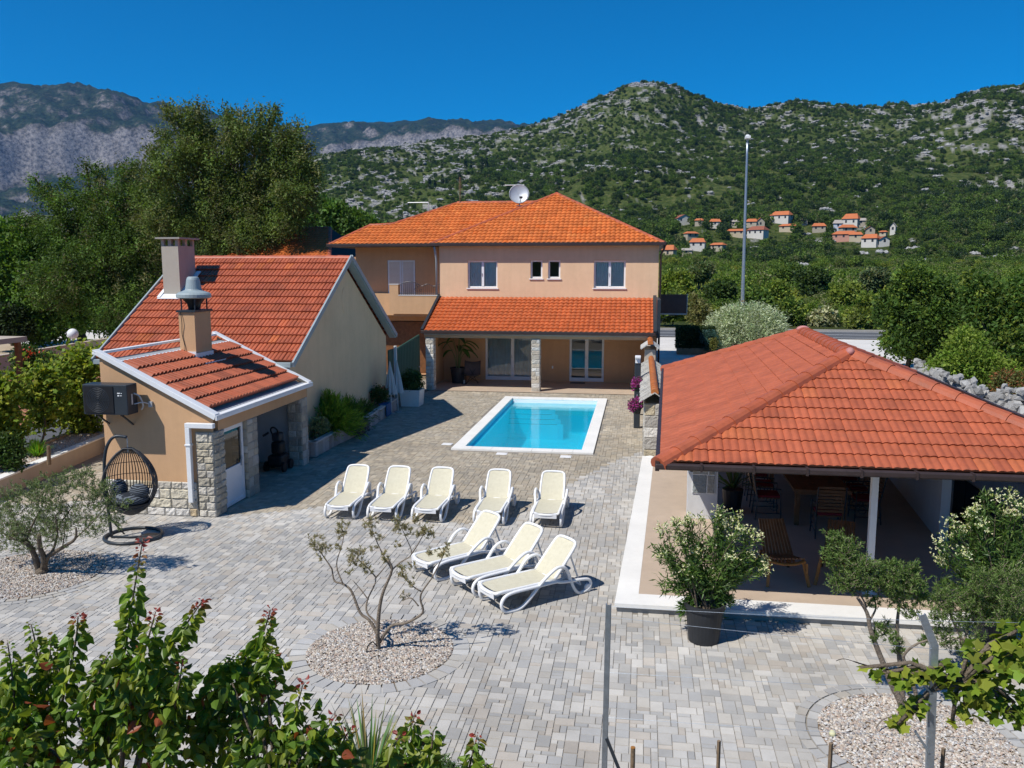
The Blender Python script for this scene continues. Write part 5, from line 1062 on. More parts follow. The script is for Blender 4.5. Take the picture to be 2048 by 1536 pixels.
def parasol(x, y, lb, lean):
    t = thing('closed_parasol', lb, 'parasol', (x, y, 0), 0, 'closed grey parasols by the planter')
    mb = MB(); mb.tube([(x, y, 0), (x+lean, y, 1.86)], .019, 8); mb.build('pole', M['white'], t, smooth=True)
    mb = MB(); n = 40; prof = [(.015, 1.88), (.05, 1.66), (.10, 1.35), (.15, 1.0), (.19, .72)]; vs = []
    for r, z in prof:
        for k in range(n): a = 2*PI*k/n; rr = r*(1+.28*math.cos(8*a)*min(1, r/.08)); vs.append((x+lean*z/1.95+rr*math.cos(a), y+rr*math.sin(a), z-.03*math.cos(8*a)*(z < .8)))
    mb.add(vs, [(i*n+k, i*n+(k+1) % n, (i+1)*n+(k+1) % n, (i+1)*n+k) for i in range(len(prof)-1) for k in range(n)]); mb.build('canopy', M['parasol'], t, smooth=True)
    mb = MB(); mb.lathe([(0, 0), (.14, 0), (.14, .04), (.03, .07)], (x, y, 0), 16); mb.build('base', M['concrete'], t); return t
parasol(-8.66, 28.75, 'closed grey parasol nearer the camera, left of the pair by the planter', -.03); parasol(-8.52, 29.1, 'closed grey parasol at the right of the pair, touching the green gate view', -.02)
wp = thing('square_planter', 'square white planter box with a leafy shrub beside the green gate', 'planter', (-8.45, 30.7, 0))
mb = MB(); a, b, c, d = -8.83, -8.05, 30.35, 31.1
mb.add([(a+.05, c+.04, 0), (b-.05, c+.04, 0), (b-.05, d-.04, 0), (a+.05, d-.04, 0), (a, c, .62), (b, c, .62), (b, d, .62), (a, d, .62), (a+.05, c+.05, .62), (b-.05, c+.05, .62), (b-.05, d-.05, .62), (a+.05, d-.05, .62), (a+.05, c+.05, .54), (b-.05, c+.05, .54), (b-.05, d-.05, .54), (a+.05, d-.05, .54)], [(0, 1, 5, 4), (1, 2, 6, 5), (2, 3, 7, 6), (3, 0, 4, 7)]+[(4+i, 4+(i+1) % 4, 8+(i+1) % 4, 8+i) for i in range(4)]+[(8+i, 8+(i+1) % 4, 12+(i+1) % 4, 12+i) for i in range(4)]); mb.build('box', M['whitestone'], wp)
mb = MB(); mb.quad((a+.05, c+.05, .56), (b-.05, c+.05, .56), (b-.05, d-.05, .56), (a+.05, d-.05, .56)); mb.build('soil', M['soil'], wp)
crown('shrub', [(-8.44, 30.7, .95, .38, .34, .36)], 2200, .10, (.035, .065, .02), wp, clump=.12, per=12, asp=.5)
mb = MB(); mb.tube([(-8.44, 30.7, .5), (-8.44, 30.7, .9)], .02, 6); mb.build('stem', M['bark'], wp)
# green sheet gate and screen
gg = thing('green_gate', 'dark green corrugated metal gate between the outbuilding and the porch', 'gate', (-9.1, 32.6, 0))
mb = MB(); n = 60; pts = [(-9.17+.018*(1 if (i//2) % 2 else -1), 31.15+3.4*i/n) for i in range(n+1)]
for i in range(n): mb.quad((*pts[i], .04), (*pts[i+1], .04), (*pts[i+1], 2.02+.28*(i+1)/n), (*pts[i], 2.02+.28*i/n))
mb.build('sheet', M['green'], gg)
mb = MB(); mb.box(-9.2, -9.14, 34.56, 34.62, 0, 2.32); mb.beam((-9.17, 31.1, 2.05), (-9.17, 34.6, 2.33), .06, .05); mb.build('gate_frame', M['green'], gg)
mb = MB(); mb.box(-9.22, -9.12, 31.05, 31.14, 0, 2.2); mb.build('gate_post', M['whitestone'], gg)
mb = MB(); mb.box(-9.26, -9.22, 30.4, 31.04, .02, 2.1); mb.build('side_sheet', M['green'], gg)
mb = MB(); mb.box(-9.13, -9.09, 34.3, 34.4, 1.0, 1.06); mb.build('handle', M['galv'], gg)
# porch furniture
bp = thing('potted_banana_plant', 'tall banana-like plant in a big dark pot under the porch', 'potted plant', (-8.0, 36.9, 0))
mb = MB(); mb.lathe([(0, .02), (.27, .02), (.34, .66), (.37, .66), (.37, .72), (.33, .72), (.32, .62), (0, .62)], (-8.0, 36.9, 0), 20); mb.build('pot', M['pot'], bp)
mb = MB(); rd = random.Random(8); P = []; 
for k in range(13):
    a = rd.uniform(0, 2*PI); h = rd.uniform(1.3, 2.1); r = rd.uniform(.15, .55); b0_ = V(-8+.06*math.cos(a), 36.9+.06*math.sin(a), .62); tp_ = V(-8+r*math.cos(a), 36.9+r*math.sin(a)*.8, h)
    mb.tube(cat_rom([b0_, b0_.lerp(tp_, .5)+V(-.08*math.cos(a), -.08*math.sin(a), .1), tp_], 3), .013, 5, col=(.10, .13, .04))
    dr_ = V(math.cos(a), math.sin(a), -.15).normalized(); sd_ = dr_.cross(V(0, 0, 1)).normalized(); Lf = rd.uniform(.4, .62); wd = Lf*.2; vs = []; c_ = (.045*rd.uniform(.7, 1.2), .085*rd.uniform(.8, 1.2), .022)
    for i in range(7):
        q = i/6; p_ = tp_+dr_*Lf*q+V(0, 0, .12*q-.38*q*q); ww_ = wd*math.sin(PI*min(.97, .12+.85*q))**.7; vs += [p_+sd_*ww_+V(0, 0, .05), p_, p_-sd_*ww_+V(0, 0, .05)]
    mb.add(vs, [(i*3+j, i*3+j+1, i*3+j+4, i*3+j+3) for i in range(6) for j in (0, 1)], c_)
mb.build('foliage', M['leafgloss'], bp)
bc_ = thing('butterfly_chair', 'dark leather butterfly chair standing under the porch', 'chair', (-7.35, 36.7, 0))
mb = MB(); mb.M = Matrix.Translation((-7.32, 36.75, 0)) @ Matrix.Rotation(R(8), 4, 'Z'); F4 = [(-.36, -.32, .52), (.36, -.32, .52), (.33, .28, 1.02), (-.33, .28, 1.02)]
vs = []; n = 8
for i in range(n+1):
    for j in range(n+1):
        u_, v_ = i/n, j/n; x = -.36+.72*u_; y = -.32+.6*v_; z = .52*(1-v_)+1.02*v_-.32*math.sin(PI*min(1, v_*1.25 if v_ < .8 else 1))*.8-.1*math.sin(PI*u_)*(1-v_)-.05*math.sin(PI*u_)*v_
        vs.append((x, y, z))
mb.add(vs, [(i*(n+1)+j, i*(n+1)+j+1, (i+1)*(n+1)+j+1, (i+1)*(n+1)+j) for i in range(n) for j in range(n)]); M['leather'] = surf('grey_brown_leather', (.085, .07, .065), .6, .2, 5, .2, 60); mb.build('sling', M['leather'], bc_, smooth=True)
mb = MB(); mb.M = Matrix.Translation((-7.32, 36.75, 0)) @ Matrix.Rotation(R(8), 4, 'Z')
for s in (-1, 1): mb.tube([(s*.36, -.32, .54), (-s*.28, .30, .012), (-s*.28, -.28, .012), (s*.33, .28, 1.03)], .009, 6)
mb.build('frame', M['black'], bc_)
ln = thing('floor_lantern', 'black metal lantern on the porch floor beside the big pot', 'lantern', (-7.62, 36.6, 0))
mb = MB(); lx, ly = -7.66, 36.55
for a, b in ((-.08, -.08), (.08, -.08), (.08, .08), (-.08, .08)): mb.box(lx+a-.01, lx+a+.01, ly+b-.01, ly+b+.01, .03, .40)
mb.box(lx-.1, lx+.1, ly-.1, ly+.1, .02, .05); mb.box(lx-.1, lx+.1, ly-.1, ly+.1, .40, .43); mb.tube(ring((lx, ly, .5), .05, .0, 10) if False else [(lx+.05*math.cos(a_), ly, .47+.05*math.sin(a_)) for a_ in [k*PI/5 for k in range(10)]], .006, 4, closed=True); mb.build('frame', M['black'], ln); mb = MB(); mb.lathe([(0, .05), (.03, .05), (.03, .2), (0, .2)], (lx, ly, 0), 10); mb.build('candle', M['whitestone'], ln)
dm = thing('door_mat', 'small black mat before the double glass doors', 'mat', (-2.75, 37.6, .02)); mb = MB(); mb.box(-3.05, -2.38, 37.42, 37.82, .023, .035); mb.build('mat_sheet', M['black'], dm)
# pushcart in the shed opening
cr = thing('power_trolley', 'black wheeled garden machine with an upright handle inside the shed opening', 'trolley', (-9.05, 20.2, 0))
mb = MB(); mb.box(-9.33, -8.93, 20.0, 20.5, .12, .42); mb.box(-9.27, -8.99, 20.1, 20.45, .43, .75); mb.build('body', M['black'], cr, bevel=.06)
mb = MB(); mb.box(-9.25, -9.01, 20.12, 20.40, .76, .98); mb.build('bag', M['anth'], cr, bevel=.05)
for x in (-9.37, -8.89):
    for y, r_ in ((20.05, .13), (20.45, .13)): mb = MB(); mb.tube([(x-.03, y, r_), (x+.03, y, r_)], r_, 14); mb.build('wheel', M['black'], cr)
mb = MB(); mb.tube(cat_rom([(-9.2, 20.15, .9), (-9.22, 20.05, 1.08), (-9.13, 20.0, 1.16), (-9.04, 20.05, 1.08), (-9.06, 20.15, .9)], 4), .022, 6); mb.tube([(-9.3, 20.1, 1.0), (-9.4, 19.98, .93)], .03, 6); mb.build('handle', M['black'], cr)
hk = thing('wall_hook', 'dark curved hook high on the inner shed wall', 'hook', (-10.8, 20.2, 1.8)); mb = MB(); mb.tube(cat_rom([(-9.75, 20.96, 1.72), (-9.6, 20.93, 1.86), (-9.4, 20.93, 1.88), (-9.25, 20.96, 1.75)], 4), .025, 6, .6); mb.build('hook_arm', M['black'], hk)
# brown sign board at the right of the house
sg = thing('sign_board', 'dark brown board projecting on brackets from the right side of the house', 'board', (1.4, 38.5, 3.5))
mb = MB(); mb.box(.86, 2.05, 39.2, 39.28, 3.08, 3.93); mb.build('panel', M['darkbrown'], sg); mb = MB(); mb.box(2.051, 2.085, 39.18, 39.3, 3.05, 3.96); mb.box(.84, 2.05, 39.19, 39.29, 3.02, 3.075); mb.build('edge_frame', M['bluegrey'], sg)
mb = MB(); mb.tube(cat_rom([(.82, 39.24, 2.45), (1.0, 39.24, 2.8), (1.3, 39.24, 2.96), (1.7, 39.24, 3.02)], 5), .02, 6); mb.build('bracket', M['anth'], sg)
# lamp post
lp_ = thing('lamp_post', 'tall galvanised lamp post with a small white lamp standing behind the silvery bush', 'lamp post', (6.55, 57, 0))
top = AY(1495, 278, 57); bx_, by_ = AY(1484, 640, 57).x, 57
mb = MB(); k_ = 12; mb.tube([V(bx_, by_, 0).lerp(V(top.x, by_, top.z), i/k_) for i in range(k_+1)], [.13-.065*i/k_ for i in range(k_+1)], 10); mb.build('pole', M['galv'], lp_, smooth=True)
mb = MB(); mb.lathe([(.14, 2.9), (.145, 2.95), (.14, 3.0)], (bx_+.02, by_, 0), 12); mb.build('collar', M['stake'], lp_)
mb = MB(); mb.box(top.x-.16, top.x+.14, by_-.5, by_+.12, top.z, top.z+.14); mb.ball((top.x-.02, by_-.2, top.z+.12), .16, 10, (1, 1.4, .8)); mb.build('lamp_head', M['white'], lp_)
# ================================================================ vegetation helpers
def pb(px, py, rp, Y, dy=0.0, fl=.9):
    p = AY(px, py, Y); d = (p-V(0, 0, CH)).length; r = rp*d/FP
    return (p.x, p.y+dy*r, p.z, r, r*1.1, r*fl)
def pbs(lst, Y, seed=1, j=.6, fl=.9):
    rd = random.Random(seed); return [pb(x, y, r, Y, rd.uniform(-j, j), fl) for x, y, r in lst]
# big trees on the left
A_ = [(335, 212, 10), (372, 212, 9), (450, 222, 9), (525, 218, 12), (552, 215, 9), (300, 300, 12), (615, 290, 12), (625, 360, 16), (600, 250, 9), (395, 300, 30), (385, 262, 36), (350, 228, 20), (430, 305, 58), (500, 265, 42), (540, 236, 20), (560, 325, 58), (598, 390, 46), (520, 395, 78), (425, 400, 78), (350, 335, 48), (580, 440, 34), (500, 465, 56), (440, 475, 62), (345, 430, 60), (400, 218, 18), (575, 275, 28), (470, 235, 18), (610, 330, 28), (330, 270, 18)]
tree('feathery_tree', 'tallest tree, feathery olive-brown crown rising behind the outbuilding', 'tree', G(470, 655), pbs(A_, 46, 1, fl=.8), 95000, .19, (.076, .108, .027), .38, alt=(.095, .10, .040), pa=.25, clump=.46, per=44, asp=.38, droop=.15, hollow=.3, tall=1.25, var=.5)
B_ = [(65, 355, 8), (90, 370, 10), (175, 330, 9), (140, 365, 12), (265, 335, 12), (280, 385, 55), (210, 420, 58), (150, 405, 34), (120, 470, 50), (220, 500, 78), (300, 490, 68), (160, 560, 68), (250, 600, 62), (100, 400, 22), (190, 352, 22), (240, 345, 24), (75, 380, 14), (320, 560, 50), (60, 440, 22)]
tree('feathery_tree', 'second feathery tree, wider and lower, left of the tallest one', 'tree', G(230, 668), pbs(B_, 48, 2, fl=.8), 80000, .19, (.058, .098, .020), .32, alt=(.09, .09, .04), pa=.2, clump=.46, per=44, asp=.38, droop=.12, hollow=.3, tall=1.1, var=.5)
C_ = [(60, 500, 50), (20, 560, 58), (110, 560, 58), (60, 620, 58), (165, 620, 42), (200, 590, 40), (10, 480, 38), (130, 505, 38), (215, 640, 24), (110, 650, 28), (-30, 520, 60)]
tree('walnut_tree', 'bright green broadleaf tree at the far left edge beside the pale yard', 'tree', G(168, 688), pbs(C_, 49, 3), 60000, .27, (.055, .105, .018), .30, alt=(.09, .15, .025), pa=.3, clump=.6, per=26, asp=.55)
tree('dark_gap_bush', 'very dark bush standing in for the dark opening under the walnut tree at the left edge', 'bush', G(25, 690), pbs([(20, 640, 26), (45, 655, 18), (0, 655, 22)], 47, 4), 6000, .25, (.018, .03, .010), .1, clump=.4, per=20)  # stand-in for a dark opening; its darkness is put into the leaf colour
tree('broadleaf_tree', 'small bright green tree beyond the house roof on its left', 'tree', (-27, 75, 0), pbs([(660, 430, 26), (700, 445, 24), (735, 455, 18), (630, 440, 22)], 75, 5), 9000, .42, (.055, .10, .02), .2, clump=.7, per=20, asp=.6)
# trees on the right
D_ = [(1830, 575, 32), (1800, 620, 36), (1850, 640, 46), (1905, 640, 36), (1795, 680, 28), (1860, 690, 38), (1880, 590, 28), (1930, 600, 24), (1815, 560, 18)]
tree('broadleaf_tree', 'dark green broadleaf tree standing in the white gravel lot at the right', 'tree', G(1813, 738), pbs(D_, 45, 6), 42000, .20, (.038, .070, .014), .12, alt=(.09, .13, .02), pa=.22, clump=.42, per=24, asp=.55)
tree('broadleaf_tree', 'broadleaf tree filling the right edge behind the dry stone wall', 'tree', G(1990, 775), pbs([(1965, 610, 34), (2015, 620, 44), (2050, 590, 30), (1985, 680, 48), (2045, 700, 48), (2030, 640, 40), (2090, 650, 60), (1950, 570, 22)], 41, 7), 40000, .20, (.040, .075, .014), .14, alt=(.10, .13, .02), pa=.22, clump=.42, per=24, asp=.55)
tree('light_green_bush', 'light green bush between the two trees above the dry stone wall', 'bush', G(1925, 775), pbs([(1925, 720, 36), (1895, 745, 26), (1960, 740, 34), (1935, 690, 26), (2010, 755, 24)], 38.5, 8), 24000, .15, (.085, .135, .018), .07, alt=(.13, .17, .03), pa=.3, clump=.34, per=22, asp=.6)
tree('rusty_bush', 'low bush with rusty dead leaves at the right edge above the dry stone wall', 'bush', G(2030, 800), pbs([(2010, 765, 20), (2040, 775, 26)], 36, 9), 5000, .12, (.075, .085, .025), .05, alt=(.17, .07, .03), pa=.4, clump=.25, per=16)
tree('silver_bush', 'wide silvery green bush right of the house in front of the lamp post', 'bush', G(1490, 705), pbs([(1450, 655, 30), (1490, 650, 36), (1530, 655, 34), (1440, 680, 24), (1500, 685, 30), (1550, 670, 20), (1520, 635, 20), (1470, 632, 18)], 53, 10), 34000, .22, (.20, .235, .15), .12, alt=(.34, .37, .27), pa=.4, clump=.4, per=22, asp=.22, tall=1.3)
hb = thing('clipped_hedge', 'dark clipped hedge block beside the gravel lot right of the house', 'hedge', G(1390, 710))
n = 16000; a_, b_ = AY(1352, 690, 52), AY(1428, 690, 52); P = np.stack([a_.x+(b_.x-a_.x)*RNG.random(n), 51.4+1.2*RNG.random(n), .35+1.25*RNG.random(n)**.8], 1)
k = (np.abs(P[:, 2]-.75) > .22) | (RNG.random(n) < .3) | (P[:, 1] > 52.0); P = P[k]; n = len(P); leaves('foliage', P, rand_dirs(n), .13, .08, colvar(n, (.020, .035, .012), .3), M['leaf'], hb)
mb = MB(); mb.box(a_.x+.05, b_.x-.05, 51.45, 52.5, -.04, .35)
for k in range(8): mb.tube([(a_.x+.2+(b_.x-a_.x-.4)*k/7, 52, 0), (a_.x+.2+(b_.x-a_.x-.4)*k/7, 52.05, 1.4)], .03, 5)
mb.build('stems', M['soil'], hb)
tree('olive_brown_bush', 'brownish green bush behind the dark hedge right of the sign board', 'bush', (4.2, 62, 0), pbs([(1395, 620, 18), (1405, 640, 18), (1385, 605, 12)], 62, 11), 4000, .25, (.10, .10, .035), .06, clump=.35, per=16)
tree('cypress_sapling', 'small columnar sapling at the right end of the dark hedge', 'bush', G(1427, 712), [(*AY(1427, 688, 50.5)[:], .18, .18, .35)], 1200, .10, (.11, .11, .03), .02, clump=.1, per=12)
tree('blue_green_shrub', 'rounded blue-green shrub between hedge and silver bush', 'bush', G(1422, 712), pbs([(1418, 675, 14), (1424, 690, 12)], 51.2, 12), 3000, .12, (.03, .065, .055), .03, clump=.2, per=14)
def shrubline():
    rd = random.Random(77); k = 0
    labs = ['pale flowering shrub on the far road verge right of the silver bush', 'rounded green shrub on the far road verge above the pavilion ridge', 'yellow green shrub on the far road verge near the broadleaf tree', 'broad green shrub across the road behind the lamp post', 'low green shrub across the road beside the sign board', 'leaning yellow green shrub across the road left of the broadleaf tree']
    for (px, py, rp, col, alt), lb in zip([(1640, 640, 20, (.13, .14, .07), (.34, .33, .20)), (1590, 628, 22, (.06, .095, .02), YG), (1730, 640, 20, (.10, .12, .03), YG), (1500, 600, 24, (.045, .08, .015), MG), (1345, 610, 20, (.07, .10, .02), YG), (1760, 615, 24, (.075, .11, .018), YG)], labs):
        b = [(px+rd.uniform(-1, 1)*rp, py+rd.uniform(-.5, .5)*rp, rp*rd.uniform(.5, .9)) for _ in range(5)]; Y = 76+rd.uniform(0, 3)
        tree('roadside_shrub', lb, 'shrub', (AY(px, py, Y).x, Y, 0), pbs(b, Y, k), 6000, .34, col, .06, 'shrubs along the far side of the road', alt=alt, pa=.3, clump=.5, per=18, asp=.6); k += 1
shrubline()
for (px, py, rp, Y, c_, a_, lb) in ((1352, 570, 30, 92, (.10, .135, .02), YG, 'yellow green tree just right of the main house corner'), (1440, 578, 26, 100, (.035, .058, .016), DG, 'dark tree left of the lamp post beyond the road'), (1545, 588, 24, 96, (.085, .125, .022), YG, 'fresh green tree right of the lamp post beyond the road'), (1622, 566, 30, 108, (.032, .052, .018), DG, 'dark round tree across the road above the pavilion peak'), (1700, 590, 26, 94, (.11, .14, .03), YG, 'bright tree across the road left of the lot tree'), (1748, 556, 24, 115, (.06, .085, .04), OL, 'grey green tree behind the lot tree'), (1575, 548, 20, 125, (.05, .08, .02), MG, 'small green tree farther up the valley right of the lamp post'), (1400, 548, 20, 120, (.06, .09, .03), OL, 'small olive green tree farther up the valley above the sign board')):
    rd = random.Random(px); b = [(px+rd.uniform(-.7, .7)*rp, py+rd.uniform(-.5, .6)*rp, rp*rd.uniform(.4, .65)) for _ in range(7)]
    tree('valley_tree', lb, 'tree', (AY(px, py, Y).x, Y, -.1), pbs(b, Y, px), 9000, .36, c_, .16, 'trees standing across the road', alt=a_, pa=.3, clump=.5, per=18, asp=.6)
# woodland and scrub masses
WHT = (.62, .59, .54); STN = (.42, .37, .29); PNK = (.50, .26, .20); BEI = (.50, .42, .30); ORG = (.52, .16, .06); BRN = (.30, .10, .06); GRY = (.40, .36, .32)
VL = [(1369, 447, 28, 16, WHT, BRN, 1), (1398, 448, 16, 9, STN, ORG, 0), (1430, 453, 20, 13, WHT, ORG, 0), (1467, 451, 14, 9, STN, GRY, 0), (1470, 470, 34, 10, BEI, ORG, 0), (1510, 472, 34, 17, WHT, BRN, 0), (1502, 453, 20, 13, STN, ORG, 0), (1521, 455, 15, 17, STN, ORG, 1), (1558, 443, 36, 18, WHT, ORG, 0), (1574, 460, 30, 10, BEI, ORG, 0), (1609, 447, 12, 9, STN, BEI, 1), (1638, 462, 23, 13, STN, ORG, 0), (1676, 458, 16, 15, (.55, .60, .68), GRY, 0), (1699, 453, 27, 22, WHT, ORG, 0), (1699, 465, 27, 13, STN, ORG, 0), (1687, 479, 40, 14, PNK, ORG, 0), (1737, 490, 28, 18, WHT, ORG, 0), (1711, 479, 22, 12, BEI, ORG, 0), (1741, 467, 15, 12, STN, ORG, 1), (1722, 450, 20, 11, STN, GRY, 0), (1765, 470, 12, 6, BEI, ORG, 0), (1769, 488, 18, 12, WHT, BRN, 1), (1785, 465, 9, 16, WHT, GRY, 1), (1386, 474, 24, 9, STN, ORG, 0), (1394, 497, 28, 18, WHT, ORG, 0), (1432, 498, 26, 10, STN, ORG, 0), (1335, 515, 24, 22, BEI, ORG, 0), (1372, 509, 22, 10, STN, GRY, 0)]
VLAB = ['white gabled house, farthest left in the hillside village', 'small stone house right of the white gabled one', 'small white house with orange roof left of the lamp post', 'grey stone ruin just left of the lamp post', 'long low house with orange roof in front of the lamp post line', 'large white house with brown roof right of the lamp post', 'stone house with orange roof right behind the lamp post', 'narrow gabled stone house beside the orange roofed stone house', 'highest big white house with orange roof in the village centre', 'long low beige house below the highest house', 'small gabled shed in the middle of the village', 'stone house with orange roof among dark trees in the centre', 'pale blue house left of the tall white house', 'tall white house with rows of windows and orange roof', 'stone house directly below the tall white house', 'long pinkish house below the tall white house', 'white house with orange roof at the lower right of the village', 'beige house between the pinkish and the lower white house', 'gabled stone house right of the tall white house', 'grey walled ruin beside the tall white house', 'tiny beige house at the right end of the village', 'small white gabled house at the lower right end', 'narrow white tower-like house farthest right', 'low stone house with orange roof on the left slope', 'white house with orange roof low on the left slope', 'low stone house right of the lowest white one', 'beige house with orange roof just beyond the main house eave', 'grey stone ruin below the left village slope']
VH = {(v[0], v[1]): hit(v[0], v[1], 1.2, 300, 950) for v in VL}
VH = {k: (p+V(0, 0, 1.8), r) for k, (p, r) in VH.items()}
def clear(x, y, S=None):
    k = np.ones(len(x), bool); r = np.hypot(x, y); az = np.arctan2(x, y); S = np.ones(len(x)) if S is None else S
    for (px, py), (p, rr) in VH.items():
        w_ = [v[2] for v in VL if (v[0], v[1]) == (px, py)][0]*rr/FP; a = math.atan2(p.x, p.y); lat = np.abs((az-a)*rr); d = rr-r
        k &= ~((lat < w_*.5) & (d < 14) & (d > -w_*.8-3)); c = (lat < w_*.45+1) & (d >= 0) & (d < 150); S[c] = np.minimum(S[c], np.clip(d[c]/110, .3, 1))
    return k
HS = HS.copy(); kk = clear(HX, HY, HS); HX, HY, HS = HX[kk], HY[kk], HS[kk]
HZ = height(HX, HY)-.5; BZ = height(BX, BY)-.15
scatter('hillside_scrub', np.stack([HX, HY, HZ], 1), HS, hillp, 'dense dark green scrub and small trees covering the rocky hillsides', 'woodland')
scatter('valley_bushes', np.stack([BX, BY, BZ], 1), BS, vp, 'mixed yellow green and dark bushes covering the slope just beyond the road', 'bushes')
def rock_proto(seed, R0):
    rd = random.Random(seed); mb = MB()
    for _ in range(7):
        c = V(rd.uniform(-1, 1)*R0, rd.uniform(-1, 1)*R0, rd.uniform(-.1, .5)*R0*.5); s_ = R0*rd.uniform(.25, .6); n0 = len(mb.v); mb.ball(c, s_, 6, (rd.uniform(.8, 1.4), rd.uniform(.7, 1.2), rd.uniform(.4, .9)), (.40*rd.uniform(.8, 1.15),)*3)
        mb.v[n0:] = [(x+rd.uniform(-.2, .2)*s_, y+rd.uniform(-.2, .2)*s_, z+rd.uniform(-.2, .2)*s_) for x, y, z in mb.v[n0:]]
    o = mb.build('rock', M['hillrock']); COL.objects.unlink(o); return o
M['hillrock'] = surf('karst_rock', (.96, .93, .90), .95, .25, .6, .6, 1.5, .3, attr=True)
x, y, r = polar_pts(60000, 260, 1400, -30, 27, 1.5); rk3 = rockmask(x, y); k = (RNG.random(len(x)) < rk3*.8+.006) & clear(x, y); x, y = x[k], y[k]
scatter('rock_outcrops', np.stack([x, y, height(x, y)], 1), .5+1.1*RNG.random(len(x))**2, [rock_proto(i, 2.3) for i in range(4)], 'pale limestone outcrops speckling the hillside between the scrub', 'rocks')
# dry stone wall
dw = thing('dry_stone_wall', 'rough grey dry stone wall below the trees at the right edge', 'wall', G(1950, 815)); mb = MB(); rd = random.Random(9)
WP = [G(1830, 757), G(1890, 790), G(1960, 808), G(2080, 835)]
for i in range(len(WP)-1):
    a, b = WP[i], WP[i+1]; L = (b-a).length; nst = int(L*26)
    for k in range(nst):
        t_ = rd.random(); h = rd.random()**1.1*.85; p = a.lerp(b, t_); off = rd.uniform(-.45, .45)*(1-h*.5); s = rd.uniform(.09, .24)*(1.3-h*.5)
        q = rd.uniform(.22, .44); c = (q, q*.985, q*.95); vs = [V(*v)*s*rd.uniform(.75, 1.2) for v in ((1, .3, -.4), (.2, 1, -.5), (-1, .2, -.3), (-.3, -1, -.5), (.8, -.5, .5), (.6, .7, .6), (-.7, .6, .55), (-.6, -.6, .6))]
        R_ = Matrix.Rotation(rd.uniform(0, 6.28), 3, 'Z') @ Matrix.Rotation(rd.uniform(-.5, .5), 3, 'X'); vs = [R_ @ v+V(p.x+off*.6, p.y+off, h) for v in vs]
        mb.add(vs, [(3, 2, 1, 0), (4, 5, 6, 7), (0, 1, 5, 4), (1, 2, 6, 5), (2, 3, 7, 6), (3, 0, 4, 7)], c)
mb.build('stones', M['stone'], dw)
# ---------------------------------------------------------------- olives
def px_branch(mb, pts, Y, r0, r1, jy=0.0):
    P = [AY(x, y, Y+jy*i) for i, (x, y) in enumerate(pts)]; P = cat_rom(P, 4); n = len(P); mb.tube(P, [r0+(r1-r0)*i/(n-1) for i in range(n)], 7); return P
def twigleaves(tufts, n, L, W, Y, col, alt, parent, name='foliage', jit=.6, mat=None, up=.6):
    Ps = []; Ds = []; mb = MB()
    for (x, y, rp) in tufts:
        b = pb(x, y, rp, Y, random.uniform(-jit, jit)); m = max(2, int(n*(rp/20)**2/14)); c = np.array(b[:3])
        for _ in range(m):        # each twig carries paired narrow leaves
            d = rand_dirs(1)[0]; d[2] = abs(d[2])*.8+up*.4; d /= np.linalg.norm(d); s = c+(RNG.random(3)*2-1)*b[3]*.75; Lt = b[3]*RNG.uniform(.35, .8); Lt = min(Lt, .28)
            e = s+d*Lt; mb.tube([s, (s+e)/2+d[::-1]*.01, e], [.003, .0025, .001], 3, caps=False)
            k = 14; t_ = RNG.random((k, 1)); Ps.append(s+d*Lt*t_); Ds.append(rand_dirs(k)*.9+d*.9)
    P = np.concatenate(Ps); D = np.concatenate(Ds); nn = len(P)
    mb.build('twigs', M['barkgrey'], parent); return leaves(name, P, D, L*(.7+.5*RNG.random(nn)), W, colvar(nn, col, .3, alt, .3), mat or M['leaf'], parent)
ol = thing('olive_tree', 'bare sparse young olive with few leaves in the middle gravel bed', 'olive tree', G(757, 1298)); Y_ = 10.62
mb = MB(); T = [((757, 1300), (755, 1270), (757, 1235), (761, 1205), (768, 1180), (784, 1140), (776, 1120)), ((755, 1268), (738, 1240), (720, 1225), (703, 1183), (686, 1168), (669, 1162), (664, 1138)), ((757, 1262), (752, 1245), (734, 1225), (735, 1200), (749, 1170), (752, 1155)), ((759, 1285), (782, 1252), (812, 1246), (845, 1226), (841, 1200), (844, 1184), (864, 1156)),
     ((784, 1140), (800, 1125), (823, 1108), (812, 1075), (800, 1050)), ((823, 1108), (838, 1085), (852, 1058)), ((784, 1140), (764, 1105), (750, 1075), (741, 1048)), ((664, 1138), (645, 1110), (630, 1092)), ((686, 1168), (673, 1130), (684, 1090), (690, 1058)), ((752, 1155), (735, 1135), (712, 1115)), ((844, 1184), (825, 1172), (808, 1155), (802, 1142)), ((864, 1156), (880, 1125), (888, 1108)), ((752, 1155), (765, 1140), (775, 1128)), ((837, 1212), (822, 1196), (805, 1202)), ((737, 1200), (722, 1180), (705, 1160))]
R0_ = [(.034, .013), (.024, .010), (.017, .008), (.023, .009)]+[(.011, .004)]*11
for i, pts in enumerate(T): px_branch(mb, pts, Y_, *R0_[i], jy=random.uniform(-.07, .07))
mb.build('trunk', M['barkgrey'], ol, smooth=True)
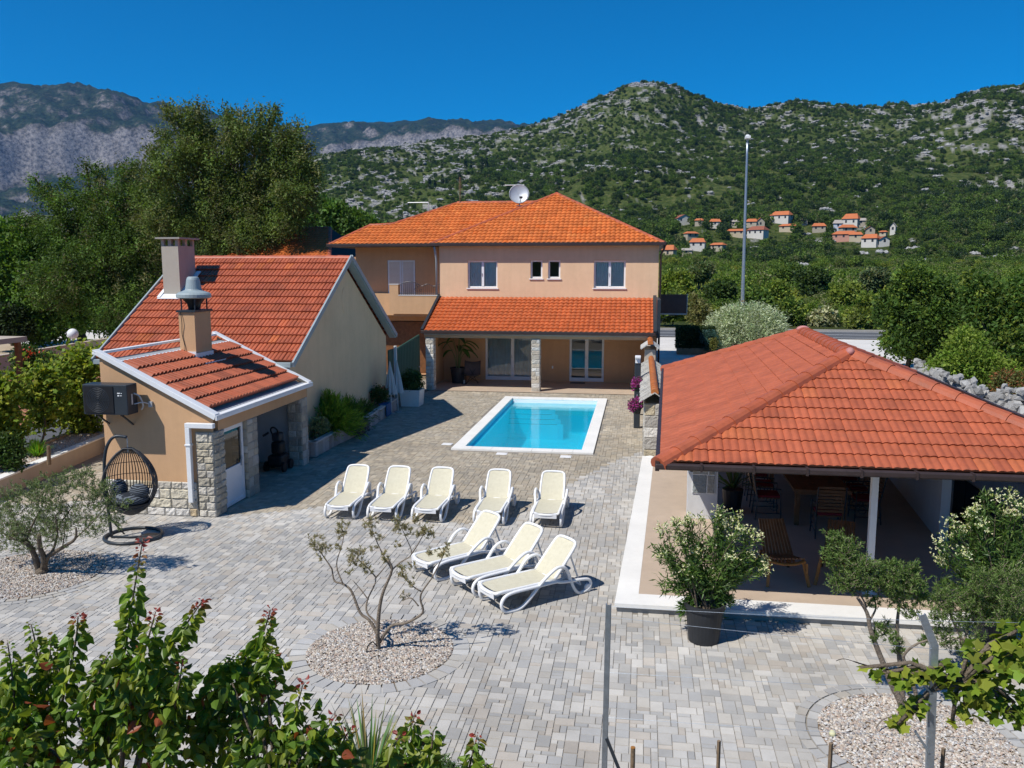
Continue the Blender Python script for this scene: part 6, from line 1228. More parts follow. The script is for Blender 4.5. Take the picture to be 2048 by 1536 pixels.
twigleaves([(632, 1085, 16), (642, 1100, 14), (690, 1055, 15), (684, 1070, 10), (740, 1048, 15), (745, 1065, 10), (800, 1045, 14), (815, 1060, 14), (850, 1060, 16), (838, 1075, 10), (712, 1112, 14), (705, 1125, 12), (730, 1130, 12), (775, 1122, 12), (768, 1105, 8), (805, 1150, 14), (822, 1165, 10), (862, 1105, 10), (888, 1105, 12), (880, 1110, 9), (808, 1195, 8), (735, 1140, 10), (700, 1145, 8), (790, 1060, 10), (648, 1120, 8), (660, 1100, 8), (676, 1100, 9), (725, 1105, 10), (757, 1080, 9), (828, 1045, 10), (862, 1070, 10), (796, 1090, 8), (745, 1100, 8), (822, 1135, 9), (895, 1095, 8)], 520, .042, .011, Y_, (.15, .14, .075), (.24, .19, .11), ol, jit=.8)
mb = MB(); mb.tube(cat_rom([AY(733, 1306, 10.5), AY(736, 1292, 10.5), AY(745, 1284, 10.5), AY(754, 1292, 10.5)], 4), .009, 6); mb.build('irrigation_hose', M['black'], ol)
ol2 = thing('olive_tree', 'leafy spreading olive with a thick forked trunk in the left gravel bed', 'olive tree', G(80, 1147)); Y_ = 12.6
mb = MB()
for pts, r0, r1 in [(((80, 1150), (72, 1120), (62, 1095), (50, 1085)), .060, .034), (((84, 1150), (88, 1118), (80, 1095), (78, 1070)), .055, .034), (((88, 1145), (95, 1115), (125, 1095), (150, 1078), (152, 1055)), .05, .014), (((94, 1118), (108, 1095), (115, 1060), (110, 1030)), .03, .01), (((50, 1085), (65, 1050), (80, 1020)), .025, .009), (((50, 1085), (20, 1075), (0, 1060)), .025, .009), (((110, 1060), (140, 1020), (160, 990)), .014, .005), (((150, 1078), (190, 1040), (215, 1010)), .012, .004), (((62, 1090), (30, 1040), (15, 1010)), .02, .006), (((125, 1095), (130, 1060), (132, 1030)), .012, .004)]:
    px_branch(mb, pts, Y_, r0, r1, jy=random.uniform(-.1, .1))
mb.ball(G(84, 1147)+V(0, 0, .04), .11, 10, (1, 1, .7)); mb.build('trunk', M['bark'], ol2, smooth=True)
twigleaves([(40, 1040, 34), (100, 1010, 34), (150, 1035, 34), (190, 995, 30), (215, 1030, 26), (60, 1085, 28), (20, 1000, 26), (150, 960, 22), (120, 1065, 30), (240, 1050, 14), (8, 1085, 26), (60, 1000, 30), (120, 975, 26), (175, 960, 20), (95, 1045, 30), (190, 1055, 22), (35, 1070, 24), (205, 975, 16), (70, 970, 18), (255, 1010, 10), (-20, 1040, 30)], 500, .055, .013, Y_, (.085, .115, .045), (.16, .19, .10), ol2)
ol3 = thing('olive_tree', 'twin stemmed olive with two dense crowns in the right gravel bed before the white post', 'olive tree', G(1805, 1420)); Y_ = 9.9
mb = MB()
for pts, r0, r1 in [(((1806, 1425), (1800, 1400), (1782, 1365), (1768, 1330), (1752, 1290), (1740, 1255), (1734, 1225), (1715, 1195)), .045, .018), (((1808, 1425), (1803, 1380), (1800, 1325), (1795, 1280), (1795, 1240), (1800, 1200)), .04, .014), (((1823, 1465), (1835, 1430), (1830, 1380), (1812, 1330), (1808, 1310), (1830, 1290), (1855, 1280)), .03, .010), (((1740, 1240), (1752, 1215), (1745, 1190)), .014, .006), (((1734, 1215), (1720, 1190), (1700, 1180)), .012, .005)]:
    px_branch(mb, pts, Y_, r0, r1, jy=random.uniform(-.03, .06))
mb.tube(cat_rom([AY(1752, 1455, 9.4), AY(1765, 1440, 9.5), AY(1785, 1433, 9.6), AY(1805, 1430, 9.8)], 4), .008, 5); mb.build('trunk', M['barkgrey'], ol3, smooth=True)
OG = (.058, .098, .022); OA = (.13, .175, .06)
twigleaves([(1672, 1085, 17), (1695, 1105, 24), (1712, 1140, 32), (1690, 1165, 27), (1665, 1125, 15), (1745, 1168, 20), (1735, 1140, 20), (1720, 1175, 25), (1800, 1160, 26), (1815, 1185, 30), (1785, 1140, 16), (1835, 1165, 16), (1790, 1200, 20), (1770, 1165, 20), (1830, 1140, 12), (1765, 1265, 18), (1745, 1275, 10), (1785, 1275, 12), (1845, 1205, 18), (1820, 1225, 15), (1850, 1285, 12), (1800, 1300, 12), (1655, 1100, 10), (1748, 1210, 12)], 700, .048, .011, Y_, OG, OA, ol3)
ol4 = thing('olive_tree', 'round leafy olive right of the bent post, in front of the second oleander', 'olive tree', G(1931, 1345)); Y_ = 11.0
mb = MB()
for pts, r0, r1 in [(((1931, 1348), (1928, 1310), (1920, 1270), (1905, 1240), (1900, 1220)), .028, .012), (((1925, 1290), (1940, 1250), (1965, 1215), (1985, 1190)), .018, .008), (((1918, 1275), (1895, 1285), (1880, 1290)), .012, .005)]: px_branch(mb, pts, Y_, r0, r1, jy=.03)
mb.build('trunk', M['barkgrey'], ol4, smooth=True)
twigleaves([(1905, 1225, 30), (1890, 1200, 22), (1930, 1250, 26), (1885, 1275, 22), (1940, 1205, 22), (1980, 1180, 34), (2010, 1200, 30), (1960, 1165, 24), (2030, 1170, 28), (1870, 1230, 18), (1915, 1300, 14), (1955, 1320, 14), (1975, 1225, 26), (2020, 1235, 24), (1950, 1285, 16)], 620, .048, .011, Y_, OG, OA, ol4)
# ---------------------------------------------------------------- potted oleanders
def oleander(px, py, lb, tufts, rp=.27, h=.56, nl=420, Y=None):
    b = G(px, py); Y = Y or b.y; t = thing('oleander', lb, 'potted shrub', b, 0, 'oleanders in dark tubs before the pavilion')
    mb = MB(); mb.lathe([(0, 0), (rp*.78, 0), (rp*.97, h*.88), (rp*1.06, h*.88), (rp*1.06, h), (rp*.95, h), (rp*.9, h*.85), (0, h*.85)], (b.x, b.y, 0), 28); mb.build('tub', M['pot'], t)
    mb = MB(); Ps = []; Ds = []; Cs = []; F = []; FD = []
    for (x, y, r, fl) in tufts:
        c = V(*pb(x, y, r, Y, random.uniform(-.9, .9))[:3]); R_ = pb(x, y, r, Y)[3]; s = V(b.x+random.uniform(-.1, .1), b.y+random.uniform(-.1, .1), h*.8)
        for q in range(max(2, int(r/7))):
            e = c+V(*(RNG.random(3)*2-1))*R_*.75; m_ = s.lerp(e, .5)+V(0, 0, .12)+(e-s).cross(V(0, 0, 1))*random.uniform(-.08, .08); path = cat_rom([s, m_, e], 5); mb.tube(path, [.011-.008*i/(len(path)-1) for i in range(len(path))], 4, caps=False)
            k = int(nl/3.2); tt = RNG.random(k)**.75*.75+.25; pa_ = np.array([list(p) for p in path]); ii = tt*(len(pa_)-1); i0 = np.minimum(ii.astype(int), len(pa_)-2); P = pa_[i0]+(pa_[i0+1]-pa_[i0])*(ii-i0)[:, None]
            ax = np.array((e-s).normalized()); P = P+RNG.normal(size=(k, 3))*R_*.16; D = rand_dirs(k)*1.0+ax*.7; D[:, 2] -= .25*(1-tt); Ps.append(P); Ds.append(D)
            if random.random() < fl:
                nf = 26; f = np.array(e)+RNG.normal(size=(nf, 3))*np.array([.05, .05, .04])+ax*.03; F.append(f); FD.append(rand_dirs(nf)+np.array([0, 0, .5]))
    mb.build('stems', M['bark'], t); P = np.concatenate(Ps); n = len(P); leaves('foliage', P, np.concatenate(Ds), .115*(.7+.5*RNG.random(n)), .021, colvar(n, (.045, .085, .020), .35, (.10, .15, .035), .2), M['leafgloss'], t, fold=.05)
    P = np.concatenate(F); n = len(P); P = np.repeat(P, 4, 0); D = rand_dirs(len(P))+np.array([0, -.2, .3]); leaves('flowers', P, D, .026, .018, colvar(len(P), (.80, .78, .52), .1, (.45, .50, .12), .15), M['petal'], t); return t
oleander(1407, 1280, 'cream flowering oleander in a black tub at the corner of the pavilion terrace', [(1345, 1060, 30, .6), (1325, 1090, 25, .5), (1430, 1020, 20, .8), (1450, 1050, 32, .8), (1490, 1055, 28, .8), (1400, 1080, 40, .5), (1360, 1120, 40, .5), (1430, 1130, 45, .5), (1480, 1120, 35, .4), (1515, 1110, 30, .9), (1530, 1130, 20, .6), (1340, 1170, 30, .3), (1390, 1190, 45, .4), (1440, 1180, 45, .5), (1490, 1170, 30, .3), (1415, 1225, 35, .2), (1365, 1040, 20, .7), (1470, 1210, 22, .1), (1370, 1215, 20, .1)], nl=330)
oleander(1985, 1312, 'cream flowering oleander in a black tub at the right edge of the photo', [(1900, 1060, 30, .8), (1960, 1040, 35, .8), (2000, 1020, 30, .8), (2040, 1030, 35, .8), (1920, 1110, 35, .6), (1980, 1100, 45, .5), (2030, 1100, 45, .5), (1900, 1150, 25, .4), (1950, 1160, 40, .4), (2010, 1170, 45, .3), (2070, 1150, 45, .4), (1980, 1230, 35, .1), (1950, 1020, 15, .8), (2060, 1060, 40, .5), (2030, 1230, 35, .1)], nl=330)
# ---------------------------------------------------------------- yucca / spiky plants
def spiky(name, lb, cat, base, n, L, W, col, el=(20, 85), parent=None, potm=None, alt=None):
    t = thing(name, lb, cat, base); Vs = []; Fs = []; Cs = []; k0 = 0
    for i in range(n):
        a = RNG.uniform(0, 2*PI); e = R(RNG.uniform(*el)); l = L*RNG.uniform(.7, 1.1); d = V(math.cos(a)*math.cos(e), math.sin(a)*math.cos(e), math.sin(e)); s = d.cross(V(0, 0, 1)).normalized()*W/2; b = vec(base)+V(math.cos(a), math.sin(a), 0)*.03
        p1 = b+d*l*.5; p2 = b+d*l-V(0, 0, l*.22*math.cos(e)); Vs += [b-s*.7, b+s*.7, p1+s, p1-s, p2]; Fs.append((k0, k0+1, k0+2, k0+3)); Fs.append((k0+3, k0+2, k0+4, k0+4)); k0 += 5
        c = tuple(v*RNG.uniform(.7, 1.3) for v in (alt if alt is not None and RNG.random() < .25 else col)); Cs += [c, c]
    mb = MB()
    for f, c in zip(Fs, Cs): ff = f[:3] if f[2] == f[3] else f; mb.add([Vs[i] for i in ff], [tuple(range(len(ff)))], c)
    mb.build('blades', M['leafgloss'], t); return t
spiky('yucca', 'spiky yucca with thin blades at the bottom edge between the fruit trees', 'yucca', (-2.52, 7.35, .15), 130, .95, .028, (.10, .14, .055), alt=(.30, .25, .10))
yp = spiky('potted_yucca', 'spiky potted plant behind the pavilion pier', 'potted plant', (1.98, 17.75, .62), 46, .85, .045, (.045, .075, .03), el=(10, 80)); mb = MB(); mb.lathe([(0, TZ), (.17, TZ), (.22, .6), (.2, .6), (0, .56)], (1.98, 17.75, 0), 16); mb.build('pot', M['pot'], yp)
# planter shrubs
def frondbush(lb, c, r, n, col, alt, h=1.0):
    t = thing('planter_shrub', lb, 'shrub', c); Ps = []; Ds = []
    for i in range(n):
        a = RNG.uniform(0, 2*PI); e = R(RNG.uniform(-5, 88)); d = np.array([math.cos(a)*math.cos(e), math.sin(a)*math.cos(e), math.sin(e)*h]); l = r*RNG.uniform(.6, 1.05); k = 26; tt = np.linspace(.25, 1, k)[:, None]
        P = np.array(c)+d*l*tt-np.array([0, 0, 1])*(tt**2)*l*.25*math.cos(e); Ps.append(P); Ds.append(rand_dirs(k)*.55+d*1.0)
    P = np.concatenate(Ps); n_ = len(P); leaves('fronds', P, np.concatenate(Ds), r*.16, r*.022, colvar(n_, col, .3, alt, .3), M['leaf'], t, fold=.02)
    mb = MB(); mb.tube([V(*c)-V(0, 0, .05), V(*c)+V(0, 0, r*.4)], .05, 7); mb.build('stem', M['bark'], t); return t
frondbush('large bright green feathery shrub in the planter next to the shed', (-9.0, 23.7, .50), 1.02, 420, (.10, .165, .018), (.17, .24, .03), 1.0)
frondbush('second feathery green shrub in the planter, darker and half hidden behind the large one', (-9.0, 25.2, .42), .80, 220, (.05, .10, .015), (.09, .14, .02))
frondbush('dark green mounded shrub in the middle of the planter', (-9.0, 26.6, .42), .62, 130, (.04, .075, .018), (.09, .12, .02), .8)
tree('planter_shrub', 'small pale leaved shrub low in the near corner of the planter', 'shrub', (-8.98, 22.6, .4), [(-8.95, 22.6, .72, .24, .24, .26), (-9.05, 23.0, .62, .2, .2, .2)], 1500, .07, (.14, .16, .08), .02, clump=.1, per=12)
tree('lavender_shrub', 'dull purple shrub spilling over the planter corner', 'shrub', (-8.6, 24.6, .3), [(-8.56, 24.4, .35, .28, .4, .25), (-8.5, 24.9, .25, .25, .35, .22)], 3000, .06, (.06, .05, .075), .02, clump=.1, per=14, asp=.3)
tree('rose_bush', 'small rose bush at the far end of the planter before the parasols', 'shrub', (-9.0, 28.6, .4), [(-9.0, 28.5, .75, .3, .4, .28)], 1800, .07, (.035, .06, .015), .02, clump=.12, per=12, alt=(.20, .03, .02), pa=.04)
# ---------------------------------------------------------------- left side: terrace bed, vines, wall
rw = thing('retaining_wall', 'low rendered retaining wall with pale coping along the left of the patio', 'wall', (-14.9, 19, 0))
wa, wb = V(-13.75, 13.4, 0), V(-15.25, 24.2, 0); mb = MB(); mb.beam(wa+V(-.1, 0, .17), wb+V(-.1, 0, .17), .18, .48); mb.build('wall_body', M['wall_pale'], rw)
mb = MB(); mb.beam(wa+V(-.1, 0, .43), wb+V(-.1, 0, .43), .24, .04); mb.build('wall_coping', M['whitestone'], rw)
M['bedgravel'] = surf('bed_gravel', (.50, .42, .33), .95, .35, 25, .8, 18, .03)
mb = MB(); d_ = (wb-wa).normalized(); nn_ = V(-d_.y, d_.x, 0); mb.poly([wa+nn_*.2+V(0, 0, .40), wb+nn_*.2+V(0, 0, .40), wb+nn_*1.25+V(0, 0, .40), wa+nn_*1.25+V(0, 0, .40)]); mb.poly([wa+nn_*1.25+V(0, 0, .40), wb+nn_*1.25+V(0, 0, .40), wb+nn_*1.3+V(0, 0, -.05), wa+nn_*1.3+V(0, 0, -.05)]); tag(mb.build('gravel_bed', M['bedgravel']), kind='structure')
n = 14000; tt = RNG.random((n, 1)); uu = RNG.random((n, 1)); P0_ = np.array(wa)+(np.array(wb)-np.array(wa))*tt+np.array(nn_)*(.24+uu*1.0); P0_[:, 2] = .405+.02*RNG.random(n); sz = (.02+.02*RNG.random(n))[:, None, None]; o4 = np.array([(1, 0, 0), (0, 1, 0), (-1, 0, 0), (0, -1, 0), (0, 0, .8)])
PP_ = (o4[None]*sz*(.7+.6*RNG.random((n, 5, 1)))+P0_[:, None, :]).reshape(-1, 3); F3 = (np.arange(n)[:, None, None]*5+np.array([(0, 1, 4), (1, 2, 4), (2, 3, 4), (3, 0, 4)])[None]).reshape(-1, 3); pal = np.array([(.46, .36, .27), (.58, .50, .41), (.36, .29, .24), (.62, .60, .57), (.52, .40, .30)]); cc = pal[RNG.integers(0, 5, n)]
tag(npmesh('gravel', PP_, F3, np.repeat(cc, 4, 0), M['gravel']), 'coarse beige gravel on the raised bed under the grape vines', 'gravel', kind='stuff')
kb = thing('bed_edging', 'rough stone edging along the back of the raised vine bed', 'edging', wa+nn_*1.2); mb = MB(); rd = random.Random(2); k = 0; L_ = (wb-wa).length
while k < L_-.3:
    l = rd.uniform(.35, .8); a = wa+d_*k+nn_*(1.16+rd.uniform(-.04, .04)); mb.beam(a+V(0, 0, .44), a+d_*(l-.03)+V(0, 0, .44+rd.uniform(-.02, .02)), .16, .10, col=(.46*rd.uniform(.8, 1.1), .38, .28)); k += l
mb.build('kerb_stones', M['stone'], kb)
sheet('driveway', [(-19.9, 14), (-16.3, 14), (-17.0, 42), (-20.6, 42)], -.04, M['asphalt'])
M['redearth'] = surf('red_paved_ground', (.36, .15, .085), .95, .25, 1.5, .4, 20, .02); sheet('red_ground', [(-29.5, 20), (-20.0, 20), (-20.7, 42.4), (-29.5, 42.4)], -.046, M['redearth'])
bwl = thing('boundary_wall', 'dull brown boundary wall at the far left carrying a round globe lamp', 'wall', (-30, 38, 0)); mb = MB(); mb.beam((-29.4, 31.5, .45), (-30.9, 47.5, .45), .22, 1.1); mb.beam((-30.9, 47.4, .45), (-17.5, 47.0, .45), .22, 1.0); mb.build('wall_body', M['wall_grey'], bwl); mb = MB(); mb.beam((-29.4, 31.5, 1.02), (-30.9, 47.5, 1.02), .3, .05); mb.build('wall_coping', M['wall_pale'], bwl)
gl_ = thing('globe_lamp', 'white globe lamp standing on the far left boundary wall', 'lamp', (-30.5, 41.8, 1.04)); gp = V(-30.45, 42.0, 0); mb = MB(); mb.tube([gp+V(0, 0, 1.03), gp+V(0, 0, 1.30)], .05, 8); mb.build('lamp_foot', M['anth'], gl_); mb = MB(); mb.ball(gp+V(0, 0, 1.55), .29, 18); mb.build('globe', M['plastic'], gl_, smooth=True)
cp_ = thing('carport', 'flat roofed carport on brown posts at the far left edge', 'carport', (-24.8, 29.5, 0)); mb = MB(); mb.box(-27.5, -24.2, 27.5, 30.6, 2.22, 2.42); mb.build('roof_slab', M['wall_pale'], cp_)
for x, y in ((-24.4, 30.3), (-24.35, 27.8), (-27.2, 30.3)): mb = MB(); mb.box(x-.09, x+.09, y-.09, y+.09, -.05, 2.21); mb.build('post', M['wood'], cp_)
tree('rose_bush', 'leafy rose bush with red blooms before the brown boundary wall', 'shrub', (-26, 33.5, 0), pbs([(60, 715, 18), (90, 730, 20), (45, 740, 16), (115, 740, 14)], 33.5, 21), 9000, .13, (.035, .065, .015), .04, clump=.3, per=18, alt=(.35, .05, .03), pa=.05)
tree('garden_shrub', 'dark leafy shrub mass behind the vines near the driveway', 'shrub', (-23, 32, 0), pbs([(140, 745, 18), (170, 740, 16), (110, 760, 16)], 32, 22), 7000, .13, (.025, .05, .012), .04, clump=.3, per=18)
def star_leaves(name, P, D, S, cols, mat, parent):
    n = len(P); ang = np.linspace(0, 2*PI, 10, endpoint=False); rad = np.array([1.0, .66, .95, .64, .85, .34, .85, .64, .95, .66]); N = D/np.linalg.norm(D, axis=1)[:, None]; q = rand_dirs(n); U = np.cross(N, q); U /= np.linalg.norm(U, axis=1)[:, None]; W_ = np.cross(N, U)
    pts = P[:, None, :]+(U[:, None, :]*(np.cos(ang)*rad)[None, :, None]+W_[:, None, :]*(np.sin(ang)*rad)[None, :, None])*S[:, None, None]-N[:, None, :]*(rad**2*.18)[None, :, None]*S[:, None, None]
    return npmesh(name, pts.reshape(-1, 3), np.arange(10*n).reshape(n, 10), cols, mat, parent)
def vine(lb, blobs, n, S, base, col=(.095, .135, .016), alt=(.17, .185, .022), grp='grape vines on the raised bed'):
    t = thing('grape_vine', lb, 'grape vine', base, 0, grp); Ps = []
    tot = sum(b[3]**2 for b in blobs)
    for b in blobs: k = int(n*b[3]**2/tot); d = rand_dirs(k); Ps.append(np.array(b[:3])+(d*(.4+.6*RNG.random((k, 1))**.6) if grp == 'vine on the trellis' else RNG.normal(size=(k, 3))*.62)*np.array(b[3:6]))
    P = np.concatenate(Ps); k = len(P); star_leaves('foliage', P, rand_dirs(k)+np.array([-.3, -.4, .9]), S*(.6+.6*RNG.random(k)), colvar(k, col, .35, alt, .35), M['leaf'], t)
    mb = MB(); c = V(*[sum(b[i] for b in blobs)/len(blobs) for i in range(3)]); mb.tube(cat_rom([vec(base), vec(base).lerp(c, .4)+V(.08, .05, 0), c], 5), .03, 7)
    for b in blobs: mb.tube([c, c.lerp(V(*b[:3]), .5)+V(0, 0, .08), V(*b[:3])], .012, 5)
    mb.build('stem', M['bark'], t, smooth=True); return t
vine('grape vine at the very left edge of the raised bed', pbs([(18, 775, 28), (8, 830, 30), (-10, 790, 30), (25, 870, 18)], 19.3, 31), 3000, .075, (-15.9, 19.0, .4))
vine('grape vine with gaps in its leaves, second from the left on the bed', pbs([(95, 752, 24), (60, 790, 18), (110, 800, 26), (75, 840, 20), (90, 775, 18)], 20.6, 32), 2600, .075, (-15.9, 20.3, .4))
vine('tall grape vine beside the shed, the densest on the bed', pbs([(150, 722, 26), (150, 775, 32), (140, 830, 30), (180, 790, 26), (183, 725, 24), (170, 850, 18), (128, 760, 16)], 21.9, 33), 5000, .075, (-15.95, 21.9, .4))
vine('yellow green vine tip showing above the shed roof edge', pbs([(212, 700, 13), (232, 690, 11), (250, 690, 7), (200, 735, 16)], 22.6, 34), 700, .07, (-15.6, 22.7, .4), (.16, .19, .02), (.22, .22, .03))
spiky('iris_clump', 'bright green grassy clump on the raised bed under the vines', 'grass clump', G(75, 915, .4), 220, .55, .025, (.10, .19, .02), el=(35, 88))
tree('bed_shrub', 'dark green shrub on the raised bed at the left edge', 'shrub', G(20, 935, .4), pbs([(15, 895, 24), (35, 915, 18), (-10, 910, 22)], 17.6, 41), 4500, .08, (.030, .055, .012), .03, clump=.14, per=16, asp=.6)
for k, (x, y) in enumerate(((-15.62, 22.0), (-15.45, 22.15))):
    o = thing('vine_post', ['left one of two thin grey metal posts beside the shed', 'right one of two thin grey metal posts beside the shed'][k], 'post', (x, y, .4), 0, 'metal vine posts'); mb = MB(); mb.box(x-.03, x+.03, y-.02, y+.02, .35, 2.4); mb.build('shaft', M['galv'], o); mb = MB(); mb.box(x-.04, x+.04, y-.03, y+.03, 2.40, 2.42); mb.build('end_cap', M['galv'], o)
o = thing('wooden_stump', 'short weathered wooden stake on the raised bed', 'stake', G(97, 925, .4)); p = G(98, 925, .4); mb = MB(); mb.tube([p-V(0, 0, .05), p+V(.02, 0, .42)], [.05, .04], 8); mb.build('stake_body', M['stake'], o)
# ---------------------------------------------------------------- foreground fruit trees
def fruit_tree(lb, canes, blobs, Y, base, nb=160):
    t = thing('fruit_tree', lb, 'young tree', base, 0, 'young fruit trees in the foreground'); mb = MB(); Ps = []; Ds = []; Ls = []; Cs = []
    for (pts, red) in canes:
        yj = Y+random.uniform(-.25, .25); path = cat_rom([AY(x, y, yj) for x, y in pts], 6); n = len(path); mb.tube(path, [.004+.009*(1-i/(n-1)) for i in range(n)][::1], 5, col=(.30, .10, .06))
        pa_ = np.array([list(p) for p in path]); seg = np.linalg.norm(np.diff(pa_, axis=0), axis=1).sum(); k = int(seg/.0082); tt = np.linspace(0, 1, k); ii = tt*(n-1); i0 = np.minimum(ii.astype(int), n-2); P = pa_[i0]+(pa_[i0+1]-pa_[i0])*(ii-i0)[:, None]
        ph = np.arange(k)*2.4+RNG.random(k)*.6; D = np.stack([np.cos(ph), np.sin(ph), -.75+1.0*tt**6+.3*RNG.random(k)], 1); sz = .090*(.5+.75*RNG.random(k))*np.where(tt > .9, .42, np.where(tt > .8, .7, 1)); rdn = np.array((.20, .035, .028)); g_ = colvar(k, (.080, .13, .014), .35, (.15, .18, .020), .35)
        f = np.clip((tt-(.86 if red else .97))/.08, 0, 1)[:, None]; C = g_*(1-f)+rdn*f*(.6+.6*RNG.random((k, 1))); Ps.append(P+D*.02); Ds.append(D); Ls.append(sz); Cs.append(C)
    for (x, y, r) in blobs:
        b = pb(x, y, r, Y, random.uniform(-.8, .8)); k = int(nb*(r/80)**2); d = rand_dirs(k); P = np.array(b[:3])+d*(.25+.75*RNG.random((k, 1))**.5)*np.array(b[3:6]); D = d*.6+rand_dirs(k)*.7+np.array([0, 0, -.45]); C = colvar(k, (.055, .10, .012), .45, (.12, .15, .016), .3); rr_ = RNG.random(k) < .05; C[rr_] = np.array((.17, .045, .02)); Ps.append(P); Ds.append(D); Ls.append(.086*(.45+.8*RNG.random(k))); Cs.append(C)
        mb.tube([vec(base)+V(0, 0, 1.2), vec(base).lerp(V(*b[:3]), .6)+V(0, 0, .6), V(*b[:3])], [.02, .012, .005], 5)
    mb.tube([vec(base), vec(base)+V(.02, 0, 1.25)], [.05, .035], 8); mb.build('trunk', M['bark'], t, smooth=True)
    L = np.concatenate(Ls); leaves('foliage', np.concatenate(Ps), np.concatenate(Ds), L, L*.78, np.concatenate(Cs), M['leafgloss'], t, six=True, fold=.12); return t
fruit_tree('largest young fruit tree at the bottom left, its red tipped shoots the tallest', [([(60, 1530), (55, 1450), (75, 1330), (62, 1248)], 0), ([(110, 1500), (125, 1400), (150, 1290), (156, 1232)], 1), ([(215, 1500), (225, 1420), (250, 1300), (265, 1200), (286, 1078)], 1), ([(250, 1480), (262, 1400), (290, 1300), (311, 1224)], 1), ([(280, 1500), (300, 1420), (330, 1320), (372, 1250), (404, 1203)], 1), ([(330, 1520), (342, 1450), (356, 1380), (366, 1318)], 1), ([(90, 1480), (95, 1400), (102, 1275)], 0), ([(10, 1500), (28, 1400), (15, 1285)], 0), ([(200, 1500), (180, 1400), (215, 1310)], 0), ([(160, 1500), (230, 1420), (240, 1360)], 1), ([(0, 1450), (5, 1380), (35, 1330)], 0)],
           [(40, 1400, 70), (110, 1440, 80), (180, 1400, 55), (240, 1410, 75), (300, 1400, 65), (60, 1500, 80), (160, 1510, 80), (260, 1510, 85), (350, 1480, 65), (275, 1340, 45), (90, 1350, 40), (-20, 1470, 70), (330, 1400, 45)], 5.0, (-3.5, 4.9, 0))
fruit_tree('middle young fruit tree, arching right with a red tip, left of the yucca', [([(410, 1520), (425, 1430), (480, 1330), (522, 1275), (541, 1220)], 1), ([(400, 1500), (412, 1400), (440, 1340), (470, 1312)], 0), ([(560, 1530), (575, 1470), (592, 1420), (607, 1364)], 1), ([(650, 1560), (675, 1505), (700, 1458)], 1), ([(470, 1500), (500, 1400), (530, 1330), (545, 1300)], 0), ([(610, 1540), (640, 1480), (672, 1430)], 1)],
           [(430, 1420, 60), (500, 1400, 55), (460, 1490, 75), (540, 1480, 65), (600, 1490, 55), (660, 1510, 45), (400, 1530, 60), (520, 1350, 35), (575, 1540, 60), (480, 1350, 38), (630, 1450, 38), (690, 1530, 30)], 5.2, (-2.4, 5.1, 0))
fruit_tree('small young fruit tree right of the yucca at the bottom edge', [([(800, 1560), (815, 1480), (829, 1432)], 1), ([(840, 1560), (862, 1500), (866, 1462)], 0), ([(770, 1560), (780, 1510), (800, 1470)], 1)], [(810, 1530, 34), (850, 1515, 26), (775, 1545, 26)], 5.6, (-1.75, 5.5, 0), 420)
fruit_tree('lone thin fruit shoot with a red tip at the bottom, right of the yucca', [([(930, 1600), (940, 1530), (955, 1470)], 1), ([(960, 1620), (970, 1560), (972, 1525)], 0)], [(930, 1545, 18), (975, 1550, 14)], 5.8, (-1.2, 5.7, 0), 420)
tree('low_shrub', 'small fine leaved green shrub at the bottom edge beside the lone shoot', 'shrub', (-1.72, 7.0, 0), pbs([(890, 1530, 16), (905, 1545, 14)], 7.0, 51), 900, .035, (.04, .08, .02), .01, clump=.05, per=12, asp=.3)
# ---------------------------------------------------------------- vine trellis on the right
FYp = 5.0
def lpost(lb, pts, name='trellis_post', w=.032):
    o = thing(name, lb, 'metal post', (pts[0][0], pts[0][1], 0), 0, 'galvanised trellis posts'); mb = MB()
    for a, b in zip(pts, pts[1:]): a, b = V(*a), V(*b); mb.beam(a, b, w*1.6, .006, up=(0, -1, .01)); mb.beam(a+V(-w*.8, .016, 0), b+V(-w*.8, .016, 0), .006, w, up=(0, -1, .01)); mb.beam(a+V(w*.8, .016, 0), b+V(w*.8, .016, 0), .006, w, up=(0, -1, .01))
    mb.build('profile', M['galv'], o); return o
p2t, p2m, p2b = AY(1845, 1230, FYp), AY(1870, 1292, FYp), AY(1860, 1560, FYp)
lp2 = lpost('galvanised steel trellis post with a bent top on the right', [(p2b.x-.03, FYp, 0), (p2b.x, FYp, p2b.z), tuple(p2m), tuple(p2t)], w=.024)
mb = MB()
for (a, b) in (((1862, 1385), (1835, 1355)), ((1858, 1505), (1830, 1462))): mb.beam(AY(*a, FYp), AY(*b, FYp+.02), .02, .012)
mb.build('side_arm', M['galv'], lp2)
p1t, p1b = AY(1217, 1210, FYp), AY(1208, 1560, FYp)
lp1 = lpost('thin galvanised steel trellis post with a diagonal stay, left of the wires', [(p1b.x-.02, FYp, 0), (p1b.x, FYp, p1b.z), tuple(p1t)], w=.018); mb = MB(); a = AY(1213, 1476, FYp); mb.beam(a, a+V(.22, .0, -.55), .012, .02); mb.build('stay', M['anth'], lp1)
for i, (y1, y2, lb) in enumerate(((1213, 1236, 'topmost thin trellis wire between the two metal posts'), (1234, 1292, 'second thin trellis wire between the two metal posts'), (1345, 1372, 'third thin trellis wire between the two metal posts'), (1435, 1468, 'lowest thin trellis wire between the two metal posts'))):
    a, b = AY(1216, y1, FYp), AY(1866, y2, FYp); a2 = b+(b-a)*.5; o = thing('trellis_wire', lb, 'wire', a, 0, 'thin wires of the vine trellis'); mb = MB(); mb.tube([a.lerp(a2, k/12)-V(0, 0, .02*math.sin(PI*k/12)) for k in range(13)], .0013, 4); mb.build('strand', M['galv'], o)
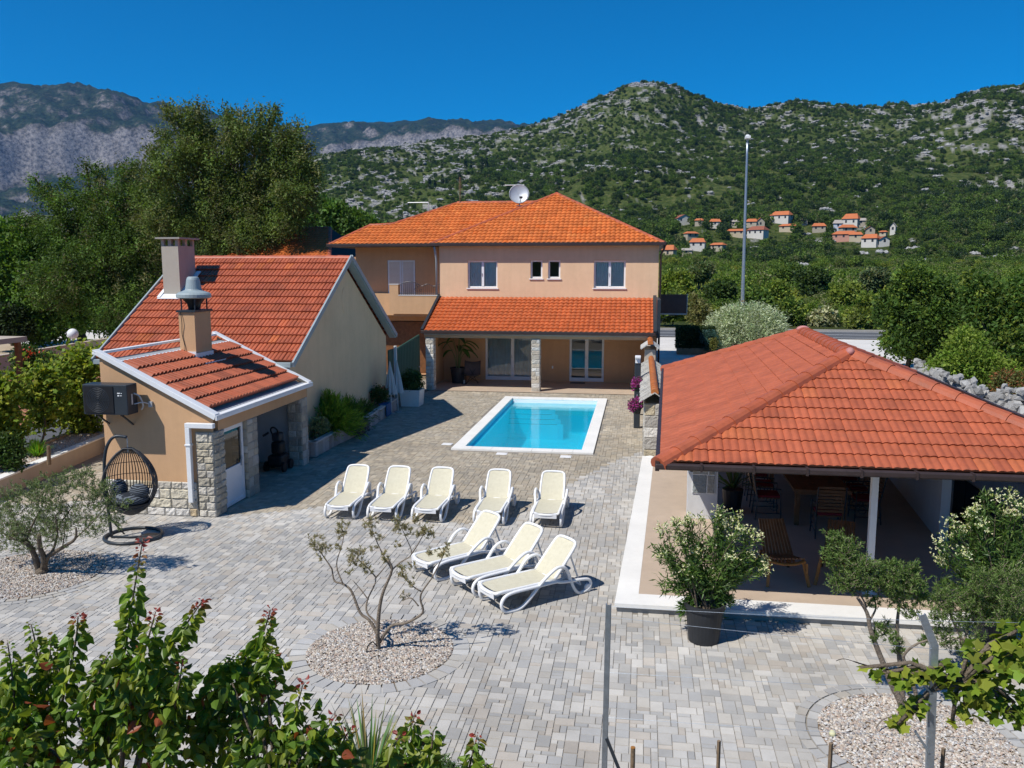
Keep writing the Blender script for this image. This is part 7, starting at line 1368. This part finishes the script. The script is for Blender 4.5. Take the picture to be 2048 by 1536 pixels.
for i, (x, y, r, mt, lb) in enumerate(((1266, 1496, .014, 'stake', 'round brown wooden stake nearest the left trellis post'), (1438, 1483, .011, 'stake', 'thin square grey-brown stake, second from the left at the bottom edge'), (1662, 1488, .012, 'stake', 'thin grey-brown stake, third from the left, below the right gravel bed'), (1887, 1498, .012, 'stake', 'thin stake right of the bent galvanised post'))):
    p = AY(x, y, 5.5); o = thing('garden_stake', lb, 'stake', (p.x, p.y, 0), 0, 'garden stakes along the bottom edge'); mb = MB(); mb.tube([(p.x, 5.5, 0), (p.x, 5.5, p.z)], r*1.15, 10 if i == 0 else 4); mb.build('stake_shaft', M[mt], o)
    mb = MB(); mb.tube([(p.x, 5.5, p.z+.0005), (p.x, 5.5, p.z+.006)], r*1.2, 10 if i == 0 else 4); mb.build('stake_top', M['woodlight'] if i == 0 else M['soil'], o)
rb = [(1759, 1347, 16), (1805, 1355, 24), (1845, 1345, 18), (1892, 1342, 26), (1975, 1340, 34), (1950, 1300, 16), (2033, 1262, 30), (2010, 1285, 22), (1925, 1378, 28), (1975, 1400, 34), (2024, 1400, 28), (1838, 1405, 18), (1825, 1434, 20), (1797, 1450, 14), (1933, 1425, 16), (1904, 1442, 9), (2045, 1330, 30), (2055, 1300, 30), (1950, 1360, 26), (1720, 1335, 7), (2040, 1440, 12)]
gv = vine('large leaved grape vine trained along the right trellis wires', pbs(rb, FYp, 61, .5), 420, .047, (p2b.x+2.8, FYp, 1.2), (.085, .125, .013), (.14, .16, .02), 'vine on the trellis')
mb = MB(); mb.tube(cat_rom([AY(2048, 1330, FYp), AY(1960, 1345, FYp), AY(1860, 1355, FYp), AY(1780, 1340, FYp), AY(1730, 1330, FYp), AY(1690, 1318, FYp), AY(1672, 1322, FYp)], 5), [.006]*15+[.004]*8+[.002]*8, 5); mb.build('tendril', M['leaf'], gv)
o = thing('tennis_ball', 'small pale yellow ball on the edge of the right gravel bed', 'ball', G(1665, 1467, .03)); p = G(1665, 1467, .04); mb = MB(); mb.ball(p, .038, 14); M['ball'] = surf('pale_ball', (.62, .60, .36), .8, .1, 8, .2, 60); mb.build('ball_body', M['ball'], o, smooth=True)
# ================================================================ village on the hillside
M['vwall'] = surf('village_wall', (1, 1, 1), .9, .1, .5, 0, attr=True); M['vroof'] = surf('village_roof', (1, 1, 1), .9, .15, .8, 0, attr=True)
M['vwin'] = surf('village_window', (.03, .035, .045), .5, .1, 1, 0)
for (px, py, w_, h_, wc, rc_, gable), lb in zip(VL, VLAB):
    b, r = VH[px, py]; sc = r/FP; W = w_*sc*1.0; Ht = h_*sc*.54; Rh = h_*sc*.44; D = W*.6 if not gable else W*1.2
    ang = -math.atan2(b.x, b.y)+random.uniform(-.55, .55); t = thing('village_house', lb, 'house', b, ang, 'houses of the hillside village')
    mb = MB(); mb.box(-W/2, W/2, 0, D, -6, Ht, wc)
    if gable: mb.poly([(-W/2, -.02, Ht), (W/2, -.02, Ht), (0, -.02, Ht+Rh)], wc)
    mb.build('wall', M['vwall'], t, world=False)
    mb = MB(); e = .5
    if gable: mb.quad((-W/2-e, -e, Ht-.2), (0, -e, Ht+Rh), (0, D+e, Ht+Rh), (-W/2-e, D+e, Ht-.2), rc_); mb.quad((0, -e, Ht+Rh), (W/2+e, -e, Ht-.2), (W/2+e, D+e, Ht-.2), (0, D+e, Ht+Rh), rc_)
    else:
        i_ = W*.12; mb.quad((-W/2-e, -e, Ht), (W/2+e, -e, Ht), (W/2-i_, D/2, Ht+Rh), (-W/2+i_, D/2, Ht+Rh), rc_); mb.quad((W/2+e, D+e, Ht), (-W/2-e, D+e, Ht), (-W/2+i_, D/2, Ht+Rh), (W/2-i_, D/2, Ht+Rh), rc_); mb.poly([(-W/2-e, D+e, Ht), (-W/2-e, -e, Ht), (-W/2+i_, D/2, Ht+Rh)], rc_); mb.poly([(W/2+e, -e, Ht), (W/2+e, D+e, Ht), (W/2-i_, D/2, Ht+Rh)], rc_)
    mb.build('roof', M['vroof'], t, world=False)
    nw = max(1, int(W/3.2))
    for k in range(nw):
        x = -W/2+W*(k+.5)/nw
        for z in ([Ht*.62] if Ht < 5.2 else [Ht*.28, Ht*.70]): mb = MB(); mb.box(x-.5, x+.5, -.04, 0, z-.75, z+.65); mb.build('window', M['vwin'], t, world=False)
for k, (px, py, h_) in enumerate(((931, 335, 22), (942, 340, 20), (965, 335, 24), (973, 334, 22), (859, 372, 20), (885, 368, 18), (893, 370, 16), (919, 362, 20), (870, 372, 14), (1227, 305, 18), (1238, 308, 16))):
    b, r = hit(px, py, 2.0, 300, 1300); s = r/FP; H_ = h_*s*1.15
    t = thing('cypress', 'slim dark cypress on the rocky slope behind the house roof' if k < 9 else 'slim dark cypress on the open hillside right of the house roof', 'cypress', b, 0, 'cypresses on the rocky slope' if k < 9 else 'cypresses on the open hillside')
    mb = MB(); mb.tube([b-V(0, 0, 2), b+V(0, 0, H_*.5)], .3, 5); mb.build('trunk', M['bark'], t)
    crown('crown', [(b.x, b.y, b.z+H_*.3, H_*.10, H_*.10, H_*.3), (b.x, b.y, b.z+H_*.62, H_*.085, H_*.085, H_*.3)], 260, 1.4, (.018, .032, .014), t, clump=.5, per=8, asp=.6)
# ---------------------------------------------------------------- air
t = NT('haze'); pv = t.n('ShaderNodeVolumePrincipled'); pv.inputs['Color'].default_value = (.14, .44, 1, 1); pv.inputs['Density'].default_value = HAZE = .00004; pv.inputs['Anisotropy'].default_value = .2
t.l(pv.outputs[0], t.out.inputs['Volume'])
mb = MB(); mb.box(-7200, 7200, -7200, 7200, -180, 1080); hz = mb.build('haze', t.m); tag(hz, 'thin blue air between the patio and the far mountains', 'haze', kind='stuff')
SC.cycles.volume_step_rate = 10; SC.cycles.max_bounces = 8; SC.cycles.diffuse_bounces = 3; SC.cycles.glossy_bounces = 3; SC.cycles.transparent_max_bounces = 12; SC.cycles.transmission_bounces = 4; SC.cycles.volume_bounces = 0
SC.cycles.sample_clamp_indirect = 4; SC.cycles.use_denoising = True
